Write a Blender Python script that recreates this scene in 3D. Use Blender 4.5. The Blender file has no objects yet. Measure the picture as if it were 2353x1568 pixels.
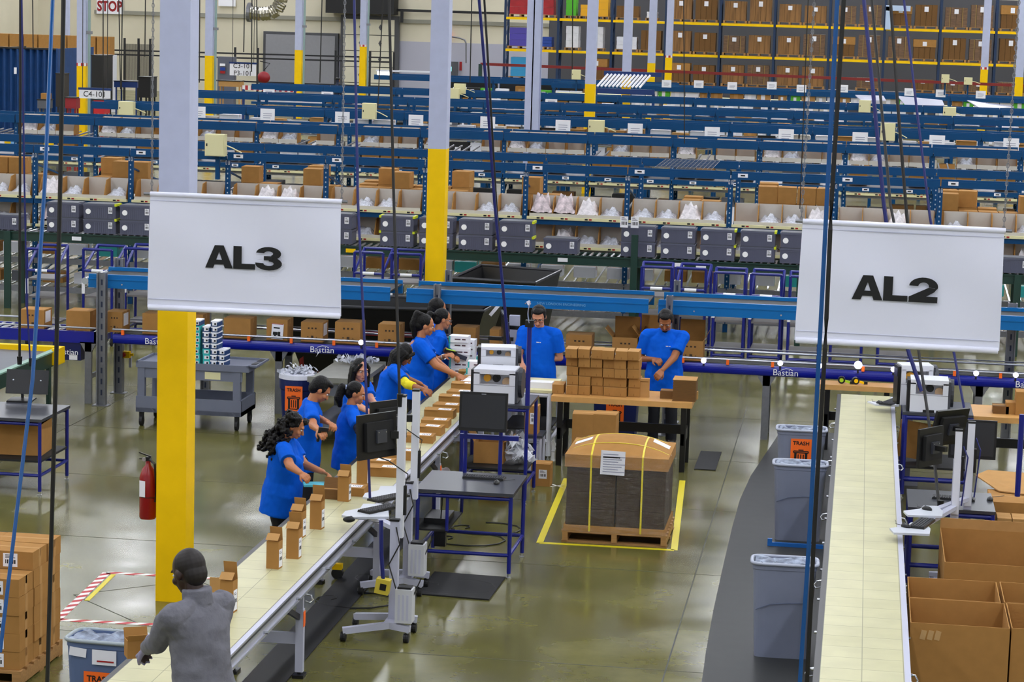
import bpy, bmesh, math, random
from mathutils import Vector as V, Matrix, noise as mnoise
random.seed(7)
PI = math.pi
sc = bpy.context.scene
COL = sc.collection
# ---------------------------------------------------------------- camera
FPX, PIT, YAW, ROL, HC = 5565.2, .141055364, .141788332, -.0285141546, 6.0
def _cam_axes():
    fwd = V((-math.sin(YAW)*math.cos(PIT), math.cos(YAW)*math.cos(PIT), -math.sin(PIT)))
    right = V((math.cos(YAW), math.sin(YAW), 0)); down = fwd.cross(right)
    c, s = math.cos(ROL), math.sin(ROL)
    return c*right+s*down, -s*right+c*down, fwd
AX, AY, AF = _cam_axes()
EYE = V((0, 0, HC))
def _ray(px, py): return AX*((px-1176.5)/FPX) + AY*((py-784)/FPX) + AF
def at(px, py, z):
    d = _ray(px, py); return EYE + d*((z-HC)/d.z)
def atY(px, py, y):
    d = _ray(px, py); return EYE + d*(y/d.y)
def atX(px, py, x):
    d = _ray(px, py); return EYE + d*(x/d.x)
cam = bpy.data.objects.new('camera', bpy.data.cameras.new('camera')); COL.objects.link(cam)
cam.data.sensor_width = 36; cam.data.lens = 36*FPX/2353; cam.data.clip_end = 400; cam.data.clip_start = .3
m = Matrix((AX, -AY, -AF)).transposed().to_4x4(); m.translation = EYE
cam.matrix_world = m
sc.camera = cam
# ---------------------------------------------------------------- world, exposure
w = bpy.data.worlds.new('ambient fill'); sc.world = w; w.use_nodes = True  # even fill light added through the open end behind the camera
w.node_tree.nodes['Background'].inputs[0].default_value = (.86, .93, 1, 1)
w.node_tree.nodes['Background'].inputs[1].default_value = .7
sc.view_settings.view_transform = 'Standard'; sc.view_settings.look = 'None'
sc.view_settings.gamma = 1; sc.view_settings.use_curve_mapping = False
sc.view_settings.exposure = 0.25
LAMP = 24.0
# ---------------------------------------------------------------- materials
def rgb(h):
    h = h.lstrip('#'); o = []
    for i in (0, 2, 4):
        c = int(h[i:i+2], 16)/255
        o.append(c/12.92 if c <= .04045 else ((c+.055)/1.055)**2.4)
    return (*o, 1)
MATS = {}
def mat(name, hexc, rough=.5, metal=0, var=0, vs=6, bump=0, bs=40, spec=.5, emit=0, stretch=None):
    if name in MATS: return MATS[name]
    M = bpy.data.materials.new(name); M.use_nodes = True; MATS[name] = M
    nt = M.node_tree; b = nt.nodes['Principled BSDF']; c = rgb(hexc)
    b.inputs['Base Color'].default_value = c; b.inputs['Roughness'].default_value = rough
    b.inputs['Metallic'].default_value = metal; b.inputs['Specular IOR Level'].default_value = spec
    M.diffuse_color = c
    if emit:
        b.inputs['Emission Color'].default_value = c; b.inputs['Emission Strength'].default_value = emit
    if var or bump:
        tc = nt.nodes.new('ShaderNodeTexCoord'); src = tc.outputs['Object']
        if stretch:
            mp = nt.nodes.new('ShaderNodeMapping'); mp.inputs['Scale'].default_value = stretch
            nt.links.new(src, mp.inputs[0]); src = mp.outputs[0]
    if var:
        n = nt.nodes.new('ShaderNodeTexNoise'); n.inputs['Scale'].default_value = vs; n.inputs['Detail'].default_value = 5
        nt.links.new(src, n.inputs['Vector'])
        r = nt.nodes.new('ShaderNodeMixRGB'); r.blend_type = 'MULTIPLY'; r.inputs[0].default_value = 1
        mr = nt.nodes.new('ShaderNodeMapRange'); mr.inputs[1].default_value = .3; mr.inputs[2].default_value = .7
        mr.inputs[3].default_value = 1-var; mr.inputs[4].default_value = 1+var*.6
        nt.links.new(n.outputs[0], mr.inputs[0])
        r.inputs[1].default_value = c; nt.links.new(mr.outputs[0], r.inputs[2]); nt.links.new(r.outputs[0], b.inputs['Base Color'])
    if bump:
        n2 = nt.nodes.new('ShaderNodeTexNoise'); n2.inputs['Scale'].default_value = bs; n2.inputs['Detail'].default_value = 4
        nt.links.new(src, n2.inputs['Vector'])
        bp = nt.nodes.new('ShaderNodeBump'); bp.inputs['Strength'].default_value = bump; bp.inputs['Distance'].default_value = .02
        nt.links.new(n2.outputs[0], bp.inputs['Height']); nt.links.new(bp.outputs[0], b.inputs['Normal'])
    return M
YEL = mat('yellow paint', '#FACB00', .55, var=.06, vs=3, spec=.2)
GREYP = mat('grey column paint', '#B6BCD6', .6, var=.04, spec=.3)
RBLUE = mat('rack blue paint', '#004170', .45, var=.08, vs=2, spec=.25)
RBLUE2 = mat('rack dark blue paint', '#0A2F6A', .38)
NLBLUE = mat('conveyor sky blue paint', '#066AAE', .4, var=.05, vs=2, spec=.3)
BBLUE = mat('conveyor royal blue paint', '#04168E', .3)
NAVY = mat('navy tube paint', '#0D1A78', .35)
GREEN = mat('conveyor green paint', '#16382F', .4, var=.1)
LGREEN = mat('pale green edge', '#7FA494', .45)
CARD = mat('cardboard', '#A87B44', .85, var=.07, vs=9, spec=.15)
CARDB = mat('cardboard light', '#B68B56', .85, var=.06, vs=9, spec=.15)
CARDD = mat('cardboard dark edge', '#704E24', .85, var=.15, vs=14, stretch=(1, 1, 30))
CARDIN = mat('cardboard inside', '#80561E', .85, var=.08)
BINW = mat('grey lined board', '#C4BFB6', .75, var=.05)
WHITE = mat('white paper', '#ECECF2', .6)
WHITEP = mat('white paint', '#D9DBE4', .4)
CREAM = mat('cream plastic', '#DCD6A6', .5)
BLACK = mat('black plastic', '#0B0B0D', .4)
BLACKR = mat('black rubber', '#121214', .65)
DGREY = mat('dark grey laminate', '#3A3C44', .3)
MGREY = mat('mid grey plastic', '#5A5D66', .5, var=.06)
TOTE = mat('tote grey plastic', '#56586C', .5, var=.05)
ALU = mat('brushed aluminium', '#B9BCC6', .32, .85)
ALUP = mat('pale aluminium paint', '#B6B8CA', .4)
GALV = mat('galvanised steel', '#85868C', .45, .6, var=.1, vs=14)
STEEL = mat('roller steel', '#C9CCD2', .25, .9)
RED = mat('red paint', '#A01418', .35)
REDB = mat('dark red beam paint', '#7C1710', .45)
ORANGE = mat('orange sign card', '#FF6E12', .6)
TRASHG = mat('bin grey plastic', '#7B8195', .5, var=.06, vs=5)
TRASHB = mat('bin navy plastic', '#10205A', .4)
WOODP = mat('pallet wood', '#A97E4A', .75, var=.2, vs=7, stretch=(1, 8, 8))
BUTCHER = mat('maple bench top', '#CF9C5A', .45, var=.12, vs=5, stretch=(1, 14, 1))
BANNER = mat('banner vinyl', '#E6E8F8', .5, bump=.06, bs=3)
INK = mat('black ink', '#08080A', .6)
TEAL = mat('teal print', '#35B4B4', .5)
GREENP = mat('lime print', '#4EB01E', .5)
PURPLE = mat('purple wrap', '#4A3FA0', .35)
BLUEW = mat('blue wrap', '#123C96', .35)
TAPEY = mat('yellow floor tape', '#D8C81C', .5)
CURTAIN = mat('blue curtain', '#0A3F78', .7, var=.15, vs=3)
SKIN_A = mat('tan skin', '#B8764C', .5)
SKIN_B = mat('light skin', '#CC8F70', .5)
SKIN_C = mat('brown skin', '#9C6038', .5)
SKIN_D = mat('deep brown skin', '#2E1710', .4)
HAIR = mat('black hair', '#070505', .5, bump=.4, bs=60, spec=.25)
SHIRT = mat('royal blue cotton', '#0A5CD4', .85, spec=.1, var=.1, vs=5, bump=.25, bs=14)
FLEECE = mat('grey fleece', '#6F6F78', .95, var=.2, vs=8, bump=.4, bs=25)
TROUS = mat('dark trousers', '#14161E', .85)
CABB = mat('blue air hose', '#0C4E8C', .35)
CABN = mat('navy cable', '#121C66', .4)
CABK = mat('black cable', '#121112', .5)
GOLD = mat('amber core', '#D79A1C', .5)
WALLM = mat('cream wall paint', '#D2CBB4', .8, var=.05, vs=.6)
def film(name, dens, tint):
    M = bpy.data.materials.new(name); M.use_nodes = True; nt = M.node_tree; nt.nodes.clear(); MATS[name] = M
    out = nt.nodes.new('ShaderNodeOutputMaterial'); mx = nt.nodes.new('ShaderNodeMixShader')
    tr = nt.nodes.new('ShaderNodeBsdfTransparent'); gl = nt.nodes.new('ShaderNodeBsdfGlossy')
    gl.inputs['Roughness'].default_value = .13; gl.inputs['Color'].default_value = rgb(tint)
    tc = nt.nodes.new('ShaderNodeTexCoord'); n = nt.nodes.new('ShaderNodeTexNoise'); n.inputs['Scale'].default_value = 9; n.inputs['Detail'].default_value = 6
    mp = nt.nodes.new('ShaderNodeMapping'); mp.inputs['Scale'].default_value = (1, 1, 3.5)
    nt.links.new(tc.outputs['Object'], mp.inputs[0]); nt.links.new(mp.outputs[0], n.inputs['Vector'])
    bp = nt.nodes.new('ShaderNodeBump'); bp.inputs['Strength'].default_value = 1; bp.inputs['Distance'].default_value = .05
    nt.links.new(n.outputs[0], bp.inputs['Height']); nt.links.new(bp.outputs[0], gl.inputs['Normal'])
    mx.inputs[0].default_value = dens
    nt.links.new(tr.outputs[0], mx.inputs[1]); nt.links.new(gl.outputs[0], mx.inputs[2]); nt.links.new(mx.outputs[0], out.inputs[0])
    return M
FILM = film('stretch film', .055, '#FFFFFF')
BAGS = mat('clear plastic bags', '#C9CCD6', .18, var=.35, vs=18, bump=1, bs=30)
BAGW = mat('white plastic bags', '#E4DEE0', .3, var=.25, vs=14, bump=.8, bs=30)
BAGR = mat('white and maroon bags', '#D9C9CC', .35, var=.5, vs=10, bump=.8, bs=30)
def striped(name, a, b, scale, rot):
    M = mat(name, a, .55); nt = M.node_tree
    tc = nt.nodes.new('ShaderNodeTexCoord'); mp = nt.nodes.new('ShaderNodeMapping'); mp.inputs['Rotation'].default_value = (0, 0, rot)
    wv = nt.nodes.new('ShaderNodeTexWave'); wv.inputs['Scale'].default_value = scale
    cr = nt.nodes.new('ShaderNodeValToRGB'); cr.color_ramp.interpolation = 'CONSTANT'
    cr.color_ramp.elements[0].color = rgb(a); cr.color_ramp.elements[1].color = rgb(b); cr.color_ramp.elements[1].position = .5
    nt.links.new(tc.outputs['Object'], mp.inputs[0]); nt.links.new(mp.outputs[0], wv.inputs['Vector'])
    nt.links.new(wv.outputs[0], cr.inputs[0]); nt.links.new(cr.outputs[0], nt.nodes['Principled BSDF'].inputs['Base Color'])
    return M
HAZ = striped('red and white hazard tape', '#B42028', '#E8E4E0', 2.2, .8)
# ---------------------------------------------------------------- mesh helpers
class MB:
    def __init__(s, o=None): s.v = []; s.f = []; s.mi = []; s.ms = []; s.o = V(o) if o is not None else V((0, 0, 0)); s.cur = 0
    def use(s, mt):
        if mt not in s.ms: s.ms.append(mt)
        s.cur = s.ms.index(mt); return s
    def add(s, vs, fs):
        k = len(s.v); s.v += [V(p)-s.o for p in vs]
        for f in fs: s.f.append([k+i for i in f]); s.mi.append(s.cur)
        return s
    def box(s, c, d, R=None, top=None):
        x, y, z = d[0]/2, d[1]/2, d[2]/2; c = V(c); t = top or (1, 1)
        P = [V((a*x*(t[0] if q > 0 else 1), b*y*(t[1] if q > 0 else 1), q*z)) for q in (-1, 1) for a, b in ((-1, -1), (1, -1), (1, 1), (-1, 1))]
        if R: P = [R @ p for p in P]
        return s.add([c+p for p in P], [(3, 2, 1, 0), (4, 5, 6, 7), (0, 1, 5, 4), (1, 2, 6, 5), (2, 3, 7, 6), (3, 0, 4, 7)])
    def mm(s, a, b):   # box from min and max corner
        a, b = V(a), V(b); return s.box((a+b)/2, b-a)
    def bar(s, a, b, w, h):   # square bar from a to b
        a, b = V(a), V(b); d = b-a; L = d.length; q = d.to_track_quat('Y', 'Z').to_matrix()
        return s.box((a+b)/2, (w, L, h), q)
    def cyl(s, a, b, r, r2=None, n=10, cap=True):
        a, b = V(a), V(b); r2 = r if r2 is None else r2
        q = (b-a).to_track_quat('Z', 'Y').to_matrix(); P = []
        for c, rr in ((a, r), (b, r2)):
            for i in range(n):
                t = 2*PI*i/n; P.append(c+q @ V((rr*math.cos(t), rr*math.sin(t), 0)))
        F = [(i, (i+1) % n, n+(i+1) % n, n+i) for i in range(n)]
        if cap: F += [tuple(range(n))[::-1], tuple(range(n, 2*n))]
        return s.add(P, F)
    def tube(s, pts, r, n=6):
        pts = [V(p) for p in pts]; P = []; F = []
        for i, p in enumerate(pts):
            d = (pts[min(i+1, len(pts)-1)]-pts[max(i-1, 0)]).normalized(); q = d.to_track_quat('Z', 'Y').to_matrix()
            for k in range(n):
                t = 2*PI*k/n; P.append(p+q @ V((r*math.cos(t), r*math.sin(t), 0)))
        for i in range(len(pts)-1):
            for k in range(n): F.append((i*n+k, i*n+(k+1) % n, (i+1)*n+(k+1) % n, (i+1)*n+k))
        F += [tuple(range(n))[::-1], tuple(range(len(P)-n, len(P)))]
        return s.add(P, F)
    def ell(s, c, r, R=None, nu=14, nv=9):
        c = V(c); r = (r, r, r) if isinstance(r, (int, float)) else r; P = []; F = []
        for j in range(nv+1):
            ph = PI*j/nv
            for i in range(nu):
                t = 2*PI*i/nu; p = V((r[0]*math.sin(ph)*math.cos(t), r[1]*math.sin(ph)*math.sin(t), r[2]*math.cos(ph)))
                P.append(c+(R @ p if R else p))
        for j in range(nv):
            for i in range(nu): F.append((j*nu+i, (j+1)*nu+i, (j+1)*nu+(i+1) % nu, j*nu+(i+1) % nu))
        return s.add(P, F)
    def caps(s, a, b, r1, r2, n=10):
        s.cyl(a, b, r1, r2, n); s.ell(a, r1, None, n, 7); return s.ell(b, r2, None, n, 7)
    def poly(s, pts, d):   # flat polygon pts (3D, planar) extruded by vector d
        n = len(pts); pts = [V(p) for p in pts]; d = V(d)
        return s.add(pts+[p+d for p in pts], [tuple(range(n)), tuple(range(2*n-1, n-1, -1))]+[(i, n+i, n+(i+1) % n, (i+1) % n) for i in range(n)])
    def loft(s, rings, n=20):   # rings: (center, rx, ry)
        P = []; F = []
        for c, rx, ry in rings:
            for i in range(n):
                t = 2*PI*i/n; P.append(V(c)+V((rx*math.cos(t), ry*math.sin(t), 0)))
        for j in range(len(rings)-1):
            for i in range(n): F.append((j*n+i, j*n+(i+1) % n, (j+1)*n+(i+1) % n, (j+1)*n+i))
        F += [tuple(range(n))[::-1], tuple(range(len(P)-n, len(P)))]
        return s.add(P, F)
    def mesh(s, name, mt=None, smooth=False):
        me = bpy.data.meshes.new(name); me.from_pydata([tuple(p) for p in s.v], [], s.f)
        for x in (s.ms or [mt]): me.materials.append(x)
        if s.ms and len(s.ms) > 1: me.polygons.foreach_set('material_index', s.mi)
        if smooth:
            me.polygons.foreach_set('use_smooth', [True]*len(me.polygons))
        me.update(); return me
    def build(s, name, mt=None, parent=None, smooth=False, loc=None, rot=None):
        return obj(name, s.mesh(name, mt, smooth), parent, loc, rot)
def fixn(me):
    bm = bmesh.new(); bm.from_mesh(me); bmesh.ops.recalc_face_normals(bm, faces=bm.faces); bm.to_mesh(me); bm.free(); return me
def obj(name, data, parent=None, loc=None, rot=None):
    o = bpy.data.objects.new(name, data); COL.objects.link(o)
    if parent: o.parent = parent
    if loc is not None: o.location = loc
    if rot is not None: o.rotation_euler = rot if not isinstance(rot, (int, float)) else (0, 0, rot)
    return o
def tag(o, label, cat, group=None, kind=None):
    o['label'] = label; o['category'] = cat
    if group: o['group'] = group
    if kind: o['kind'] = kind
    return o
def thing(name, label, cat, loc=(0, 0, 0), rot=0, group=None):
    o = obj(name, None, None, loc, rot); o.empty_display_size = .1
    return tag(o, label, cat, group)
def one(name, mb, mt, label, cat, loc=None, rot=None, group=None, smooth=False):
    return tag(mb.build(name, mt, None, smooth, loc, rot), label, cat, group)
def struct(name, mb, mt, parent=None):
    o = mb.build(name, mt, parent)
    if not parent: o['kind'] = 'structure'
    return o
def kids(o): return [c for c in KIDS.get(o.name, [])]
KIDS = {}
def clone(root, loc, rot=None, label=None, group=None, scale=None):
    def rec(o, p):
        c = o.copy(); COL.objects.link(c)
        if p: c.parent = p
        for ch in o.children: rec(ch, c)
        return c
    r = rec(root, None); r.location = loc
    if rot is not None: r.rotation_euler = rot if not isinstance(rot, (int, float)) else (0, 0, rot)
    if scale is not None: r.scale = scale
    if label: r['label'] = label
    if group: r['group'] = group
    return r
def text(s, size, mt, parent, loc, rot=(PI/2, 0, 0), bold=0, name='lettering', sx=1, align='CENTER'):
    c = bpy.data.curves.new(name, 'FONT'); c.body = s; c.size = size; c.align_x = align; c.align_y = 'CENTER'
    c.offset = bold; c.extrude = .0008; c.resolution_u = 3; c.materials.append(mt)
    tmp = bpy.data.objects.new('tmp', c); me = bpy.data.meshes.new_from_object(tmp); bpy.data.objects.remove(tmp); bpy.data.curves.remove(c)
    o = obj(name, me, parent, loc, rot); o.scale = (sx, 1, 1); return o
def barcode(mb, c, w, h, R=None, dots=True):   # small printed label lying in XZ facing -Y, printed with bars
    R = R or Matrix.Identity(3); c = V(c)
    mb.use(WHITE).box(c, (w, .002, h), R)
    mb.use(INK)
    n = 6
    for i in range(n): mb.box(c+R @ V((-w*.32+w*.64*i/(n-1), -.0016, -h*.12)), (w*.05*(1+(i*7 % 3)*.5), .001, h*.3), R)
    for k in range(3): mb.box(c+R @ V((-w*.08*k, -.0016, h*(.18+.1*k))), (w*(.7-.16*k), .001, h*.04), R)
    return mb
RX = lambda a: Matrix.Rotation(a, 3, 'X')
RY = lambda a: Matrix.Rotation(a, 3, 'Y')
RZ = lambda a: Matrix.Rotation(a, 3, 'Z')
def card_box(w, d, h, mt=None, tape=True, open_=False):
    """closed carton in local coords, base at z=0"""
    mb = MB(); mb.use(mt or CARD).mm((-w/2, -d/2, 0), (w/2, d/2, h-.002))
    mb.mm((-w/2+.001, -d/2+.001, h-.002), (w/2-.001, -.002, h)); mb.mm((-w/2+.001, .002, h-.002), (w/2-.001, d/2-.001, h))
    if tape:
        mb.use(CARDB).mm((-w/2-.001, -.025, h-.001), (w/2+.001, .025, h+.001)); mb.mm((-w/2-.0015, -.025, h-.07), (-w/2, .025, h)); mb.mm((w/2, -.025, h-.07), (w/2+.0015, .025, h))
    return mb
def open_box(w, d, h, t=.006, flaps=(), mt=None, inn=None):
    mb = MB(); mt = mt or CARD; inn = inn or mt
    mb.use(mt)
    mb.mm((-w/2, -d/2, 0), (w/2, -d/2+t, h)); mb.mm((-w/2, d/2-t, 0), (w/2, d/2, h))
    mb.mm((-w/2, -d/2+t, 0), (-w/2+t, d/2-t, h)); mb.mm((w/2-t, -d/2+t, 0), (w/2, d/2-t, h)); mb.mm((-w/2+t, -d/2+t, 0), (w/2-t, d/2-t, t))
    for side, L, ang in flaps:   # ang 0 = straight up, positive = outward
        mb.use(inn)
        if side in 'FB':
            s = -1 if side == 'F' else 1; R = RX(-s*ang)
            mb.box(V((0, s*d/2, h))+R @ V((0, 0, L/2)), (w, t*.8, L), R)
        else:
            s = -1 if side == 'L' else 1; R = RY(s*ang)
            mb.box(V((s*w/2, 0, h))+R @ V((0, 0, L/2)), (t*.8, d, L), R)
    return mb
ORD = 'first second third fourth fifth sixth seventh eighth ninth tenth eleventh twelfth thirteenth fourteenth fifteenth sixteenth seventeenth eighteenth nineteenth twentieth'.split()
def crumple(mb, c, r, n, rng, sz=.045):
    c = V(c)
    for i in range(n):
        p = c+V((rng.gauss(0, r[0]*.5), rng.gauss(0, r[1]*.5), abs(rng.gauss(0, r[2]*.6)))); u = V((rng.uniform(-1, 1), rng.uniform(-1, 1), rng.uniform(-1, 1))).normalized()*sz; w = V((rng.uniform(-1, 1), rng.uniform(-1, 1), rng.uniform(-1, 1))).normalized()*sz
        mb.add([p-u-w, p+u-w*.4, p+u*.6+w, p-u*.7+w*.8, p+V((0, 0, sz*.5))], [(0, 1, 4), (1, 2, 4), (2, 3, 4), (3, 0, 4)])
    return mb
# ================================================================ structure
def floor_mat():
    M = mat('polished concrete', '#6B6C50', .2); nt = M.node_tree; b = nt.nodes['Principled BSDF']
    tc = nt.nodes.new('ShaderNodeTexCoord')
    n = nt.nodes.new('ShaderNodeTexNoise'); n.inputs['Scale'].default_value = .9; n.inputs['Detail'].default_value = 8; n.inputs['Roughness'].default_value = .65
    nt.links.new(tc.outputs['Object'], n.inputs['Vector'])
    cr = nt.nodes.new('ShaderNodeValToRGB'); e = cr.color_ramp.elements
    e[0].position = .25; e[0].color = rgb('#4A4822'); e[1].position = .78; e[1].color = rgb('#787440')
    nt.links.new(n.outputs[0], cr.inputs[0]); nt.links.new(cr.outputs[0], b.inputs['Base Color'])
    n2 = nt.nodes.new('ShaderNodeTexNoise'); n2.inputs['Scale'].default_value = 1.1; n2.inputs['Detail'].default_value = 2
    nt.links.new(tc.outputs['Object'], n2.inputs['Vector'])
    mr = nt.nodes.new('ShaderNodeMapRange'); mr.inputs[1].default_value = .25; mr.inputs[2].default_value = .75; mr.inputs[3].default_value = .14; mr.inputs[4].default_value = .28; b.inputs['Specular IOR Level'].default_value = .4
    nt.links.new(n2.outputs[0], mr.inputs[0]); nt.links.new(mr.outputs[0], b.inputs['Roughness'])
    n3 = nt.nodes.new('ShaderNodeTexNoise'); n3.inputs['Scale'].default_value = 1.6; n3.inputs['Detail'].default_value = 2
    nt.links.new(tc.outputs['Object'], n3.inputs['Vector'])
    bp = nt.nodes.new('ShaderNodeBump'); bp.inputs['Strength'].default_value = .03; bp.inputs['Distance'].default_value = .03
    return M
X0, X1, YB = -48, 24, 137
fl = struct('floor', MB().mm((X0, -14, -.3), (X1, YB, 0)), floor_mat())
JOINT = mat('dark joint filler', '#33352A', .6)
def joint(a, b):
    a, b = V(a), V(b); a.z = b.z = .0006
    MB().bar(a, b, .014, .001).build('joint', JOINT, fl)
for y in (21.3, 25.1, 28.4, 31.6, 35): joint((-40, y, 0), (20, y, 0))
for x in (-10.6, -6.05, -1.55, 3): joint((x, 14, 0), (x, 36, 0))
joint((-7.55, 22.6, 0), (-6.55, 23.5, 0)); joint((-7.55, 22.6, 0), (-6.5, 21.6, 0)); joint((-6.55, 23.5, 0), (-5.6, 22.6, 0)); joint((-6.5, 21.6, 0), (-5.6, 22.6, 0))
struct('ceiling', MB().mm((X0, -14, 11.6), (X1, YB, 11.8)), mat('grey roof deck', '#7C7C7A', .8))
struct('wall_back', MB().mm((X0, YB, 0), (X1, YB+.3, 11.6)), WALLM)
struct('wall_left', MB().mm((X0-.3, -14, 0), (X0, YB, 11.6)), WALLM)
struct('wall_right', MB().mm((X1, -14, 0), (X1+.3, YB, 11.6)), WALLM)
# ceiling lamps: rows of high-bay fixtures
LAMPM = mat('lamp diffuser', '#F4F7FF', .5, emit=LAMP)
def lamp():
    t = thing('strip_lamp', 'long white strip lamp hanging under the warehouse roof', 'lamp', (0, 0, 0), 0, 'strip lamps under the roof')
    MB().mm((-.36, -2.6, -.02), (.36, 2.6, .1)).build('housing', WHITEP, t)
    MB().mm((-.33, -2.55, -.035), (.33, 2.55, -.021)).build('diffuser', LAMPM, t)
    MB().cyl((0, -.6, .1), (0, -.6, .62), .012, n=6).build('rod', GALV, t); MB().cyl((0, .6, .1), (0, .6, .62), .012, n=6).build('rod', GALV, t)
    return t
L0 = lamp(); first = True
for x in (-44, -36.5, -28.5, -20, -11.3, -2.2, 5.5, 13, 20.5):
    for k in range(18):
        y = 4+k*7.6
        if first: L0.location = (x, y, 10.98); first = False
        else: clone(L0, (x, y, 10.98))
# ---------------------------------------------------------------- columns
def column(x, y, w, ytop, label, tape=False, ibeam=False, pipe=False, arrow=False):
    t = thing('steel_column', label, 'column', (x, y, 0))
    t['kind'] = 'thing'
    def prof(z0, z1, e=0):
        m = MB(); h = w/2+e
        if ibeam: m.mm((-h, -h, z0), (h, -h+.03+e, z1)).mm((-h, h-.03-e, z0), (h, h, z1)).mm((-.015-e, -h, z0), (.015+e, h, z1))
        else: m.mm((-h, -h, z0), (h, h, z1))
        return m
    if ytop:
        prof(0, ytop).build('painted_base', YEL, t)
        prof(ytop, 11.6).build('shaft', GREYP, t)
    else: prof(0, 11.6).build('shaft', GREYP, t)
    if tape: MB().mm((-w/2-.004, -w/2-.004, ytop-.05), (w/2+.004, w/2+.004, ytop+.05)).build('hazard_band', HAZ, t)
    if pipe:
        MB().cyl((w/2+.1, -w/2+.05, 0), (w/2+.1, -w/2+.05, 11.6), .05, n=8).build('pipe', mat('pale conduit', '#8FA6A4', .4, .4), t)
        MB().mm((w/2+.02, -w/2, 4.4), (w/2+.2, -w/2+.1, 4.5)).build('pipe_clamp', GALV, t)
    return t
c1 = at(391, 1384, 0)
column(c1.x, c1.y+.15, .30, 3.2, 'square yellow and grey column beside the fire extinguisher, its top behind the AL3 banner')
column(-7.15, 40.6, .31, 3.42, 'square column, yellow below and grey above, standing behind the sky blue conveyor')
p = atY(1222, 300, 59); column(p.x, 59, .345, 0, 'all grey flanged column rising between the blue pick racks', ibeam=True)
for px, py, Y, lab, k in [
    (1357, 193, 75.1, 'grey and yellow column just right of the all grey flanged column', {}),
    (1440, 165, 89.3, 'second of four yellow based columns in the receding row, with a lamp globe on it', {}),
    (1497, 145, 103.1, 'third of four yellow based columns in the receding row before the pallet rack', {}),
    (1537, 130, 114.5, 'last and thinnest yellow based column of the receding row', dict(tape=True)),
    (482, 128, 92.6, 'yellow based column beside the grey electrical cabinet', dict(pipe=True)),
    (687, 115, 106.1, 'yellow based column in front of the grey dock door', dict(pipe=True)),
    (835, 105, 119, 'yellow based column with a red band beside the open dock', dict(pipe=True, tape=True)),
    (190, 148, 77.6, 'yellow based column behind the C4-101 sign with red band and arrow', dict(pipe=True, tape=True)),
    (152, 82, 120.4, 'thin yellow based column at the end of the blue curtain', {}),
    (2262, 157, 108, 'yellow based column left of the two at the far right, with a red band', dict(tape=True)),
    (2342, 177, 99.7, 'yellow based column with slotted web, rightmost in the picture', {})]:
    p = atY(px, py, Y); column(p.x, Y, .31, max(2.7, p.z), lab, **k)
g = atY(1437, 176, 89); one('column_globe', MB().ell(g, (.14, .1, .12)), CREAM, 'cream globe lamp fixed to a yellow column', 'lamp')
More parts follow.
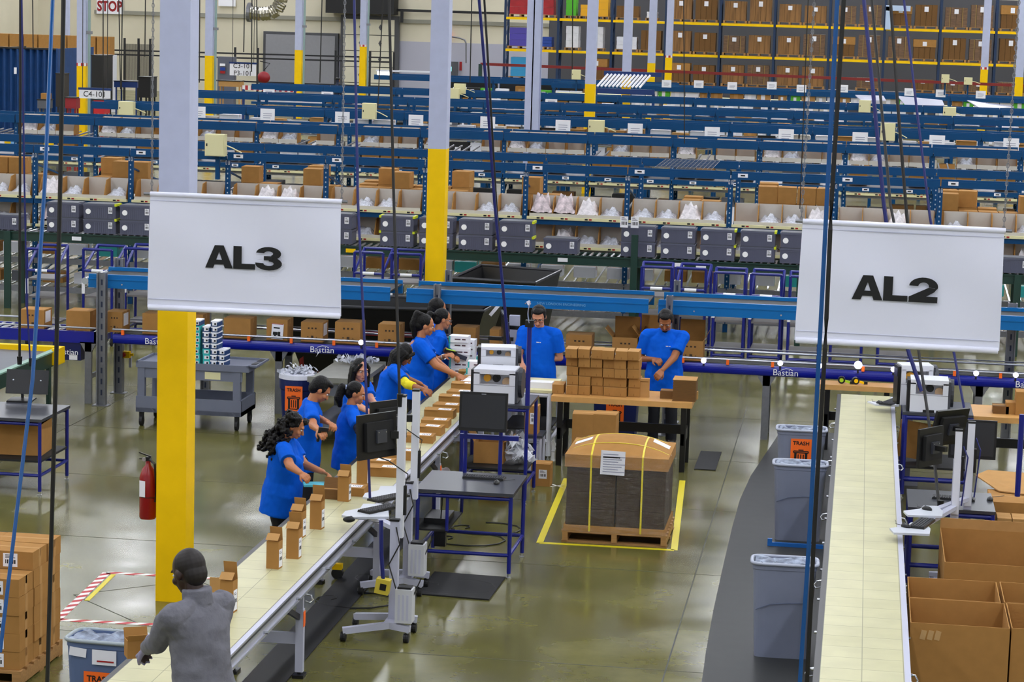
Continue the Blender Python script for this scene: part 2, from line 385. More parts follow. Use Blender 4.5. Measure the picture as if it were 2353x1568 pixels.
# ================================================================ pick racks
LIP = CREAM
def slot_strip(mb, x, y, z0, z1, st=.09):
    z = z0
    while z < z1: mb.mm((x-.011, y-.002, z), (x+.011, y, z+.028)); z += st
    return mb
SLOT = mat('light through slots', '#A9B8C4', .5)  # pale tone stands for light showing through the upright holes
class Rack:
    def __init__(s, label, xa, xb, yf, yr, H, n, x_first, bay, detail=1):
        s.t = thing('pick_rack', label, 'rack', (xa, yf, 0)); s.o = V((xa, yf, 0)); s.yf, s.yr, s.H = yf, yr, H
        s.up = [x_first+bay*i for i in range(n)]; s.bay = bay
        t = s.t; o = s.o; base = None
        for x in s.up:
            m = MB(); m.mm((-.045, 0, 0), (.045, .075, H-.13)); u = m.mesh('upright', RBLUE)
            for y in (yf, yr-.075): obj('upright', u, t, V((x, y, 0))-o)
            if detail:
                slot_strip(MB(), 0, 0, .3, H-.3).build('slot_row', SLOT, t, False, V((x, yf-.001, 0))-o)['kind'] = 'stuff'
                slot_strip(MB(), 0, 0, 1.2, H-.2).build('slot_row', SLOT, t, False, V((x, yr-.078, 0))-o)['kind'] = 'stuff'
            zz = .4; k = 0; m = MB(o)
            while zz < H-.6:
                a, b = (yf+.06, yr-.06) if k % 2 == 0 else (yr-.06, yf+.06)
                m.bar((x, a, zz), (x, b, zz+.55), .03, .03); zz += .55; k += 1
            m.build('brace', RBLUE, t)
        s.beams(H, 'beam', .15 if detail == 1 and yf < 50 else .19, RBLUE, both=True)
    def beams(s, z, name, h, mt, both=False, label_plates=0, d=.06, step=True):
        m = MB(); L = s.bay-.02
        m.mm((0, 0, -h), (L, d, -.035)).mm((0, .018, -.035), (L, d, 0)) if step else m.mm((0, 0, -h), (L, d, 0))
        me = m.mesh(name, mt)
        xs = [s.up[0]-s.bay]+s.up
        for x in xs:
            obj(name, me, s.t, V((x+.01, s.yf-d, z))-s.o)
            if both: obj(name, me, s.t, V((x+s.bay-.01, s.yr+d-.0, z))-s.o, (0, 0, PI))
        if label_plates:
            pm = MB().use(WHITE).mm((-.075, -.004, -.03), (.075, 0, .03)).use(INK).mm((-.04, -.006, -.012), (.04, -.004, .012)).mesh('label_plate')
            for x in xs:
                for k in range(label_plates): obj('label_plate', pm, s.t, V((x+s.bay*(k+.5)/label_plates, s.yf-d, z-h*.5))-s.o)
    def lips(s, z, red=True, short=0):
        m = MB(); L = s.bay-.1
        m.use(LIP).mm((0, -.1, 0), (L, -.05, .05)).use(LIP).mm((0, -.05, .0), (L, .0, .02))
        if red:
            for k in range(4):
                x = L*(k+.55)/4; m.use(BLACK).mm((x-.06, -.104, .012), (x-.005, -.1, .04)).use(RED).mm((x+.02, -.104, .012), (x+.07, -.1, .04))
        me = m.mesh('light_strip')
        for x in [s.up[0]-s.bay]+s.up: obj('light_strip', me, s.t, V((x+.05, s.yf, z))-s.o)
    def deck(s, z, tilt, mt, lanes=True):
        m = MB(); L = s.bay-.1; D = s.yr-s.yf-.1
        m.use(mt)
        if lanes:
            for k in range(9): m.box((L*(k+.5)/9, D/2, tilt*D/2), (.03, D, .03), RX(math.atan(tilt)))
            m.mm((0, -.02, -.05), (L, .02, .02))
        else: m.box((L/2, D/2, tilt*D/2), (L, D, .03), RX(math.atan(tilt)))
        me = m.mesh('roller_lane')
        for x in [s.up[0]-s.bay]+s.up: obj('roller_lane', me, s.t, V((x+.05, s.yf+.05, z))-s.o)
U1 = [-15.59+1.89*i for i in range(10)]
zA = atY(1370, 507, 44.2).z-.02; zB = atY(1370, 576, 44.2).z; zC = atY(1440, 657, 44.2).z; zD = atY(1440, 725, 44.2).z
R1 = Rack('front blue pick rack carrying two levels of open white bins, behind the grey totes', -17.6, 3.4, 44.3, 47.1, 2.97, 11, -17.48, 1.888)
R1.lips(zA); R1.deck(zA-.02, .06, GALV); R1.beams(zA-.005, 'shelf_beam', .09, RBLUE, step=False)
R1.lips(zB); R1.deck(zB-.02, .06, GALV); R1.deck(zC, .06, STEEL); R1.beams(zC+.02, 'shelf_beam', .1, GALV, step=False); R1.deck(zD, .06, STEEL); R1.beams(zD+.02, 'shelf_beam', .1, GALV, step=False)
# marker plates on R1 uprights + bay number plates
for i, x in enumerate(R1.up):
    m = MB(); m.use(WHITE)
    for s_ in (-.025, .025): m.mm((s_-.014, -.004, -.05), (s_+.014, -.001, .03)).use(RBLUE).mm((s_-.007, -.005, -.04), (s_+.007, -.004, .015)).use(WHITE)
    m.build('upright_marker', None, R1.t, False, V((x, 44.3-.002, 2.78))-R1.o)
    m = MB(); m.use(WHITE).mm((-.09, -.004, -.035), (.09, 0, .035)).use(INK).mm((-.04, -.006, -.014), (.04, -.004, .014))
    m.build('bay_plate', None, R1.t, False, V((x+.22, 44.3-.062, 2.9))-R1.o)
# wire deck on top of R1
a = atY(1505, 388, 44.5)
m = MB()
for k in range(14): m.mm((a.x+.08*k, 44.35, 2.975), (a.x+.08*k+.006, 46.9, 2.983))
for k in range(9): m.mm((a.x, 44.4+.3*k, 2.983), (a.x+1.06, 44.4+.3*k+.006, 2.989))
one('wire_deck', m, GALV, 'wire mesh deck lying across the top beams of the front pick rack', 'shelf')
HR = 2.97; zL = atY(1180, 399, 54.4).z; zP = atY(1180, 412, 54.4).z; zT = atY(1180, 353, 54.4).z
R2 = Rack('second blue pick rack, seen through and above the front rack', 0, 0, 54.4, 55.7, HR, 14, -19.6, 1.92)
R2.beams(zL, 'shelf_beam', .1, RBLUE, label_plates=2, step=False); R2.deck(zL-.01, .05, GALV, lanes=False)
R2.lips(zP-.05); R2.deck(zP-.07, .05, GALV); R2.deck(zT, .05, GALV); R2.beams(zT, 'shelf_beam', .07, RBLUE, step=False); R2.deck(1.0, .05, GALV)
R3 = Rack('third blue pick rack, hung with square paper notices', 0, 0, 61.85, 62.85, HR, 13, atY(211, 235, 61.85).x+2.1, 2.1, 0)
R3.beams(2.44, 'shelf_beam', .08, RBLUE, step=False); R3.deck(2.43, .0, GALV, lanes=False); R3.deck(1.8, .0, GALV, lanes=False)
R4 = Rack('fourth blue pick rack, its top shelf full of low white and brown trays', 0, 0, 70.1, 71.1, HR, 12, atY(425, 210, 70.1).x+2.25, 2.25, 0)
R4.beams(2.4, 'shelf_beam', .08, RBLUE, step=False); R4.deck(2.39, .0, GALV, lanes=False); R4.deck(1.8, .0, GALV, lanes=False)
R5 = Rack('fifth blue pick rack, in front of the far shelving', 0, 0, 77.2, 78.2, HR, 11, atY(578, 195, 77.2).x+2.4, 2.4, 0)
R5.beams(2.4, 'shelf_beam', .08, RBLUE, step=False); R5.deck(2.39, .0, GALV, lanes=False); R5.deck(1.8, .0, GALV, lanes=False)
R6 = Rack('far blue shelving of red lipped bins in front of the pallet rack', -9.2, 9.2, 92, 94, 2.82, 8, -8.9, 3.0, 0)
R6.beams(2.38, 'shelf_beam', .07, REDB, step=False); R6.deck(2.38, .0, CREAM, lanes=False); R6.beams(1.98, 'shelf_beam', .06, CREAM, step=False); R6.deck(1.96, .0, GALV, lanes=False)
R7 = Rack('far dark shelving full of green and black boxes beside the pallet rack', -18.6, -12.5, 95, 97, 2.8, 4, -17.0, 2.4, 0)
R7.beams(2.17, 'shelf_beam', .08, BLACK, step=False); R7.deck(2.17, .0, BLACK, lanes=False); R7.beams(1.75, 'shelf_beam', .1, BLACK, step=False); R7.deck(1.73, .0, BLACK, lanes=False)
for x in R7.up[:-1]: MB(R7.o).mm((x+.05, 96.5, 1.0), (x+2.35, 96.55, 2.62)).build('back_panel', BLACK, R7.t)
# ---------------------------------------------------------------- goods on the pick racks
def make_bin(w, h, d, content=None, seed=0, label='', group='', side=CARD):
    t = thing('pick_bin', label, 'bin', (0, 0, 0), 0, group)
    m = MB(); f = h*.22
    m.use(BINW).mm((-w/2, d-.008, 0), (w/2, d, h)); m.mm((-w/2, 0, 0), (w/2, .008, f)); m.use(CARD).mm((-w/2, .008, 0), (w/2, d-.008, .006))
    for s in (-1, 1):
        x = s*w/2
        for mt_, dx in ((side, 0), (CARD, -s*.004)):
            m.use(mt_).poly([(x+dx, 0, 0), (x+dx, d-.008, 0), (x+dx, d-.008, h), (x+dx, d*.45, h*.97), (x+dx, .02, f)], (-s*.004, 0, 0))
    m.build('tray', None, t)
    if content:
        mt, lv = content; r = random.Random(seed); b = MB(); nx, ny = 9, 7
        P = []
        for j in range(ny):
            for i in range(nx):
                e = min(i, nx-1-i, 2)/2*min(j, ny-1-j, 2)/2
                P.append((-w*.46+w*.92*i/(nx-1), .012+(d-.03)*j/(ny-1), .008+lv*h*(.35+.65*e)*(.7+.6*r.random())*(.7+.5*j/ny)))
        b.add(P, [(j*nx+i, j*nx+i+1, (j+1)*nx+i+1, (j+1)*nx+i) for j in range(ny-1) for i in range(nx-1)])
        b.build('packed_goods', mt, t, True)
    return t
GA = 'open bins on the upper level of the front pick rack'
LA = {None: 'empty grey backed open bin, ', 'clear': 'open bin of clear bagged parts, ', 'white': 'open bin heaped with white bags, ', 'maroon': 'open bin of maroon printed bags, '}
CONT = {None: None, 'clear': (BAGS, .45), 'white': (BAGW, .8), 'maroon': (BAGR, 1.0)}
proto = {}
def bin_at(kind, where, x, y, z, LAB, G, w=.43, h=.36, d=.42, side=CARD, rx=.06, key=''):
    k = (kind, key)
    if k not in proto:
        proto[k] = make_bin(w, h, d, CONT[kind], len(proto), LAB[kind], G+(' with '+kind+' goods' if kind else ', empty'), side)
        proto[k].location = (x, y, z); proto[k].rotation_euler = (rx, 0, 0); proto[k]['label'] += where; return proto[k]
    return clone(proto[k], (x, y, z), (rx, 0, 0), LAB[kind]+where)
seqA = ['maroon', 'maroon', 'clear', None, 'clear', None, 'clear', 'clear', 'white', 'clear', None, 'clear', None, 'white', 'clear', None, None, 'white', 'white', None, None, 'clear', 'clear', None,
        None, None, 'clear', 'clear', 'maroon', 'maroon', 'white', 'clear', 'clear', 'clear', 'white', 'clear', None, 'clear', 'clear', 'white', None, None, 'white', None, 'clear', None, None, 'clear']
i = 0
for bx in [R1.up[0]-1.888]+R1.up:
    for k in range(4):
        bin_at(seqA[i % 48], '%s place in the %s bay of the front rack' % (ORD[k], ORD[i//4]), bx+.09+.43*(k+.5), 44.262, zA+.03, LA, GA); i += 1
GB = 'open bins on the lower level of the front pick rack'
LB = {None: 'empty open bin, ', 'clear': 'open bin of clear bagged parts, ', 'white': 'open bin of white packs, ', 'maroon': 'open bin of mixed packs, '}
i = 0
for bx in [R1.up[0]-1.888]+R1.up:
    for k in range(4):
        bin_at(['clear', 'white', None, 'clear', 'maroon', 'clear'][i*5 % 6], '%s place in the %s bay behind the totes' % (ORD[k], ORD[i//4]), bx+.09+.43*(k+.5), 44.262, zB+.03, LB, GB, key='b'); i += 1
# cartons standing on lanes
def carton(name, label, w, d, h, loc, rot=0, group=None, mt=None, lab=False):
    t = thing(name, label, 'box', loc, rot, group)
    card_box(w, d, h, mt).build('carton', None, t)
    if lab: barcode(MB(), (w*.12, -d/2-.002, h*.55), w*.42, h*.4).build('shipping_label', None, t)
    return t
pc = {}
def carton_at(kind, loc, rot, label, group, w=.34, d=.4, h=.3, mt=None, lab=False, name='carton_box'):
    if kind not in pc: pc[kind] = carton(name, label, w, d, h, loc, rot, group, mt, lab); return pc[kind]
    return clone(pc[kind], loc, rot, label)
rr = random.Random(3); cq = 0
G = 'brown cartons queued on the lanes of the front pick rack'; Lb = 'brown carton waiting behind the front rack bins'
for (x0, x1, n) in [(-17.4, -15.9, 6), (-14.6, -13.7, 4), (-11.7, -11.2, 2), (-10.5, -9.9, 3), (-9.5, -7.4, 14), (-6.3, -5.9, 2), (-3.3, -2.6, 3), (-1.9, -.6, 5), (1.4, 2.9, 8)]:
    cq += 1
    for k in range(n):
        w = .34; j = k % max(1, int((x1-x0)/.36)+1); r = k//max(1, int((x1-x0)/.36)+1)
        yy = 45.0+r*.46; zz = zA+.05+.06*(yy-44.3)
        wh = ', %s of the %s cluster' % (ORD[k], ORD[cq])
        carton_at('r1', (x0+.18+.36*j, yy, zz+.02), rr.uniform(-.05, .05), Lb+wh, G)
        if rr.random() < .55: carton_at('r1', (x0+.18+.36*j, yy+.02, zz+.325), rr.uniform(-.08, .08), 'brown carton on top of the'+wh[1:]+' behind the bins', G)
for zc, G, Lb, key in [(zC, 'goods on the low roller shelf of the front pick rack', 'white carton on the low roller shelf under the totes', 'lc'), (zD, 'goods on the lowest roller shelf of the front pick rack', 'pale carton on the lowest roller shelf of the front pick rack', 'ld')]:
    x = -17; q_ = 0
    while x < 3:
        x += rr.choice((.45, .5, .62, .62)); q_ += 1
        k = rr.choice((0, 0, 2, 2, 1, 0))
        carton_at(key+str(k), (x, 44.58, zc+.09), 0, [Lb, Lb.replace('white', 'teal topped').replace('pale', 'grey'), Lb.replace('white', 'brown').replace('pale', 'brown')][k].replace(' of the front pick rack', '')+', %s in the row' % (ORD[q_] if q_ < 20 else 'twenty '+ORD[q_-20]), G+' '+'abc'[k], .4, .38, .2, [WHITEP, TEAL if key == 'lc' else MGREY, CARD][k])
# second rack goods
i = 0
L2 = {None: 'empty open bin, ', 'clear': 'open bin of clear bags, ', 'white': 'open bin of white goods, ', 'maroon': ''}
for bx in R2.up:
    for k in range(4):
        i += 1
        if rr.random() < .82: bin_at([None, None, 'clear', 'white'][i*7 % 4], '%s place in the %s bay of the second rack' % (ORD[k], ORD[(i-1)//4]), bx+.08+.44*(k+.5), 54.4, zT+.04, L2, 'open bins on the top level of the second pick rack', h=.42, key='r2')
        if rr.random() < .8:
            j = rr.choice((0, 0, 1, 2))
            carton_at('r2%d' % j, (bx+.08+.44*(k+.5), 54.7, zL+.045), 0, ['brown carton', 'white labelled carton', 'grey tote box'][j]+', middle shelf of the second rack, %s place of the %s bay' % (ORD[k], ORD[(i-1)//4]), 'middle shelf goods of the second pick rack '+'abc'[j], .4, .4, .27, [CARD, WHITEP, MGREY][j], j == 1)
        if rr.random() < .75: carton_at('r2w', (bx+.08+.44*(k+.5), 54.62, zP-.02), 0, 'white tray behind the yellow strip of the second rack, %s of bay %s' % (ORD[k], ORD[(i-1)//4]), 'white trays of the second pick rack', .36, .36, .1, WHITEP)
STOCK = MB()
def fill(R, z, y, G, kinds, p, hs, single=False):
    for bi, bx in enumerate(R.up[:-1]):
        x = bx+.08; pl = 0
        while x < bx+R.bay-.3:
            if rr.random() < p:
                j = rr.randrange(len(kinds)); nm, mt = kinds[j]; w, h = rr.choice(hs); w = min(w, bx+R.bay-.08-x)
                if single: carton_at((G, j, w, h), (x+w/2, y, z+.022), 0, '%s, %s on %s, bay %s' % (nm, ORD[pl], G, ORD[bi]), nm+'s on '+G, w, .4, h, mt); pl += 1
                else: STOCK.use(mt).mm((x, y-.2, z+.022), (x+w, y+.2, z+.02+h)).mm((x+.01, y-.19, z+.02+h), (x+w-.01, y-.01, z+.026+h)).use(CARDB if mt is CARD else WHITE).mm((x+w*.3, y-.202, z+.05), (x+w*.6, y-.2, z+.02+h*.7))
                x += w+.05
            else: x += .25
K1 = [('brown carton', CARD), ('white carton', WHITEP), ('pale board bin', BINW), ('light brown tray', CARDB)]
fill(R3, 2.44, 62.1, 'the top shelf of the third rack', K1, .85, [(.42, .22), (.6, .16), (.5, .28)], True)
fill(R3, 1.82, 62.1, '', K1+[('b', BLACKR), ('g', MGREY)], .97, [(.5, .4), (.4, .3)])  # lower levels: near-black boxes mixed in to darken the rack interior
fill(R2, 1.03, 54.7, '', [('b', BLACKR), ('g', MGREY), ('d', CARDD), ('b', BLACK)], .98, [(.44, .52), (.5, .6)])  # dark boxes added so the gaps under the second rack stay black
fill(R4, 1.82, 70.4, '', K1+[('b', BLACKR), ('g', MGREY)], .97, [(.5, .4), (.4, .3)])
fill(R5, 1.82, 77.5, '', K1+[('b', BLACKR), ('g', MGREY)], .97, [(.5, .45), (.4, .3)])
fill(R4, 2.4, 70.4, 'the top shelf of the fourth pick rack', K1+[('black tray', BLACKR)], .75, [(.5, .12), (.6, .18), (.35, .2)])
fill(R5, 2.4, 77.5, 'the top shelf of the fifth pick rack', K1+[('dark tray', RBLUE2)], .7, [(.5, .2), (.4, .26)])
fill(R6, 2.39, 92.25, 'the red lipped far shelving', K1+[('lime and white carton', GREENP), ('white bin', WHITE)], .97, [(.42, .3), (.5, .34), (.36, .22)])
fill(R6, 1.97, 92.25, 'the low level of the far shelving', [('white carton', WHITEP), ('pale board bin', BINW)], .7, [(.5, .3)])
fill(R7, 2.18, 95.25, 'the far dark shelving', [('lime green carton', GREENP), ('brown tray', CARD), ('black carton', BLACKR), ('white carton', WHITE)], .9, [(.4, .32), (.5, .2)])
fill(R7, 1.74, 95.25, 'the low level of the far dark shelving', [('brown tray', CARD), ('pale carton', BINW)], .9, [(.5, .24)])
o_ = STOCK.build('distant_stock', None); o_['kind'] = 'stuff'; tag(o_, 'small cartons, trays and added dark boxes filling the rear pick racks and the far shelving', 'stock')
# cream control boxes and paper notices on the racks
def ctrl(px0, py0, px1, py1, Y, where):
    yb = min((q for q in (44.24, 54.34, 61.79, 70.04, 77.14, 91.94) if q > Y+.1))
    a, b = atY(px0, py0, Y), atY(px1, py1, Y); t = thing('control_box', 'cream steel control box '+where, 'control box', (a.x, Y, min(a.z, b.z)))
    w, h = abs(b.x-a.x), abs(a.z-b.z)
    MB().mm((0, 0, 0), (w, .2, h)).build('cabinet', CREAM, t); dr = MB().mm((.01, -.012, .01), (w-.01, 0, h-.01)).build('door', CREAM, t)
    MB().mm((w*.08, -.02, h*.45), (w*.14, -.012, h*.58)).build('latch', BLACK, dr)
    MB().mm((w*.4, .2, -.45), (w*.6, yb-Y-.004, h*.5)).build('bracket', RBLUE, t)
    MB().tube([(w, .1, h*.5), (w+.12, .1, h*.4), (w+.3, .12, h*.18)], .012, 5).build('cable', CREAM, t)
for q in [(471, 308, 515, 360, 43.95, 'on the front pick rack beside the main column'), (272, 233, 306, 265, 61.5, 'on a beam left of the main column'), (832, 237, 862, 275, 61.5, 'on the third rack left of the second column'),
          (1352, 276, 1387, 308, 61.5, 'under the yellow foot of a receding column'), (1032, 203, 1054, 228, 76.6, 'front one of two overlapping left of the grey column'), (1043, 192, 1068, 216, 76.85, 'rear one of two overlapping left of the grey column'),
          (1314, 160, 1333, 183, 91.7, 'on the far shelving right of the grey column'), (2024, 283, 2056, 324, 61.5, 'between hanging cables on the third rack'), (1974, 230, 2000, 259, 76.85, 'beside a blue hose on the fifth rack'),
          (2168, 246, 2196, 273, 76.85, 'near the slanted pale panel on the fifth rack'), (2164, 171, 2181, 191, 91.7, 'left one of a pair before the far pallets'), (2216, 178, 2234, 195, 91.7, 'right one of a pair before the far pallets')]: ctrl(*q)
def notice(px, py, w, h, Y, label, G=None):
    a = atY(px, py, Y); t = thing('paper_notice', label, 'notice', a, 0, G)
    MB().mm((-w/2, -.004, -h), (w/2, 0, 0)).build('sheet', WHITE, t)
    m = MB()
    for k in range(3): m.mm((-w*.3, -.006, -h*(.4+.17*k)-.01), (w*.3*(1-.3*(k == 2)), -.004, -h*(.4+.17*k)+.008))
    m.build('print_line', mat('faint grey print', '#9A9CB0', .6), t)
    return t
for i, (px, py) in enumerate([(456, 245), (615, 250), (787, 257), (956, 264), (1121, 268), (1294, 276), (1460, 284), (1637, 292), (1807, 297), (1977, 304), (2154, 311), (2324, 318)]):
    notice(px, py, .385, .32, 61.789, 'square white paper notice on the third rack, %s from the picture edge' % ORD[i])
for i, (px, py) in enumerate([(618, 205), (752, 211), (1137, 226), (1267, 228), (1397, 237), (1537, 241), (1672, 246), (1801, 250), (1935, 257), (2073, 262), (2202, 267), (2334, 270)]):
    notice(px, py, .38, .16, 77.139, 'small white plate under the fifth rack beam, %s from the left' % ORD[i])
for i, (px, py) in enumerate([(1532, 184), (1606, 185), (1683, 189), (1774, 188), (1842, 195), (1938, 195), (2090, 203), (2162, 206), (2254, 209)]):
    notice(px, py, .36, .28, 91.939, 'white bay card on the far red lipped shelving, %s from the left' % ORD[i])
# slanted pale loading panels and the white roller ramp
for i, (a, b, c, d) in enumerate([((2062, 222), (2165, 232), (2170, 244), (2080, 243)), ((2222, 232), (2330, 247), (2330, 251), (2250, 249)), ((1965, 220), (2030, 222), (2036, 233), (1978, 232))]):
    P = [at(a[0], a[1], 2.86), at(b[0], b[1], 2.8), at(c[0], c[1], 2.74), at(d[0], d[1], 2.74)]
    one('loading_panel', MB().poly(P, (0, 0, .03)), ALUP, ['slanted pale panel lying behind the fourth rack, middle one of three', 'slanted pale panel at the foot of the rightmost column', 'slanted pale panel left of the blue hoses'][i], 'panel')
a = atY(1372, 205, 88); t = thing('roller_ramp', 'ramp of bright white slanted rollers beside the receding columns', 'ramp', a)
for k in range(12): MB().cyl((.14*k, 0, .1), (.14*k+.35, .3, .55), .042, n=8).build('roller', WHITE, t)
MB().mm((-.1, -.05, -.15), (2.1, .05, .04)).build('side_rail', RBLUE2, t); MB().mm((.2, .3, .5), (2.3, .4, .66)).build('end_rail', RBLUE2, t); MB().mm((-.1, .1, -a.z), (0, .2, -.1)).build('leg', RBLUE2, t); MB().mm((2, .1, -a.z), (2.1, .2, -.1)).build('leg', RBLUE2, t)
# ================================================================ pallet rack along the back wall
PY = 120.0; PX = [-17.93+2.665*i for i in range(11)]
zb = [1.95, 3.46, 5.03]
t = thing('pallet_rack', 'tall pallet rack with yellow beams and dark blue uprights along the back wall', 'pallet rack', (PX[0], PY, 0)); o = V((PX[0], PY, 0))
PBLUE = mat('pallet rack dark blue', '#0C2C50', .5)
for x in PX:
    m = MB(o)
    m.mm((x-.06, PY, 0), (x+.06, PY+.09, 8.2)).mm((x-.06, PY+1.05, 0), (x+.06, PY+1.14, 8.2)); m.build('upright', PBLUE, t)
    m = MB(o); z = .4
    while z < 7.6: m.bar((x, PY+.1, z), (x, PY+1.05, z+.7), .04, .04); z += .7
    m.build('brace', PBLUE, t)
for z in zb:
    for x in PX[:-1]+[PX[-1]]:
        for y in (PY-.05, PY+1.09): MB(o).mm((x+.06, y, z-.12), (x+2.6, y+.05, z)).build('beam', YEL if z > 2 else REDB, t)
        MB(o).mm((x+.06, PY, z-.02), (x+2.6, PY+1.09, z)).build('deck', GALV, t)
# grey lower wall panels
struct('trim_1', MB().mm((PX[0], 136.9, 0), (X1, 137, 6.6)), mat('dark grey wall panel', '#4C4C50', .8))
zt = atY(1000, 97, 136.9).z
struct('trim_2', MB().mm((-33, 136.92, 0), (PX[0], 137, zt)), mat('pale grey wall panel', '#AEAEBC', .7))
WRAPB = mat('wrapped brown load', '#6E5136', .35, var=.35, vs=5, stretch=(1, 1, 4)); FLUTE = mat('fluted brown stacks', '#8A6338', .8, var=.35, vs=9, stretch=(1, .1, .1))
def pallet_mb(w, d, h=.14, n=7, o=None):
    m = MB()
    for x in (-w/2+.05, 0, w/2-.05): m.mm((x-.05, -d/2, .02), (x+.05, d/2, h-.02))
    for k in range(n): y = -d/2+.05+(d-.1)*k/(n-1); m.mm((-w/2, y-.045, h-.02), (w/2, y+.045, h))
    for y in (-d/2+.05, 0, d/2-.05): m.mm((-w/2, y-.05, 0), (w/2, y+.05, .02))
    return m
pal_me = pallet_mb(1.16, 1.0).mesh('pallet', WOODP)
def load(x, z, kind, w=1.06, h=1.0, label=None, group=None):
    t = thing('pallet_load', label, 'pallet load', (x, PY+.55, z+.005), 0, group); q_ = obj('pallet', pal_me, t); q_.scale.x = 1 if w > .8 else (w+.12)/1.16
    if kind in ('brown', 'fluted', 'capped', 'wrap'):
        m = MB(); n = 4
        for k in range(n): a = -w/2+w*k/n; m.mm((a+.006, -.48, .145), (a+w/n-.006, .48, .145+h))
        m.build('carton_stack', FLUTE if kind == 'fluted' else WRAPB if kind == 'wrap' else CARDD, t)
        if kind == 'capped': MB().mm((-w/2-.02, -.5, .145+h*.62), (w/2+.02, .5, .165+h)).build('cap_sheet', CARD, t)
        if kind == 'wrap':
            for s in (-.3, .3): MB().mm((s-.014, -.486, .145), (s+.014, .486, .15+h)).build('strap', mat('tan strap', '#9A7C3C', .5), t)
        MB().mm((-.1, -.512, .1+h*.72), (.1, -.505, .1+h*.96)).build('paper_label', WHITE, t)
    else:
        m = MB(); n = 3
        for k in range(n): m.mm((-w/2+.01*(k % 2), -.45, .15+h*k/n), (w/2-.01*(k % 2), .45, .145+h*(k+1)/n))
        m.build('wrapped_stack', kind, t)
    return t
W_ = mat('white wrapped cases', '#DADADF', .5, var=.1); REDW = mat('red wrap', '#A3101C', .35, var=.2, vs=3); YW = mat('amber cartons', '#E2A60C', .5); CYANW = mat('cyan and lime printed cases', '#2C8FC0', .5)
spec = {  # (bay, level): list of (dx, kind, width, height, description)
 (0, 1): [(.7, PURPLE, .95, .9, 'purple wrapped pallet load at the left end of the pallet rack'), (1.95, BLUEW, .8, .48, 'low blue wrapped pallet load beside the purple one')],
 (0, 2): [(.75, REDW, 1.1, 1.1, 'red wrapped pallet load above the purple one'), (1.95, REDW, .9, 1.1, 'second red wrapped pallet load above the blue one')],
 (0, 0): [(.8, CYANW, .95, .95, 'cyan and yellow printed pallet load on the lowest level at the rack end')],
 (1, 1): [(.7, W_, .62, 1.05, 'tall white pallet load right of the flanged grey column'), (1.98, W_, .5, 1.05, 'narrow white pallet load beside a grey column')],
 (1, 2): [(.6, GREENP, .5, .9, 'green wrapped pallet load on the top level'), (1.35, YW, .55, .55, 'amber carton load beside the green one on the top level'), (2.2, YW, .5, 1.0, 'tall amber carton load behind a grey column')],
 (2, 1): [(.75, WHITEP, 1.0, .6, 'white framed case on two pallets in the middle level'), (1.95, 'brown', 1.0, .95, 'plain brown pallet load right of the white framed case')],
 (2, 2): [(.75, 'brown', 1.1, .55, 'low mixed brown load above the white framed case'), (1.95, W_, .5, .3, 'small white drums on the top level of the pallet rack')]}
rr = random.Random(11)
for b in range(11):
    for lv in range(3):
        if (b, lv) in spec:
            for dx, kd, w, h, lab in spec[(b, lv)]: load(PX[b]+dx, zb[lv], kd, w, h, lab)
            continue
        for k, dx in enumerate((.72, 1.95)):
            if lv == 0 and b in (1, 2, 6, 7) and k == 0 or (lv == 0 and b == 2): continue
            kd = 'fluted' if b in (3, 4, 5) and rr.random() < .6 else rr.choice(('wrap', 'wrap', 'capped', 'brown')) if b > 3 else rr.choice(('brown', 'capped'))
            hh = rr.uniform(.8, 1.08) if lv else (rr.uniform(.4, .6) if b > 5 else rr.uniform(.8, 1.0))
            rows = ('bottom', 'middle', 'top')
            load(PX[b]+dx, zb[lv], kd, 1.06, hh, '%s load, %s place, %s bay from the purple end, %s level' % ({'fluted': 'ridged brown carton', 'wrap': 'film wrapped carton', 'capped': 'sheet capped carton', 'brown': 'plain brown carton'}[kd], ('left', 'right')[k], ORD[b], rows[lv]))
for q, bx in enumerate((1200, 1365)): pass
one('rack_banner', MB().mm(atY(2036, 15, 119.9), atY(2046, 68, 119.8)).mm(atY(2036, 12, 119.9), atY(2092, 26, 119.8)), mat('pale plastic sheet', '#B8CCE6', .3), 'pale plastic sheet hanging down over a load on the top level', 'sheet')
one('guard_rail', MB().bar(atY(1104, 147, 105), atY(2353, 197, 105), .05, .12), REDB, 'long dark red rail crossing in front of the pallet rack', 'rail')
p = atY(1104, 147, 105); one('rail_post', MB().mm((p.x-.07, 104.9, 0), (p.x+.07, 105.1, p.z)), GREEN, 'green post at the left end of the dark red rail', 'post')
# ================================================================ back wall, left part
def pbox(a, b, Y, d=.1): a, b = atY(a[0], a[1], Y), atY(b[0], b[1], Y); return V((min(a.x, b.x), Y, min(a.z, b.z))), V((max(a.x, b.x), Y+d, max(a.z, b.z)))
DOORM = mat('grey steel door', '#8A8A90', .5, var=.04); FRAME = mat('dark door frame', '#4A4B50', .5)
a, b = pbox((612, 78), (770, 195), 136.7)
a.z = 0; t = MB().mm((a.x-.15, 136.6, 0), (b.x+.15, 136.95, b.z+.15)).build('door_1', FRAME); t['kind'] = 'structure'
for k in range(2):
    w_ = (b.x-a.x)/2; MB().mm((a.x+w_*k+.02, 136.5, .05), (a.x+w_*(k+1)-.02, 136.6, b.z)).build('door_leaf', DOORM, t)
a, b = pbox((792, 42), (905, 195), 136.7); a.z = 0
t = MB().mm((a.x-.2, 136.6, 0), (b.x+.25, 136.9, b.z+.2)).build('door_2', FRAME); t['kind'] = 'structure'
n = 5
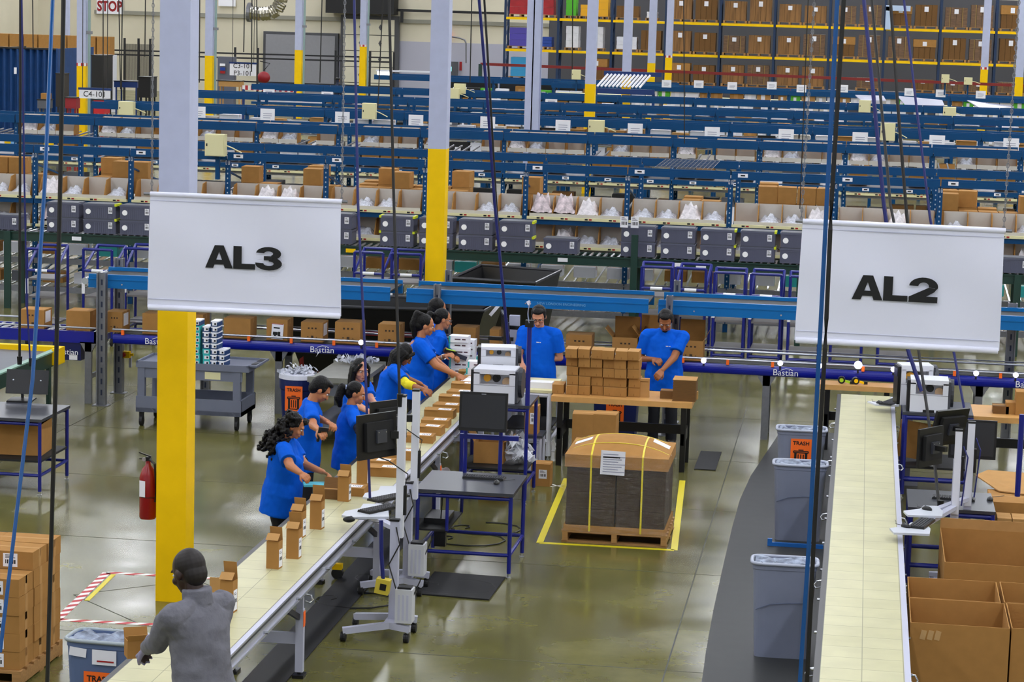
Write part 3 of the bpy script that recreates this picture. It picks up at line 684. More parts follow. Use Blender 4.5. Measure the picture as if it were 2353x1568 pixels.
for k in range(n):
    h = b.z/n; pm = MB().mm((a.x, 136.45, h*k+.02), (b.x, 136.6, h*(k+1)-.02)).build('door_panel', mat('cream dock door', '#D4CFB8', .6), t)
    for x in (a.x+1.0, b.x-.8): MB().poly([(x-.1, 136.44, h*(k+.5)), (x, 136.44, h*(k+.5)-.18), (x+.1, 136.44, h*(k+.5)), (x, 136.44, h*(k+.5)+.18)], (0, .01, 0)).build('door_stud', FRAME, t)
a, b = pbox((752, 0), (908, 34), 136.0); one('dock_seal', MB().mm((a.x, 135.6, a.z), (b.x, 136.9, b.z+1)), BLACKR, 'black padded seal above the open dock door', 'dock seal')
one('wall_rail', MB().bar(atY(905, 23, 136.5), atY(1162, 31, 136.5), .12, .14).mm(atY(921, 25, 136.5), atY(926, 52, 136.4)), BLACK, 'black pipe rail high on the wall right of the dock door', 'rail')
struct('trim_3', MB().mm((a.x-14, 136.85, atY(700, 42, 136.9).z-.1), (PX[0], 136.95, atY(700, 42, 136.9).z+.12)), mat('grey wall band', '#8E8C80', .7))
a, b = pbox((1015, 141), (1051, 200), 136.6); a.z = 0; t = MB().mm(a, b).build('door_3', FRAME); t['kind'] = 'structure'
a, b = pbox((1024, 153), (1037, 164), 136.55); one('exit_sign_panel', MB().mm(a, b), mat('cyan lit sign', '#9FF0EC', .5, emit=1.2), 'small pale cyan lit sign in front of the dark side door', 'sign')
a, b = pbox((1022, 74), (1037, 87), 136.85); t = thing('alarm_lamp', 'red exit lamp box on the cream wall beside a conduit', 'lamp', a); MB(a).mm(a, b).build('housing', mat('red lamp', '#E8303A', .4, emit=.8), t)
MB(a).tube([atY(1016, 81, 136.4), atY(1055, 87, 136.4), atY(1068, 92, 136.4), atY(1071, 100, 136.4), atY(1071, 145, 136.4)], .05, 6).build('conduit', GALV, t)
a, b = pbox((1056, 142), (1061, 162), 136.88); one('red_notice', MB().mm(a, b), RED, 'narrow red notice right of the dark side door', 'sign')
# duct
D = [atY(573, 28, 118), atY(600, 32, 118), atY(622, 30, 118), atY(636, 22, 118), atY(645, 5, 118), atY(648, -30, 118), atY(650, -260, 118)]
m = MB(); P = []
for i in range(len(D)-1):
    for k in range(6): P.append(D[i].lerp(D[i+1], k/6))
for i in range(len(P)-1): m.cyl(P[i], P[i].lerp(P[i+1], 1), .32+.03*(i % 2), .32+.03*((i+1) % 2), 12)
one('flexible_duct', m, mat('silver duct foil', '#B9B4A4', .22, .9, bump=.5, bs=6), 'silver flexible duct curling out near the ceiling above the dock', 'duct', smooth=False)
one('duct_ring', MB().cyl(atY(570, 28, 118), atY(577, 28.5, 118), .48, n=16), GALV, 'galvanised collar at the end of the silver duct', 'collar')
# electrical cabinet and signs
a, b = pbox((500, 130), (537, 188), 116, .5); a.z = 0
t = thing('electrical_cabinet', 'grey electrical cabinet with small warning labels left of the C3-101 sign', 'cabinet', a)
MB(a).mm(a, b).build('body', mat('cabinet grey', '#5B5E6C', .5), t)
for (q0, q1, mt) in [((505, 146), (517, 152), WHITE), ((506, 155), (517, 162), BLUEW), ((506, 163), (517, 169), RED)]:
    u, v = pbox(q0, q1, 115.9, .05); MB(a).mm(u, v).build('warning_label', mt, t)
def sign(p0, p1, Y, lines, sz, label, mt_t, frame=True, sx=1, top=None, bold=0):
    a, b = pbox(p0, p1, Y, .04); c = (a+b)/2; t = thing('hanging_sign', label, 'sign', c)
    MB(c).mm(a, b).build('board', WHITE, t)
    if frame: MB(c).mm((a.x-.03, Y-.01, b.z), (b.x+.03, Y+.05, b.z+.07)).build('top_bar', RBLUE2, t)
    for x in (a.x+.1, b.x-.1): MB(c).cyl((x, Y+.02, b.z), (x, Y+.02, 11.6), .012, n=5).build('hanger', BLACK, t)
    for i, s in enumerate(lines): text(s, sz, mt_t, t, (0, -.03, (len(lines)/2-.5-i)*sz*1.08), bold=bold, sx=sx)
sign((182, 206), (253, 228), 72, ['C4-101'], .24, 'white C4-101 aisle sign hanging before a yellow column', INK)
sign((528, 146), (588, 175), 96, ['C3-101', 'P3-101'], .27, 'white sign with C3-101 above P3-101 beside the electrical cabinet', INK)
REDT = mat('dark red lettering', '#8E0E18', .6)
a, b = pbox((222, -10), (282, 33), 136.8, .06); c = (a+b)/2; t = thing('stop_sign', 'white wall board reading STOP in dark red letters', 'sign', c)
MB(c).mm(a, b).build('board', WHITE, t); text('STOP', .8, REDT, t, (0, -.04, -.1), bold=.03, sx=.78)
a, b = pbox((502, -12), (541, 15), 136.8, .06); one('wall_board', MB().mm(a, b), WHITE, 'blank white board at the top edge left of the duct', 'sign')
# fence of the cage
FB = mat('black fence steel', '#15161C', .5)
t = thing('cage_fence', 'black steel fence with rails standing before the cream back wall', 'fence', atY(430, 185, 124)); o = t.location.copy()
for (x0, y0, x1, y1) in [(258, 115, 900, 133), (258, 125, 900, 143), (420, 182, 900, 200)]: MB(o).bar(atY(x0, y0, 124), atY(x1, y1, 124), .06, .08).build('rail', FB, t)
for px in (286, 318, 345, 450, 540, 592, 690, 771, 850, 905):
    p = atY(px, 150, 124); MB(o).mm((p.x-.05, 123.95, 0), (p.x+.05, 124.05, 3.0 if px > 500 else 3.3)).build('post', FB, t)
for k in range(46):
    p = atY(286+k*1.4, 150, 124.1); MB(o).mm((p.x-.008, 124.1, 1), (p.x+.008, 124.12, 3)).build('wire', FB, t)
# blue curtain enclosure
t = thing('curtain_enclosure', 'blue curtain enclosure at the far left behind the racks', 'curtain', atY(60, 250, 84)); o = t.location.copy()
a, b = atY(-30, 110, 84), atY(131, 112, 84); m = MB(o); n = 60; P = []
for i in range(n+1):
    x = a.x+(b.x-a.x)*i/n; P += [(x, 84+.12*math.sin(i*1.1), 0), (x, 84+.12*math.sin(i*1.1+.4), a.z)]
m.add(P, [(2*i, 2*i+2, 2*i+3, 2*i+1) for i in range(n)]); m.build('curtain', CURTAIN, t, True)
MB(o).mm((a.x, 83.9, a.z), (b.x, 84.1, a.z+.06)).build('curtain_rail', BLACK, t); MB(o).mm((b.x, 83.9, 0), (b.x+.06, 88, a.z+.05)).build('side_curtain', CURTAIN, t)
MB(o).mm((a.x, 84.1, 0), (a.x+.05, 88, a.z)).build('frame_post', BLACK, t)
u, v = pbox((32, 155), (38, 170), 83.7, .02); MB(o).mm(u, v).build('paper_tag', WHITE, t)
# shelf with cartons above the curtain
t = thing('storage_shelf', 'pale storage shelf behind the curtain with a row of cartons on top', 'shelf', atY(100, 200, 112)); o = t.location.copy()
a, b = atY(-20, 118, 112), atY(252, 124, 112)
for z in (.4, 1.2, 2.0, a.z-.06): MB(o).mm((a.x, 112, z), (b.x, 113, z+.06)).build('shelf_board', WHITEP, t)
for k in range(5): x = a.x+(b.x-a.x)*k/4; MB(o).mm((x-.04, 112, 0), (x+.04, 113, a.z)).build('post', WHITEP, t)
for k in range(8):
    x = a.x+.1+(b.x-a.x-.1)*k/8
    carton_at('shelftop', (x+.36, 112.5, a.z+.005), 0, 'brown carton on top of the pale storage shelf, %s from the picture edge' % ORD[k], 'cartons in the row above the blue curtain', .66, .7, .85)
for k, (px, mt, nm) in enumerate([(160, WHITE, 'white'), (173, GREENP, 'lime'), (221, WHITEP, 'pale'), (235, CARD, 'brown')]):
    p = atY(px, 190, 112); carton('carton_box', nm+' carton standing on the pale storage shelf beside a yellow column', .22, .5, .4, (p.x, 112.4, 1.265), 0, None, mt)
# clutter behind the racks at the left: machines, drums, benches
def clutter(p0, p1, Y, mt, name, label, cat, d=.5, parts=()):
    a, b = pbox(p0, p1, Y, d); t = thing(name, label, cat, (a.x, a.y, 0)); o = V((a.x, a.y, 0))
    MB(o).mm((a.x, a.y, a.z), (b.x, b.y, b.z)).build('body', mt, t)
    if a.z > .15:
        for x in (a.x+.04, b.x-.08):
            MB(o).mm((x, a.y+.05, 0), (x+.05, a.y+.1, a.z)).build('leg', mt, t); MB(o).mm((x, b.y-.1, 0), (x+.05, b.y-.05, a.z)).build('leg', mt, t)
    MB(o).mm((a.x-.02, a.y-.02, b.z), (b.x+.02, b.y+.02, b.z+.03)).build('top', BLACK, t)
clutter((210, 128), (238, 240), 80, BLACK, 'tall_machine', 'tall black machine right of the arrow column', 'machine', 1)
clutter((262, 187), (315, 202), 88, RBLUE2, 'machine_bench', 'dark blue bench inside the black fence', 'bench', .8)
clutter((318, 178), (345, 225), 82, BLACKR, 'waste_drum', 'black machine left of the main column', 'machine', .8)
clutter((215, 230), (240, 262), 66, mat('signal red plastic', '#C01820', .4), 'red_tote_stack', 'red bins behind the second left sign', 'bin', .5)
clutter((150, 225), (175, 250), 76, mat('dull red', '#8E1420', .45), 'red_crate', 'dull red crate below the thin yellow column', 'crate', .4)
clutter((86, 230), (110, 250), 80, MGREY, 'small_cart', 'small grey cart before the blue curtain', 'cart', .5)
p = atY(98, 232, 79.9); carton('carton_box', 'small brown carton on a grey cart before the blue curtain', .28, .3, .2, (p.x+.02, 80.2, atY(98, 230, 80).z+.03), 0)
clutter((128, 170), (148, 246), 82, mat('dark steel', '#2A2320', .5), 'lift_truck_mast', 'dark lift truck mast right of the blue curtain', 'truck', .5)
clutter((502, 186), (552, 200), 99, CARDB, 'pale_crate', 'pale brown crate under the electrical cabinet', 'crate', .6)
t = thing('extinguisher_unit', 'round dark red wheeled unit behind the striped barrier', 'extinguisher', atY(604, 190, 118)); o = t.location.copy()
p = atY(606, 178, 118); MB(o).ell(p, (.33, .25, .3)).build('tank', mat('dull red', '#8E1420', .45), t, True); MB(o).mm((p.x-.1, 118, 0), (p.x+.1, 118.2, p.z)).build('stand', BLACK, t); MB(o).tube([p+V((0, 0, .35)), p+V((.3, 0, .7)), p+V((-.2, 0, .8))], .03).build('hose', BLACK, t)
t = thing('striped_barrier', 'red and white striped barrier beam behind the third rack', 'barrier', atY(556, 204, 84)); o = t.location.copy()
MB(o).bar(atY(556, 201, 84), atY(682, 207, 84), .06, .16).build('beam', HAZ, t)
for px in (560, 678): p = atY(px, 205, 84); MB(o).mm((p.x-.04, 83.96, 0), (p.x+.04, 84.04, p.z)).build('post', RBLUE2, t)
t = thing('bench_lamp', 'glowing white bench lamp under a grey arm near the second column', 'lamp', atY(882, 168, 93)); o = t.location.copy(); a, b = pbox((867, 164), (897, 173), 93, .15)
MB(o).mm(a, b).build('tube', mat('glowing tube', '#FFFFFF', .5, emit=4), t); MB(o).mm((a.x-.05, 93, b.z), (b.x+1.8, 93.2, b.z+.06)).build('housing', WHITEP, t); MB(o).mm((b.x+1.7, 93.05, 0), (b.x+1.8, 93.15, b.z)).build('leg', GALV, t)
# bright cartons at far left between racks
rr = random.Random(5)
for k in range(9):
    p = atY(4+k*12, 296, 57.5); carton_at('fl%d' % (k % 3), (p.x, 57.5, 2.055), .1*k, ['light blue carton', 'white carton', 'yellow carton'][k % 3]+' on the far left platform, %s from the edge' % ORD[k], 'far left carton stack '+'abc'[k % 3], .3, .5, .16+.05*(k % 2), [mat('light blue print', '#7FB4E0', .5), WHITE, YEL][k % 3])
t = thing('stock_platform', 'low platform carrying the bright cartons at far left', 'platform', atY(50, 320, 57.5)); o = t.location.copy(); a = atY(0, 296, 57.5); b = atY(112, 296, 57.5)
MB(o).mm((a.x-.3, 57.1, 1.98), (b.x+.2, 57.95, 2.05)).build('top', GALV, t)
for x in (a.x-.2, b.x+.1):
    for y in (57.15, 57.9): MB(o).mm((x-.03, y-.03, 0), (x+.03, y+.03, 1.98)).build('leg', GALV, t)
# ================================================================ green tote conveyor
GY = 43.0; zg = 1.44
t = thing('tote_conveyor', 'dark green roller conveyor carrying grey totes along the front pick rack', 'conveyor', (-16.5, GY, 0)); o = V((-16.5, GY, 0))
for y in (GY-.02, GY+.62): MB(o).mm((-17.5, y, zg-.17), (4.5, y+.05, zg)).mm((-17.5, y-.03, zg-.02), (4.5, y+.05, zg)).mm((-17.5, y-.03, zg-.17), (4.5, y+.05, zg-.15)).build('side_channel', GREEN, t)
rm = MB().cyl((0, 0, 0), (0, .6, 0), .03, n=8).mesh('roller', STEEL)
for k in range(170): obj('roller', rm, t, V((-17.2+.128*k, GY+.02, zg-.022))-o)
for px in (20, 1456, 2338):
    p = atY(px, 650, GY); 
    for y in (GY-.09, GY+.68): MB(o).mm((p.x-.06, y, 0), (p.x+.06, y+.06, zg+.42 if px == 1456 and y < GY else zg)).build('post', GREEN, t)
for px in (480, 985, 1840): p = atY(px, 590, GY); MB(o).mm((p.x-.05, GY-.05, 0), (p.x+.05, GY+.02, zg)).build('post', GREEN, t)
for px, mt in ((807, YEL), (1612, WHITE), (1562, WHITE), (1294, WHITE), (178, WHITE)):
    p = atY(px, 590, GY); MB(o).mm((p.x-.09, GY-.056, zg-.12), (p.x+.09, GY-.05, zg-.05)).build('sticker', mt, t)
p = atY(1450, 508, GY-.1); m = MB(o); barcode(m, (p.x-.12, GY-.12, p.z-.02), .14, .2); barcode(m, (p.x+.07, GY-.12, p.z-.02), .14, .2); m.build('location_card', None, t)
# totes
def make_tote(w=.63, h=.262, d=.42):
    t = thing('grey_tote', 'grey plastic tote', 'tote')
    m = MB(); m.loft  # ribbed tapered body
    m.box((0, 0, h/2), (w*.97, d*.96, h), None, None)
    m.box((0, 0, h-.015), (w, d, .03)); m.box((0, 0, h-.05), (w*.99, d*.985, .01))
    for k in range(17): m.mm((-w*.46+w*.92*k/16-.003, -d*.48-.006, .01), (-w*.46+w*.92*k/16+.003, -d*.48, h-.06))
    m.build('tote_body', TOTE, t)
    MB().mm((-w*.46, -d*.46, h), (w*.46, d*.46, h+.012)).build('lid', MGREY, t)
    MB().cyl((-w*.34, -d*.49, h*.48), (-w*.34, -d*.49-.008, h*.48), .05, n=20).build('round_sticker', mat('bright white sticker', '#FFFFFF', .4), t)
    barcode(MB(), (w*.33, -d*.49-.006, h*.6), .08, .12).build('barcode_label', None, t)
    return t
YS = mat('lime strap', '#C8D41C', .4)
T0 = make_tote(); used = False
def tote(px, level, label, strap=0):
    global used
    p = atY(px, 560, GY+.1); loc = (p.x, GY+.31, zg+.012+.277*level)
    if not used: T0.location = loc; r = T0; used = True
    else: r = clone(T0, loc)
    r['label'] = label; r['group'] = 'grey totes on the green conveyor'
    if strap:
        for s in ((-.31, .31) if strap == 2 else (.31,)): MB().mm((s-.02, -.215, .235), (s+.02, .1, .28)).build('corner_strap', YS, r)
cols = [(8, 1, 'far left edge'), (144, 2, 'left of the two hanging hoses'), (228, 2, 'second column of the left group'), (312, 2, 'third column, next to the AL3 banner'), (397, 2, 'behind the AL3 banner'),
        (770, 2, 'just right of the AL3 banner'), (911, 2, 'yellow strapped column left of the yellow pillar'), (1001, 2, 'partly hidden by the yellow pillar'), (1092, 2, 'second column right of the yellow pillar'), (1185, 2, 'third column right of the yellow pillar'), (1288, 1, 'single tote'),
        (1466, 2, 'beside the green post with cards'), (1558, 2, 'second right of the green post'), (1649, 2, 'third right of the green post'), (1741, 2, 'fourth right of the green post'), (1833, 2, 'beside the AL2 banner edge'), (2330, 1, 'right edge past the AL2 banner')]
for px, n, wh in cols:
    for L in range(n):
        tote(px, L, ('single low' if n == 1 else ['lower', 'upper'][L])+' grey tote on the green conveyor, '+wh, 2 if px == 911 else 1 if px in (228, 312, 1185, 1649, 1741) else 0)
# ================================================================ royal blue carton conveyor
BYF, zt, zb_ = 33.35, 1.06, .90
p221 = atY(222, 790, BYF).x
t = thing('carton_conveyor', 'long royal blue carton conveyor with twin grey guide rails crossing the hall', 'conveyor', (-8, BYF, 0)); o = V((-8, BYF, 0))
xa, xb = -13.2, 3.4
def side(y, x0, x1, z0, z1, sgn):
    m = MB(o); n = 8; P = []
    for i in range(n+1):
        a = -PI/2+PI*i/n; P.append((y-sgn*.035*math.cos(a), (z0+z1)/2+(z1-z0)/2*math.sin(a)))
    P += [(y+sgn*.03, z1), (y+sgn*.03, z0)]
    return m.poly([(x0, q[0], q[1]) for q in P], (x1-x0, 0, 0))
side(BYF, p221+.25, xb, zb_, zt-.02, 1).build('side_frame', BBLUE, t); side(BYF+.62, p221+.25, xb, zb_, zt-.02, -1).build('side_frame', BBLUE, t)
MB(o).mm((p221+.3, BYF+.05, zt-.05), (xb, BYF+.57, zt-.015)).build('belt', BLACKR, t)
MB(o).mm((xa, BYF, zb_-.02), (p221, BYF+.05, zt-.01)).build('side_frame', BBLUE, t); MB(o).mm((xa, BYF+.6, zb_-.02), (p221, BYF+.65, zt-.01)).build('side_frame', BBLUE, t); MB(o).mm((p221-.04, BYF, zb_-.02), (p221, BYF+.65, zt-.01)).build('end_plate', BBLUE, t)
rm = MB().cyl((0, 0, 0), (.0, .56, 0), .026, n=8).mesh('roller', STEEL)
for k in range(18): obj('roller', rm, t, V((xa+.1+.14*k, BYF+.04, zt-.03))-o)
for y, z in ((BYF-.03, zt+.05), (BYF+.66, zt+.07)):
    MB(o).cyl((xa, y, z), (p221, y, z), .014, n=8).build('guide_rail', ALU, t); MB(o).cyl((p221+.25, y, z), (xb, y, z), .016, n=8).build('guide_rail', ALU, t)
    MB(o).cyl((p221+.25, y, z+.04), (xb, y, z+.04), .01, n=6).build('guide_rail', ALU, t) if y > BYF else None
bk = MB().mm((-.02, -.03, 0), (.02, .0, .07)).mesh('rail_bracket', ORANGE)
x = p221+.4
while x < xb: obj('rail_bracket', bk, t, V((x, BYF-.02, zt-.025))-o); x += .62
for px in (203, 1180, 1760, 2250, 640):
    p = atY(px, 900, BYF+.02)
    for y in (BYF+.0, BYF+.58):
        MB(o).mm((p.x-.05, y, 0), (p.x+.05, y+.05, zb_)).poly([(p.x-.13, y, zb_), (p.x+.13, y, zb_), (p.x+.05, y, zb_-.14), (p.x-.05, y, zb_-.14)], (0, .05, 0)).build('leg', GALV, t)
    MB(o).mm((p.x-.015, BYF+.05, .35), (p.x+.015, BYF+.58, .42)).build('leg_brace', GALV, t)
p = atY(150, 810, BYF-.02); MB(o).mm((p.x-.2, BYF+.02, .62), (p.x+.22, BYF+.5, zb_)).build('drive_unit', mat('deep navy paint', '#0A1550', .35), t); text('Bastian', .12, WHITE, t, V((p.x+.02, BYF-.005, .74))-o); MB(o).mm((p.x+.05, BYF+.005, .63), (p.x+.17, BYF+.02, .7)).build('rating_plate', WHITE, t)
for px, py in ((360, 789), (740, 808), (1426, 838), (1805, 861), (2363, 886)):
    p = atY(px, py, BYF-.04); text('Bastian', .125, WHITE, t, V((p.x, BYF-.042, (zb_+zt)/2-.02))-o); MB(o).tube([(p.x-.07, BYF-.042, .995), (p.x, BYF-.042, 1.02), (p.x+.05, BYF-.042, 1.018), (p.x+.1, BYF-.042, .995)], .004, 4).build('logo_arc', WHITE, t)
PE = mat('reflector glare glow', '#E4DEFF', .3, emit=6)  # glow put in for glare off the conveyor's reflectors
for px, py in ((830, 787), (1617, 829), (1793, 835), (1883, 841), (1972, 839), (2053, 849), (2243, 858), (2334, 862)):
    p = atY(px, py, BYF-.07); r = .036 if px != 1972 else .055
    MB(o).cyl(p, p+V((0, -.02, 0)), r, n=14).build('glare_reflector', PE, t); MB(o).mm((p.x-.012, p.y, zt-.05), (p.x+.012, p.y+.03, p.z)).build('sensor_bracket', BLACK, t)
# cartons riding on it
def print_marks(w, d, h):
    m = MB(); m.use(mat('brown print', '#3A2A18', .8)); y = -d/2-.001
    for k in range(3): m.mm((-w*.18+w*.16*k, y-.001, h*.66), (-w*.1+w*.16*k, y, h*.74))
    m.mm((-w*.03, y-.001, h*.2), (w*.08, y, h*.32)); m.mm((-w*.2, y-.001, h*.24), (-w*.15, y, h*.29)); m.mm((w*.2, y-.001, h*.22), (w*.23, y, h*.27))
    return m
def conv_carton(x0, x1, yt, yb, label, marks=True, rot=0, lab=None, opn=False, yoff=0):
    Yf = BYF+.1+yoff; a = atY(x0, yb, Yf); b = atY(x1, yb, Yf); c = atY((x0+x1)/2, yt, Yf)
    w = b.x-a.x; h = max(.12, c.z-zt+.005); d = .36; t = thing('shipping_carton', label, 'box', ((a.x+b.x)/2, Yf+d/2, zt-.012), rot, 'cartons riding on the royal blue conveyor')
    if opn: open_box(w, d, h, flaps=(('B', .26, -.1), ('R', .16, .5), ('L', .16, .7)), mt=CARD).build('carton', None, t)
    else: card_box(w, d, h, CARD).build('carton', None, t)
    if marks: print_marks(w, d, h).build('print_marks', None, t)
    if lab == 'side': MB().mm((w/2, -.12, h*.3), (w/2+.003, .1, h*.9)).build('side_label', WHITE, t)
    if lab == 'sign':
        R = RY(.06); m = MB(); m.use(WHITE).box((.01, -d/2-.012, .13), (.17, .006, .22), R).use(RED).box((.01, -d/2-.016, .236), (.17, .002, .008), R).use(INK)
        m.box((-.0, -d/2-.016, .18), (.09, .002, .02), R).box((-.02, -d/2-.016, .1), (.07, .002, .045), R).box((.035, -d/2-.016, .095), (.035, .002, .06), R)
        m.cyl((-.025, -d/2-.015, .07), (-.025, -d/2-.018, .07), .017, n=10).cyl((.04, -d/2-.015, .065), (.04, -d/2-.018, .065), .017, n=10); m.build('truck_sign', None, t)
    return t
for args in [((47, 101, 711, 757, 'first carton from the far left of the royal blue conveyor, side label showing'), dict(lab='side')), ((152, 207, 714, 761, 'plain second carton on the rollers left of the grey post'), dict(marks=False)),
    ((243, 281, 716, 766, 'carton half hidden by the tall grey post'), dict(lab='side')), ((327, 372, 720, 772, 'carton left of the main yellow column'), dict(marks=False)), ((430, 466, 722, 775, 'carton right of the main yellow column'), {}),
    ((514, 575, 731, 784, 'plain carton below the right corner of the AL3 banner'), dict(marks=False)), ((612, 660, 734, 787, 'carton with a white truck sign leaning on it'), dict(marks=False, lab='sign')),
    ((691, 741, 740, 790, 'carton between the truck sign and the Bastian lettering'), dict(lab='side')), ((769, 827, 740, 797, 'wide carton left of the conveyor reflector with glare'), {}), ((868, 918, 745, 801, 'carton behind the black hanging cable'), {}),
    ((1124, 1146, 757, 812, 'narrow carton behind the white product stack'), dict(marks=False)), ((1040, 1092, 752, 800, 'carton behind the tall white product stack'), dict(marks=False)),
    ((1299, 1358, 769, 830, 'closed carton between the two facing men'), {}), ((1405, 1463, 775, 835, 'open flapped carton behind the folded carton wall'), dict(opn=True)), ((1466, 1506, 772, 838, 'open carton behind the man at the bench, left side'), dict(opn=True, marks=False)), ((1556, 1614, 782, 842, 'open carton right of the man at the bench'), dict(opn=True))]:
    conv_carton(*args[0], **args[1])
# yellow emergency switch on the post
p = atY(287, 814, BYF+1.1); t = thing('stop_switch', 'yellow emergency stop switch with red button under the blue conveyor', 'switch', p)
MB().mm((-.09, -.06, -.05), (.09, .0, .05)).mm((-.14, -.04, -.02), (.14, -.02, .02)).build('housing', YEL, t); MB().cyl((0, -.06, 0), (0, -.09, 0), .035, n=12).build('button', RED, t); MB().mm((-.06, 0, -.25), (-.02, .03, .22)).mm((.06, 0, -.2), (.1, .03, .22)).build('bracket', ALUP, t)
# ================================================================ sky blue overhead conveyor on slotted posts
NY = 33.33; z1, z0 = 1.895, 1.70
def skyblue(xa, xb, label, end=True):
    t = thing('overhead_conveyor', label, 'conveyor', (xa, NY, 0)); o = V((xa, NY, 0))
    for y, s in ((NY, 1), (NY+.95, -1)):
        MB(o).mm((xa, y, z0), (xb, y+.05, z0+.13)).mm((xa, y+.012*s, z0+.13), (xb, y+.05+.012*s, z1)).mm((xa, y-.01, z0+.12), (xb, y+.05, z0+.135)).build('side_rail', NLBLUE, t)
    MB(o).mm((xa+.05, NY+.06, z1-.07), (xb, NY+.94, z1-.05)).build('belt', BLACKR, t)
    if end: MB(o).cyl((xa-.05, NY+.0, z0+.09), (xa-.05, NY+.98, z0+.09), .05, n=12).build('end_roller', STEEL, t)
    for k in range(int((xb-xa)/1.2)): MB(o).cyl((xa+.5+1.2*k, NY, z0+.06), (xa+.5+1.2*k, NY-.008, z0+.06), .012, n=8).build('bolt', STEEL, t)
    return t, o
t, o = skyblue(atY(203, 650, NY).x, -6.52, 'sky blue overhead conveyor section left of the grey post behind the women')
t, o = skyblue(-6.28, -2.86, 'middle sky blue overhead conveyor section with white maker lettering', False)
p = atY(1290, 697, NY); text('NEW LONDON ENGINEERING', .05, mat('pale lettering', '#6FB0D8', .5), t, V((p.x, NY-.012, z0+.07))-o); MB(o).box((p.x-.46, NY-.006, z0+.07), (.05, .004, .06), RY(-.5)).build('logo', WHITE, t)
t, o = skyblue(-2.72, 3.4, 'right sky blue overhead conveyor section running behind the AL2 banner', False)
SLOTK = mat('dark slot', '#26304A', .6)
def post(px, top, label, y, w=.13):
    p = atY(px, 660, y); t = thing('slotted_post', label, 'post', (p.x, y, 0)); h = top
    MB().mm((-w/2, 0, 0), (w/2, .014, h)).mm((-w/2, -.05, 0), (-w/2+.018, .07, h)).mm((w/2-.018, -.05, 0), (w/2, .07, h)).build('channel', GALV, t)
    m = MB(); z = .15
    while z < h-.1: m.mm((-.012, -.004, z), (.012, 0, z+.08)); z += .16
    m.build('slot', SLOTK, t); MB().mm((-w/2-.05, -.08, 0), (w/2+.05, .1, .012)).build('foot_plate', GALV, t)
post(234, 1.93, 'tall slotted grey post in front of the blue conveyor at the left', NY-.07); post(274, 2.02, 'slotted grey post behind the left one', NY+1.05)
post(1005, 1.98, 'slotted grey post behind the women, front one', NY-.06, .09); post(1030, 2.06, 'slotted grey post behind the women, rear one', NY+1.05, .09)
post(1540, 1.97, 'slotted grey post behind the man at the bench, front one', NY-.06, .09); post(1556, 2.06, 'slotted grey post behind the man at the bench, rear one', NY+1.05, .09); post(474, 2.0, 'slotted grey post right of the main yellow column', NY+1.05)
post(2330, 1.95, 'slotted grey post at the right edge', NY+1.05)
# ================================================================ black hoppers, blue stock carts
def hopper(FL, FR, BR, BL, label):
    c = (FL+FR+BR+BL)/4; z = FL.z; t = thing('tilt_hopper', label, 'hopper', (c.x, c.y, 0)); o = V((c.x, c.y, 0))
    Q = [FL, FR, BR, BL]; B = [V((q.x*.8+c.x*.2, q.y*.75+c.y*.25, .3)) for q in Q]
    I = [q*.93+c*.07 for q in Q]
    for q in I: q.z = z-.01
    J = [b*.93+V((c.x, c.y, .3))*.07+V((0, 0, .03)) for b in B]
    m = MB(o); m.add(Q+B, [(0, 1, 5, 4), (1, 2, 6, 5), (2, 3, 7, 6), (3, 0, 4, 7), (7, 6, 5, 4)]); m.add(I+J, [(4, 5, 1, 0), (5, 6, 2, 1), (6, 7, 3, 2), (7, 4, 0, 3), (4, 7, 6, 5)])
    m.build('hopper_body', mat('black hopper plastic', '#0A0A0B', .38), t)
    MB(o).tube(Q+[Q[0]], .028, 8).build('rim', mat('hopper rim', '#2A2B30', .3), t)
    m = MB(o)
    for k in (0, 1):
        x = B[0].x*(1-k)+B[1].x*k; m.mm((x-.03, B[0].y, .12), (x+.03, B[2].y, .18))
    m.mm((B[0].x, B[0].y-.03, .9), (B[1].x, B[0].y, .96)).mm((B[0].x, B[0].y-.03, .12), (B[1].x, B[0].y+.03, .18)); m.mm((B[0].x-.03, B[0].y-.04, .12), (B[0].x+.03, B[0].y, .96)).mm((B[1].x-.03, B[0].y-.04, .12), (B[1].x+.03, B[0].y, .96))
    m.build('steel_frame', REDB, t)
    for x in (B[0].x, B[1].x):
        for y in (B[0].y+.1, B[2].y-.1): MB(o).cyl((x-.03, y, .1), (x+.03, y, .1), .1, n=14).build('wheel', BLACKR, t)
    return t
hopper(*[at(*q, 1.32) for q in ((1039, 639), (1230, 651), (1288, 623), (1104, 610))], 'open black hopper with sloped sides behind the sky blue conveyor')
hopper(*[at(*q, 1.32) for q in ((640, 702), (1112, 715), (1160, 690), (720, 678))], 'long black hopper standing between the carton conveyor and the raised conveyor')
p = at(1128, 708, 1.33); one('hopper_tag', MB().box((p.x+.06, p.y-.05, 1.3), (.2, .01, .05), RY(-.9)), WHITE, 'white tag stuck on the corner of the long black hopper', 'tag')
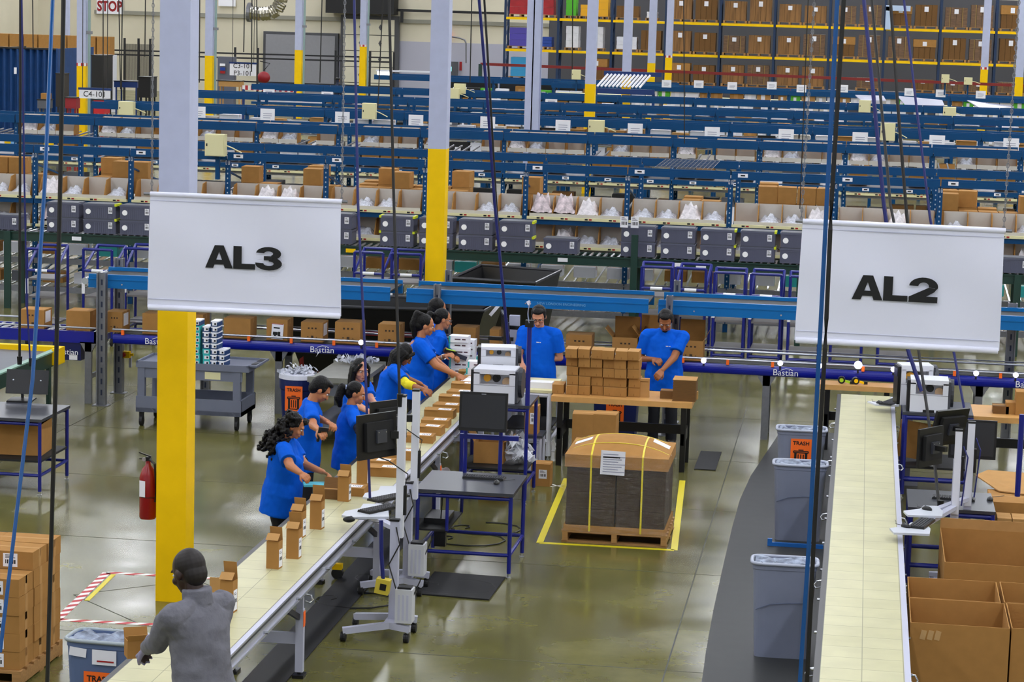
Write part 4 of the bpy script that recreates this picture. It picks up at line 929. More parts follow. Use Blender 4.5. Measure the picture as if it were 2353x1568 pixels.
# stock carts
def cart(w=.5, d=.7, h=1.62):
    t = thing('stock_cart', 'navy tube stock cart', 'cart'); r = .024
    for x in (-w/2, w/2):
        for y in (-d/2, d/2): MB().cyl((x, y, .13), (x, y, h), r, n=8).build('post', NAVY, t); MB().cyl((x-.015, y, .065), (x+.015, y, .065), .065, n=12).build('caster', BLACKR, t)
    for y in (-d/2, d/2):
        for z in (h, .25): MB().cyl((-w/2, y, z), (w/2, y, z), r, n=8).build('cross_bar', NAVY, t)
    for x in (-w/2, w/2): MB().cyl((x, -d/2, h-.35), (x, d/2, h), r, n=8).build('side_bar', NAVY, t); MB().cyl((x, -d/2, .25), (x, d/2, .25), r, n=8).build('side_bar', NAVY, t)
    MB().cyl((-w/2, -d/2, h-.36), (w/2, -d/2, h-.36), r, n=8).build('handle_bar', NAVY, t); MB().cyl((-.1, -d/2-.001, h-.36), (.1, -d/2-.001, h-.36), r+.004, n=10).build('grip_label', WHITE, t)
    MB().cyl((-w/2, -d/2-.001, h-.75), (-w/2, -d/2-.001, h-.5), r+.004, n=10).build('post_label', WHITE, t)
    for z in (.35, .8, 1.1): MB().mm((-w/2+.02, -d/2+.02, z), (w/2-.02, d/2-.02, z+.03)).build('shelf', mat('cart shelf grey', '#6E6A6A', .5), t)
    return t
C0 = cart(); n = 0
for px, py, Y, rot, lab in [(92, 571, 38.6, .05, 'first navy stock cart at far left behind the hoses'), (225, 575, 38.9, -.03, 'second navy stock cart left of the AL3 banner'), (318, 585, 39.3, .04, 'third navy stock cart half behind the AL3 banner'), (848, 630, 40.3, -.04, 'navy stock cart left of the yellow pillar'), (930, 635, 40.3, .05, 'navy stock cart touching the yellow pillar'),
    (1506, 642, 40.0, .05, 'navy stock cart right of the green post'), (1590, 646, 40.0, -.06, 'second navy stock cart right of the green post'), (1676, 648, 39.6, .02, 'third navy stock cart right of the green post'), (1762, 655, 39.6, -.02, 'fourth navy stock cart right of the green post'), (1850, 660, 39.5, .02, 'navy stock cart beside the AL2 banner'), (1950, 665, 39.5, 0, 'navy stock cart behind the AL2 banner, left one'), (2060, 668, 39.5, 0, 'navy stock cart behind the AL2 banner, right one')]:
    p = atY(px, py, Y); w = V((p.x, Y+.37, 0))
    if n == 0: C0.location = w; C0.rotation_euler.z = rot; C0['label'] = lab; C0['group'] = 'navy stock carts'
    else: clone(C0, w, rot, lab, 'navy stock carts')
    n += 1
# ================================================================ packing belts
def belt_mat(name='belt'):
    M = mat(name, '#C8C49A', .42); nt = M.node_tree; b = nt.nodes['Principled BSDF']
    tc = nt.nodes.new('ShaderNodeTexCoord'); br = nt.nodes.new('ShaderNodeTexBrick'); br.offset = 0
    br.inputs['Color1'].default_value = rgb('#C4C096'); br.inputs['Color2'].default_value = rgb('#BEBA8E'); br.inputs['Mortar'].default_value = rgb('#918E6C')
    br.inputs['Scale'].default_value = 1; br.inputs['Mortar Size'].default_value = .004; br.inputs['Brick Width'].default_value = .32; br.inputs['Row Height'].default_value = .33
    nt.links.new(tc.outputs['Object'], br.inputs[0])
    n = nt.nodes.new('ShaderNodeTexNoise'); n.inputs['Scale'].default_value = 3; n.inputs['Detail'].default_value = 5; nt.links.new(tc.outputs['Object'], n.inputs[0])
    mr = nt.nodes.new('ShaderNodeMapRange'); mr.inputs[1].default_value = .35; mr.inputs[2].default_value = .7; mr.inputs[3].default_value = 1; mr.inputs[4].default_value = .86; nt.links.new(n.outputs[0], mr.inputs[0])
    mx = nt.nodes.new('ShaderNodeMixRGB'); mx.blend_type = 'MULTIPLY'; mx.inputs[0].default_value = 1; nt.links.new(br.outputs[0], mx.inputs[1]); nt.links.new(mr.outputs[0], mx.inputs[2])
    nt.links.new(mx.outputs[0], b.inputs['Base Color']); return M
BELT = belt_mat(); ZB = .92
def line(label, xl, xr, y0, y1, stands, bolts_left=False):
    t = thing('packing_conveyor', label, 'conveyor', (xl, y0, 0)); o = V((xl, y0, 0)); b = MB(o).mm((xl, y0, ZB-.03), (xr, y1, ZB)).build('belt', BELT, t)
    for x, s in ((xl, -1), (xr, 1)):
        m = MB(o); a, c = sorted((x, x+s*.035)); m.use(ALUP).mm((a, y0, ZB-.15), (c, y1, ZB-.01))
        a, c = sorted((x+s*.035, x+s*.045))
        for z in (ZB-.03, ZB-.075, ZB-.15): m.use(ALU).mm((a, y0, z), (c, y1, z+.022))
        m.use(BLACK).mm((a, y0, ZB-.05), (min(a, c)+.006, y1, ZB-.035)); m.build('side_profile', None, t)
        MB(o).mm((min(x, x+s*.05), y0, ZB-.012), (max(x, x+s*.05), y1, ZB-.004)).build('edge_strip', BLACK if s < 0 else ALUP, t)
    for y in (y0, y1): MB(o).cyl((xl, y, ZB-.05), (xr, y, ZB-.05), .045, n=12).build('end_roller', STEEL, t)
    MB(o).mm((xl+.03, y0+.1, ZB-.12), (xr-.03, y1-.1, ZB-.06)).build('slider_bed', GALV, t)
    for y in stands:
        for x in (xl+.02, xr-.02):
            MB(o).mm((x-.035, y-.03, .05), (x+.035, y+.03, .62)).mm((x-.028, y-.022, .6), (x+.028, y+.022, ZB-.12)).build('leg', ALUP, t); MB(o).mm((x-.05, y-.07, 0), (x+.05, y+.07, .03)).mm((x-.015, y-.015, .02), (x+.015, y+.015, .06)).build('foot', BLACK, t)
        MB(o).mm((xl+.05, y-.02, .3), (xr-.05, y+.02, .4)).build('cross_bar', ALUP, t)
        MB(o).bar((xr-.03, y-.03, .55), (xr-.03, y-.6, ZB-.14), .03, .05).build('brace', BLACK, t)
        MB(o).mm((xr+.018, y-.032, .48), (xr+.02, y+.032, .58)).mm((xr+.016, y-.035, .46), (xr+.018, y+.035, .6)).build('warning_sticker', ORANGE, t)
        for x, s in ((xl, -1), (xr, 1)): MB(o).tube([(x+s*.05, y-.1, ZB-.14), (x+s*.1, y-.1, ZB-.15), (x+s*.12, y-.13, ZB-.18), (x+s*.1, y-.16, ZB-.2), (x+s*.06, y-.15, ZB-.19)], .008, 6).build('eye_bolt', STEEL, t)
    y = y0+.5
    while y < y1:
        for x, s in ((xl, -1), (xr, 1)): MB(o).cyl((x+s*.03, y, ZB-.11), (x+s*.075, y, ZB-.11), .012, n=6).build('bolt', STEEL, t)
        y += 1.15
    return t
AL3L, AL3R = -5.33, -4.69
line('long cream packing belt running diagonally past the workers in blue', AL3L, AL3R, 14.8, 31.7, (17.3, 20.3, 23.7, 27.2, 30.4))
AL2L, AL2R = at(1932.8, 908, ZB).x, at(2046, 908, ZB).x
line('empty cream packing belt at the right under the AL2 banner', AL2L, AL2R, 14.8, at(1980, 908, ZB).y, (16, 19, 22, 25, 28, 30.6))
def onbelt(px, py): return at(px, py, ZB)
# tall open gift cartons on the belt
def tall_box(w, d, h, fl):
    t = thing('tall_carton', 'tall carton', 'box')
    MB()
    open_box(w, d, h, .004).build('carton', None, t)
    m = MB(); m.use(CARD); R = RX(.18)
    m.box(V((0, d/2, h))+R @ V((0, 0, fl/2)), (w, .004, fl), R); m.build('flap', None, t)
    m = MB(); m.use(CARDB); R = RX(.75 if fl < .12 else -.1); m.box(V((0, -d/2, h))+R @ V((0, 0, .04)), (w, .004, .08), RX(-.9)); m.build('flap', None, t)
    MB().mm((-w/2+.004, -d/2+.004, h-.03), (w/2-.004, d/2-.004, h-.026)).build('inner_floor', CARDIN, t)
    m = MB(); m.use(WHITE).mm((w/2, -d*.38, h*.06), (w/2+.0015, d*.4, h*.7)); m.use(INK)
    for k in range(6): m.mm((w/2+.0015, -d*.25+d*.1*k, h*.3), (w/2+.0022, -d*.25+d*.1*k+.006, h*.42))
    m.mm((w/2+.0015, -d*.3, h*.55), (w/2+.0022, d*.2, h*.57)).mm((w/2+.0015, -d*.3, h*.6), (w/2+.0022, d*.1, h*.615)); m.build('shipping_label', None, t); return t
TB = [tall_box(.115, .1, .27, .15), tall_box(.115, .1, .25, .12)]; n = 0
for px, py, lab in [(516, 1409, 'tall open carton nearest the man in the grey fleece'), (622, 1308, 'tall open carton second from the man in the grey fleece'), (667, 1285, 'tall open carton before the curly haired woman, front one of an overlapping pair'), (678, 1236, 'tall open carton before the curly haired woman, rear one of an overlapping pair'),
                    (721, 1217, 'tall open carton with two upright flaps beside the curly haired woman\'s hands'), (784, 1153, 'tall open carton in front of the man holding a scanner'), (828, 1114, 'tall open carton whose flap the scanning man touches')]:
    p = onbelt(px, py); loc = (p.x+.02, p.y+.05, ZB)
    if n < 2: r = TB[n]; r.location = loc; r['label'] = lab; r['group'] = 'tall open cartons on the packing belt'; r.rotation_euler.z = -.12
    else: clone(TB[n % 2], loc, -.12+.03*(n % 3), lab, 'tall open cartons on the packing belt')
    n += 1
one('carton_flap', MB().mm((AL3L+.02, at(455, 1362, ZB).y, ZB+.001), (AL3L+.16, at(455, 1362, ZB).y+.004, ZB+.14)), CARDB, 'small carton piece peeking out behind the shoulder of the man in grey', 'box')
# flat shipping cartons
def flat_box(w, d, h, flap):
    t = thing('flat_carton', 'flat carton', 'box'); card_box(w, d, h, CARD, tape=False).build('carton', None, t)
    m = MB(); m.use(WHITE).mm((-.02, -d*.3, h), (w*.38, d*.2, h+.0015)); m.use(INK)
    for k in range(5): m.mm((.03+.018*k, -d*.15, h+.0015), (.038+.018*k, d*.05, h+.0022))
    m.build('shipping_label', None, t)
    if flap: MB().box((-w*.25, -d*.5, h+.012), (w*.45, .05, .004), RX(.5)).build('flap', CARDB, t)
    return t
FB0 = [flat_box(.33, .24, .085, False), flat_box(.36, .22, .1, True)]
for i, (px, py, lab) in enumerate([(795, 1140, 'flat carton under the curly haired woman\'s work, half hidden by a tall carton'), (874, 1097, 'flat labelled carton just left of the near monitor post'), (862, 1078, 'flat carton behind the near black monitor'), (915, 1058, 'flat carton seen between the two pale monitor columns'),
     (966, 1019, 'flat carton right of the rear monitor column, lowest of the row'), (982, 1001, 'second flat carton up the belt from the rear monitor column'), (1000, 983, 'third flat carton up the belt from the rear monitor column'), (1004, 962, 'fourth flat carton with a torn flap up the belt'),
     (1021, 947, 'flat carton under the yellow sleeved woman\'s hand'), (1036, 930, 'flat carton just beyond the yellow sleeved woman\'s hand'), (1052, 916, 'seventh flat carton up the belt beside the printer'), (1064, 900, 'eighth flat carton up the belt beside the printer'), (1072, 884, 'flat carton under the paper held by the ponytailed woman'), (1080, 872, 'last flat carton at the far end of the belt')]):
    p = onbelt(px, py); loc = (min(p.x+.02, AL3R-.19), p.y+.12, ZB)
    if i < 2: r = FB0[i]; r.location = loc; r['label'] = lab; r['group'] = 'flat cartons on the packing belt'
    else: clone(FB0[i % 2], loc, random.uniform(-.06, .06), lab, 'flat cartons on the packing belt')
p = onbelt(755, 1150); t = carton('small_open_carton', 'small dark open carton with lifted lid beside the curly haired woman\'s hands', .16, .12, .1, (p.x, p.y+.1, ZB), 0, None, CARDD); MB().box((0, .05, .15), (.16, .004, .12), RX(-.6)).build('lid', CARDD, t)
one('teal_booklet', MB().box(onbelt(722, 1118)+V((0, .05, .012)), (.25, .18, .02), RZ(.3)), mat('aqua booklet', '#58C4D8', .5), 'aqua booklet lying under the curly haired woman\'s hands', 'booklet')
# ================================================================ tables and workstations
def tube_table(label, x0, x1, y0, y1, z, shelves=(), top=DGREY, tall=None, bar=True, legm=NAVY, name='tube_table', r=.022, th=.035):
    t = thing(name, label, 'table', ((x0+x1)/2, (y0+y1)/2, 0)); o = t.location.copy()
    MB(o).mm((x0, y0, z-th), (x1, y1, z)).build('tabletop', top, t)
    for x in (x0+.03, x1-.03):
        for y in (y0+.03, y1-.03):
            h = tall if tall and y > (y0+y1)/2 else z-th
            MB(o).cyl((x, y, .05), (x, y, h), r, n=8).build('leg', legm, t); MB(o).cyl((x, y, 0), (x, y, .05), .014, n=8).cyl((x, y, 0), (x, y, .012), .028, n=10).build('foot', STEEL, t)
    for y in (y0+.03, y1-.03):
        MB(o).cyl((x0+.03, y, z-th-.03), (x1-.03, y, z-th-.03), r*.9, n=8).build('apron_bar', legm, t)
        if bar: MB(o).cyl((x0+.03, y, .24), (x1-.03, y, .24), r*.9, n=8).build('low_bar', legm, t)
    if bar:
        for x in (x0+.03, x1-.03): MB(o).cyl((x, y0+.03, .24), (x, y1-.03, .24), r*.9, n=8).build('low_bar', legm, t)
    for sz in shelves: MB(o).mm((x0+.02, y0+.03, sz-.025), (x1-.02, y1-.03, sz)).build('shelf', BLACKR, t)
    return t, o
def keyboard(label, c, rot, z):
    t = thing('keyboard', label, 'keyboard', (c[0], c[1], z), rot); MB().box((0, 0, .011), (.45, .16, .022), None, (.98, .95)).build('body', BLACK, t)
    m = MB()
    for j in range(5):
        for k in range(16): m.box((-.2+.0265*k, -.055+.027*j, .024), (.021, .021, .008), None, (.8, .8))
    m.build('keys', mat('key charcoal', '#2B2C32', .5), t); t.children[-1]['kind'] = 'stuff'
def mouse(label, c, z, rot=0):
    t = thing('computer_mouse', label, 'mouse', (c[0], c[1], z), rot); m = MB(); m.ell((0, 0, .008), (.034, .06, .03)); m.build('body', BLACK, t, True); MB().mm((-.004, .01, .03), (.004, .03, .04)).build('wheel', MGREY, t); MB().tube([(0, .06, .012), (.02, .14, .006), (.1, .2, .005), (.16, .26, .005)], .003, 5).build('cable', BLACK, t)
def monitor(label, c, rot, w=.5, h=.32, tilt=.1, arm=None, kind='front', stand=False):
    """local: screen faces -Y"""
    t = thing('monitor', label, 'monitor', c, rot); R = RX(tilt)
    MB().box((0, 0, 0), (w, .03, h), R).build('bezel', BLACK, t); MB().box(R @ V((0, -.0165, .005)), (w-.05, .004, h-.06), R).build('screen', mat('dark screen', '#26272B', .25), t)
    MB().box(R @ V((0, .035, 0)), (w*.7, .04, h*.65), R, None).build('back_shell', BLACKR, t); MB().box(R @ V((0, .065, 0)), (.12, .03, .12), R).build('mount_plate', DGREY, t.children[-1] if False else t); MB().box(R @ V((0, -.0175, h/2-.018)), (.05, .002, .008), R).build('logo', ALU, t)
    for x in (-.045, .045): MB().cyl(R @ V((x, .08, .04)), R @ V((x, .085, .04)), .006, n=6).build('screw', STEEL, t)
    if stand: MB().mm((-.03, .06, -h/2-.14), (.03, .1, .02)).build('stand_neck', BLACK, t); MB().mm((-.12, -.03, -h/2-.155), (.12, .15, -h/2-.14)).build('stand_base', BLACK, t)
    if arm is not None: MB().bar((0, .07, 0), arm, .05, .05).build('arm', BLACK, t)
    return t
def printer(label, c, rot, w=.44, h=.34, d=.36, raised=False):
    t = thing('label_printer', label, 'printer', c, rot)
    m = MB(); m.use(WHITEP).mm((-w/2, -d/2, 0), (w/2, d/2, h*.54)).mm((-w/2, -d/2, h*.54), (-w*.36, d/2, h*.9)).mm((w*.36, -d/2, h*.54), (w/2, d/2, h*.9)).mm((-w/2, -d/2, h*.86), (w/2, d/2, h)); m.mm((-w*.36, -d*.1, h*.54), (w*.36, d/2, h*.86)); m.build('case', None, t)
    MB().mm((-w*.36, -d*.3, h*.56), (w*.36, -d*.1-.001, h*.86)).build('window_recess', MGREY, t) if False else None
    y = -d*.16
    MB().cyl((-w*.2, y, h*.71), (-w*.2, y-.05, h*.71), h*.11, n=18).build('ribbon_core', GOLD, t); MB().cyl((w*.02, y, h*.71), (w*.02, y-.04, h*.71), h*.12, n=18).cyl((w*.02, y-.03, h*.71), (w*.02, y-.06, h*.71), h*.05, n=12).build('ribbon_spool', BLACK, t)
    MB().cyl((w*.27, y, h*.6), (w*.27, y-.03, h*.6), h*.14, n=18).build('label_roll', mat('kraft roll', '#C0A07C', .7), t)
    MB().mm((w/2, -d*.48, h*.02), (w/2+.03, d*.5, h*.96)).cyl((w/2+.02, .02, h*.55), (w/2+.07, .02, h*.55), h*.44, n=20).build('side_cover', mat('printer side charcoal', '#3C3E46', .5), t)
    MB().mm((-w/2-.04, -d*.4, h*.0), (-w/2, d*.4, h*.96)).build('front_panel', BLACK, t); MB().mm((-w/2-.045, -.1, h*.7), (-w/2-.04, .1, h*.9)).build('display', mat('printer display', '#20283A', .2), t); MB().mm((-w*.15, -d/2-.004, 0), (w*.15, -d/2, .03)).build('latch', BLACK, t)
    MB().mm((-w/2, -d/2-.0015, h*.52), (w/2, -d/2, h*.53)).build('seam', MGREY, t)
    return t
# near workstation table with keyboard
ax0, ax1, ay0, ay1 = -4.46, -3.42, 24.38, 25.42
t, o = tube_table('navy legged workstation table with grey top in front of the big black monitor', ax0, ax1, ay0, ay1, .9, bar=True)
MB(o).mm((ax0+.02, ay0+.05, .45), (ax0+.35, ay1-.05, .47)).build('side_shelf', BLACKR, t)
for y in (ay0+.05, ay1-.05): MB(o).cyl((ax0+.34, y, .46), (ax0+.34, y, .86), .018, n=8).build('shelf_hanger', NAVY, t)
p = at(1113, 1100, .9); keyboard('black keyboard on the near grey workstation table', p, -.06, .9); p = at(1141, 1112, .9); mouse('black mouse beside the keyboard on the near grey workstation table', p, .9)
p = at(1000, 1215, .47); one('adapter_tray', MB().mm((ax0+.05, ay0+.3, .471), (ax0+.3, ay0+.75, .53)), BLACK, 'black device on the hanging shelf of the near workstation table', 'device')
for px in (1071, 1152): q = atY(px, 960, ay1-.03); MB(o).cyl((q.x, ay1-.03, .9), (q.x, ay1-.03, 1.5), .022, n=8).build('monitor_post', NAVY, t)
MB(o).bar((ax0+.3, ay1-.03, 1.3), (ax1-.1, ay1-.03, 1.3), .05, .05).build('monitor_rail', NAVY, t)
c = atY(1111, 947, ay1-.14); monitor('large black monitor facing the camera above the near workstation table', c, .0, .52, .42, -.08, arm=(0, .12, -.02))
# printer frame workstation
bx0, bx1, by0, by1 = -4.62, -3.78, 28.1, 28.95
t, o = tube_table('navy tube printer stand with tall mast behind the big black monitor', bx0, bx1, by0, by1, 1.2, (.42,), top=DGREY)
tp = atY(1222, 742, by0+.03); MB(o).cyl((bx1-.03, by0+.03, 1.15), (bx1-.03, by0+.03, tp.z), .028, n=8).build('mast', NAVY, t); MB(o).mm((bx1-.08, by0-.01, tp.z-.05), (bx1+.02, by0+.07, tp.z+.03)).build('mast_cap', BLACK, t)
m = MB(o)
for k in range(7): a = k/6; m.bar((bx1-.03-.02*math.sin(a*3), by0, tp.z+.22*a), (bx1-.03-.02*math.sin((k+1)/6*3), by0, tp.z+.22*(k+1)/6), .05, .006)
m.build('clear_arm', mat('clear plastic arm', '#B8BCD8', .1, .2), t)
pr = printer('large white label printer with amber ribbon core on the navy stand', ((bx0+bx1)/2-.02, by0+.27, 1.203), 0, .5, .4, .4)
p = atY(1148, 838, by0+.75); t2 = thing('printer_plinth', 'dark plinth lifting the rear printer', 'plinth', (p.x, by0+.68, 1.203)); MB().mm((-.22, -.14, 0), (.22, .16, p.z-1.2)).build('block', BLACK, t2); MB().mm((-.23, -.15, p.z-1.22), (.23, .17, p.z-1.2)).build('top', DGREY, t2)
printer('white label printer behind and above the large one', (p.x-.01, by0+.69, p.z), .15, .42, .24, .3)
p = at(1112, 1092, .42); t2 = thing('open_carton', 'open brown carton on the low shelf of the navy printer stand', 'box', (-4.3, 28.55, .424)); open_box(.36, .34, .26, flaps=(('L', .14, .5), ('R', .12, 1.0))).build('carton', None, t2)
m = MB(); m.ell((0, 0, .12), (.08, .08, .12)); crumple(m, (0, 0, .04), (.16, .14, .22), 50, random.Random(4), .06); one('plastic_bag', m, mat('white film bag', '#D8DAE2', .3, bump=.8, bs=14), 'white plastic bag drooping beside the carton under the printer stand', 'bag', (-3.97, 28.5, .44))
p = at(1110, 1155, 0); carton('carton_box', 'carton lying on the floor under the navy printer stand', .34, .3, .12, (-4.25, 28.6, 0))
p = at(1241, 1118, 0); carton('carton_box', 'small labelled carton on the floor right of the navy printer stand', .24, .26, .28, (p.x, p.y+.13, 0), 0, None, CARD, True)
# second man's white table and its things
wx0, wx1, wy0, wy1 = -4.55, -3.88, 31.0, 32.05
t, o = tube_table('white framed table in front of the man wearing glasses', wx0, wx1, wy0, wy1, .92, (.4,), top=CREAM, legm=WHITEP, bar=True, name='framed_table', r=.035)
one('white_box', MB().mm((-4.2, 31.15, .92), (-3.9, 31.35, 1.0)), WHITE, 'white flat box at the corner of the white framed table', 'box'); one('black_tray', MB().mm((-4.55, 31.1, .92), (-4.24, 31.5, 1.06)), BLACK, 'black tray on the white framed table', 'tray')
p = at(1184, 995, .45); carton('carton_box', 'upright carton with white label on the shelf right of the black monitor', .17, .2, .36, (-4.02, 30.2, .5), 0, None, CARD, True)
t, o = tube_table('small grey stand holding the upright carton right of the black monitor', -4.2, -3.86, 30.0, 30.4, .5, legm=ALUP, name='small_stand', bar=False)
def tower(label, c, rot=0, w=.18, h=.4, d=.34):
    t = thing('computer_tower', label, 'computer', c, rot); MB().mm((-w/2, -d/2, 0), (w/2, d/2, h)).build('case', mat('silver tower', '#C4C6CC', .4), t); m = MB()
    for k in range(3): m.mm((-w*.34+w*.25*k, -d/2-.002, h*.08), (-w*.2+w*.25*k, -d/2, h*.85))
    m.build('vent_panel', ALUP, t); MB().mm((-w*.4, -d*.4, h), (w*.4, d*.3, h+.02)).build('port_recess', BLACK, t); return t
tower('silver computer tower under the small grey stand', (-4.03, 30.2, .02), 0, .15, .3, .3)
# end-of-belt table with white product cartons
t, o = tube_table('grey table at the far end of the packing belt', -5.32, -4.75, 31.85, 32.6, .92, top=CREAM, legm=ALUP, name='end_table')
def product(label, c, rot, w=.26, d=.2, h=.085, group=None):
    t = thing('product_box', label, 'box', c, rot, group); MB().mm((-w/2, -d/2, 0), (w/2, d/2, h)).build('box', WHITE, t); MB().mm((-w/2-.002, -d/2-.001, .001), (-w/2+.02, d/2, h-.001)).build('teal_end', TEAL, t)
    MB().mm((-.05, -d/2-.002, h*.4), (.03, -d/2, h*.6)).mm((.05, -d/2-.002, h*.4), (.1, -d/2, h*.6)).build('print', mat('dark plum print', '#4A2A3A', .6), t); return t
p = atY(1058, 832, 32.1); P0 = product('white and teal product box, one of the tall stack before the grey post', (p.x, 32.1, .92), 0, group='white product boxes stacked at the belt end')
for k in range(1, 6): clone(P0, (p.x+random.uniform(-.02, .02), 32.1+random.uniform(-.02, .02), .921+.087*k), random.uniform(-.08, .08), 'white and teal product box, %s up in the tall stack' % ORD[k])
for k in range(5): clone(P0, (p.x+.03, 32.38, .921+.087*k), random.uniform(-.1, .1), 'white product box behind the tall stack, %s up' % ORD[k])
for k in range(3): clone(P0, (p.x+.36, 32.1, .921+.087*k), .05, 'white and teal box, %s up in the low stack beside the edge-on monitor' % ORD[k], 'low stack of white product boxes')
for k in range(3): clone(P0, (p.x+.05, 31.93, .925+.0*k) if False else (-5.0+.02*k, 31.6-.0*k, ZB+.087*k), .1, 'white product box on the belt end by the ponytailed woman\'s hand, %s up' % ORD[k], 'white product boxes on the belt end')
c = atY(1157, 750, 31.2)
t = thing('monitor_column', 'pale monitor column with bracket near the man wearing glasses', 'stand', (-4.5, 33.05, 0)); a = atY(1183, 725, 33.0); MB(t.location).mm((a.x-.07, 32.95, .05), (a.x+.07, 33.05, a.z)).build('column', ALUP, t); MB(t.location).mm((a.x-.3, 32.8, 0), (a.x+.3, 33.2, .05)).build('base', ALUP, t); MB(t.location).mm((a.x-.35, 32.9, a.z-.35), (a.x, 32.96, a.z-.3)).build('bracket', BLACK, t)
monitor('thin black monitor seen edge on before the man wearing glasses', atY(1157, 752, 32.6), -1.35, .5, .42, .06, arm=(.1, .3, 0))
# ---------------------------------------------------------------- rolling monitor carts along the belt
def mcart(label, px, py, top, mpx, mpy, mrot, tz, tray_c, trot, low=False):
    p = at(px, py, .1); x, y = p.x, p.y; t = thing('monitor_cart', label, 'cart', (x, y, 0)); o = V((x, y, 0))
    for sy in (-.3, .25):
        m = MB(o); m.bar((x-.42, y+sy, .1), (x, y+sy*.6, .15), .06, .06).bar((x, y+sy*.6, .15), (x+.2, y+sy*.7, .13), .06, .06); m.build('base_leg', ALUP, t)
        for xx, s2 in ((x-.4, sy), (x+.18, sy*.7)):
            cw = MB(o).cyl((xx-.012, y+s2, .045), (xx+.012, y+s2, .045), .045, n=14).cyl((xx-.035, y+s2, .045), (xx-.015, y+s2, .045), .045, n=14).build('caster', BLACKR, t); MB(o).cyl((xx-.038, y+s2-.001, .045), (xx-.036, y+s2, .045), .03, n=12).cyl((xx, y+s2, .05), (xx, y+s2, .1), .012, n=8).build('caster_hub', ALU, cw)
    MB(o).mm((x-.06, y-.2, .13), (x+.06, y+.18, .17)).build('base_bridge', ALUP, t)
    MB(o).mm((x-.04, y-.04, .15), (x+.04, y+.04, tz+.05)).build('pole', ALUP, t); MB(o).mm((x-.045, y-.045, tz+.05), (x+.045, y+.045, tz+.07)).build('pole_cap', BLACK, t)
    q = atY(px+22 if not low else px+8, top, y+.06); cx = q.x
    MB(o).mm((cx-.035, y+.02, tz-.12), (cx+.035, y+.1, q.z)).build('upper_column', WHITEP, t); MB(o).mm((cx-.036, y+.019, q.z), (cx+.036, y+.101, q.z+.02)).build('column_cap', BLACK, t)
    MB(o).mm((cx+.036, y+.03, tz+.1), (cx+.06, y+.07, tz+.38)).build('power_brick', BLACK, t)
    MB(o).tube([(cx+.05, y, tz+.36), (cx+.08, y, tz+.5), (cx-.1, y-.02, tz+.62), (cx-.3, y-.02, tz+.68)], .006, 5).build('cable', CABK, t)
    MB(o).tube([(x+.02, y-.05, tz), (x+.06, y-.07, .9), (x-.04, y-.06, .7), (x+.05, y-.1, .45), (x+.2, y-.15, .4), (x+.28, y-.1, .6)], .007, 5).build('cable', CABK, t)
    P = [(-.2, -.3), (.16, -.3), (.2, .0), (.18, .28), (.0, .3), (-.06, .1), (-.22, -.02), (-.28, -.2)]; R = RZ(trot); c = V((tray_c[0], tray_c[1], tz))
    m = MB(o); m.poly([c+R @ V((a, b, 0)) for a, b in P], (0, 0, .022)); m.build('keyboard_tray', mat('pale grey tray', '#BFC3CC', .4), t)
    MB(o).bar(c+V((0, 0, -.02)), (x, y, tz-.02), .07, .04).build('tray_arm', ALUP, t)
    M = atY(mpx, mpy, y-.02)
    MB(o).bar((cx, y+.06, M.z), (M.x+.06, y+.02, M.z), .06, .07).build('monitor_arm', BLACK, t)
    return t, V((x, y, 0)), cx, M
TZ = 1.06
tc = at(845, 1178, TZ); t, P1, cx1, M1 = mcart('rolling monitor cart with white column, nearest the camera', 903, 1438, 912, 880, 1000, 0, TZ, tc, .35)
monitor('black monitor on the near rolling cart, its back and edge showing', (M1.x-.05, M1.y-.05, M1.z), -2.2, .48, .42, .05)
keyboard('black keyboard on the near pale tray', at(872, 1172, TZ+.022), 1.02, TZ+.022); mouse('black mouse on the near pale tray', at(802, 1196, TZ+.022), TZ+.022, -1.2)
tc = at(872, 1140, TZ); t, P2, cx2, M2 = mcart('rolling monitor cart behind the nearest one', 935, 1335, 899, 910, 962, 0, TZ, (tc.x+.05, tc.y+.1), .4)
monitor('black monitor on the rear rolling cart, behind the near monitor', (M2.x-.08, M2.y, M2.z-.02), -2.25, .46, .4, .05); keyboard('black keyboard on the rear pale tray', at(893, 1147, TZ+.022), 1.0, TZ+.024)
tower('silver computer tower hung low on the near rolling cart', (P1.x+.14, P1.y-.16, .19), 0, .16, .32, .16); tower('silver computer tower on the rear rolling cart', (P2.x+.13, P2.y-.14, .21), 0, .16, .32, .18)
t = thing('scanner_box', 'yellow control box with black face hanging between the carts', 'box', at(880, 1347, .55)); q = t.location; R = RY(.15)
MB().box((0, 0, 0), (.13, .1, .14), R).build('case', mat('dull yellow', '#C8B43A', .5), t); MB().box((.01, -.052, .0), (.06, .006, .06), R).build('face', BLACK, t); MB().tube([(0, 0, .07), (-.02, 0, .3), (-.03, 0, .62)], .02, 6).build('hanger', CABN, t)
# loose cables on the floor near the carts
rr = random.Random(2)
for i, (px, py) in enumerate([(740, 1380), (830, 1330), (1010, 1240), (975, 1350), (1050, 1215)]):
    p = at(px, py, 0); pts = []
    for k in range(16): a = k*.55; pts.append((p.x+(.12+.03*k)*math.cos(a)*.8+.03*k, p.y+(.1+.02*k)*math.sin(a), .009))
    one('floor_cable', MB().tube(pts, .008, 5), CABK, ['coil of black cable on the floor left of the carts', 'black cable loop under the belt behind the near cart', 'black cable loop under the near workstation table', 'coil of black cable right of the rear cart', 'black cable loop beside the hanging adapter'][i], 'cable')
p = at(775, 1330, 0); t = thing('tape_gun', 'yellow and black roll dispenser on the floor under the belt', 'dispenser', p); MB().cyl((0, -.03, .06), (0, .03, .06), .06, n=16).build('roll', BLACK, t); MB().mm((-.05, -.035, .1), (.05, .035, .16)).build('handle', YEL, t)
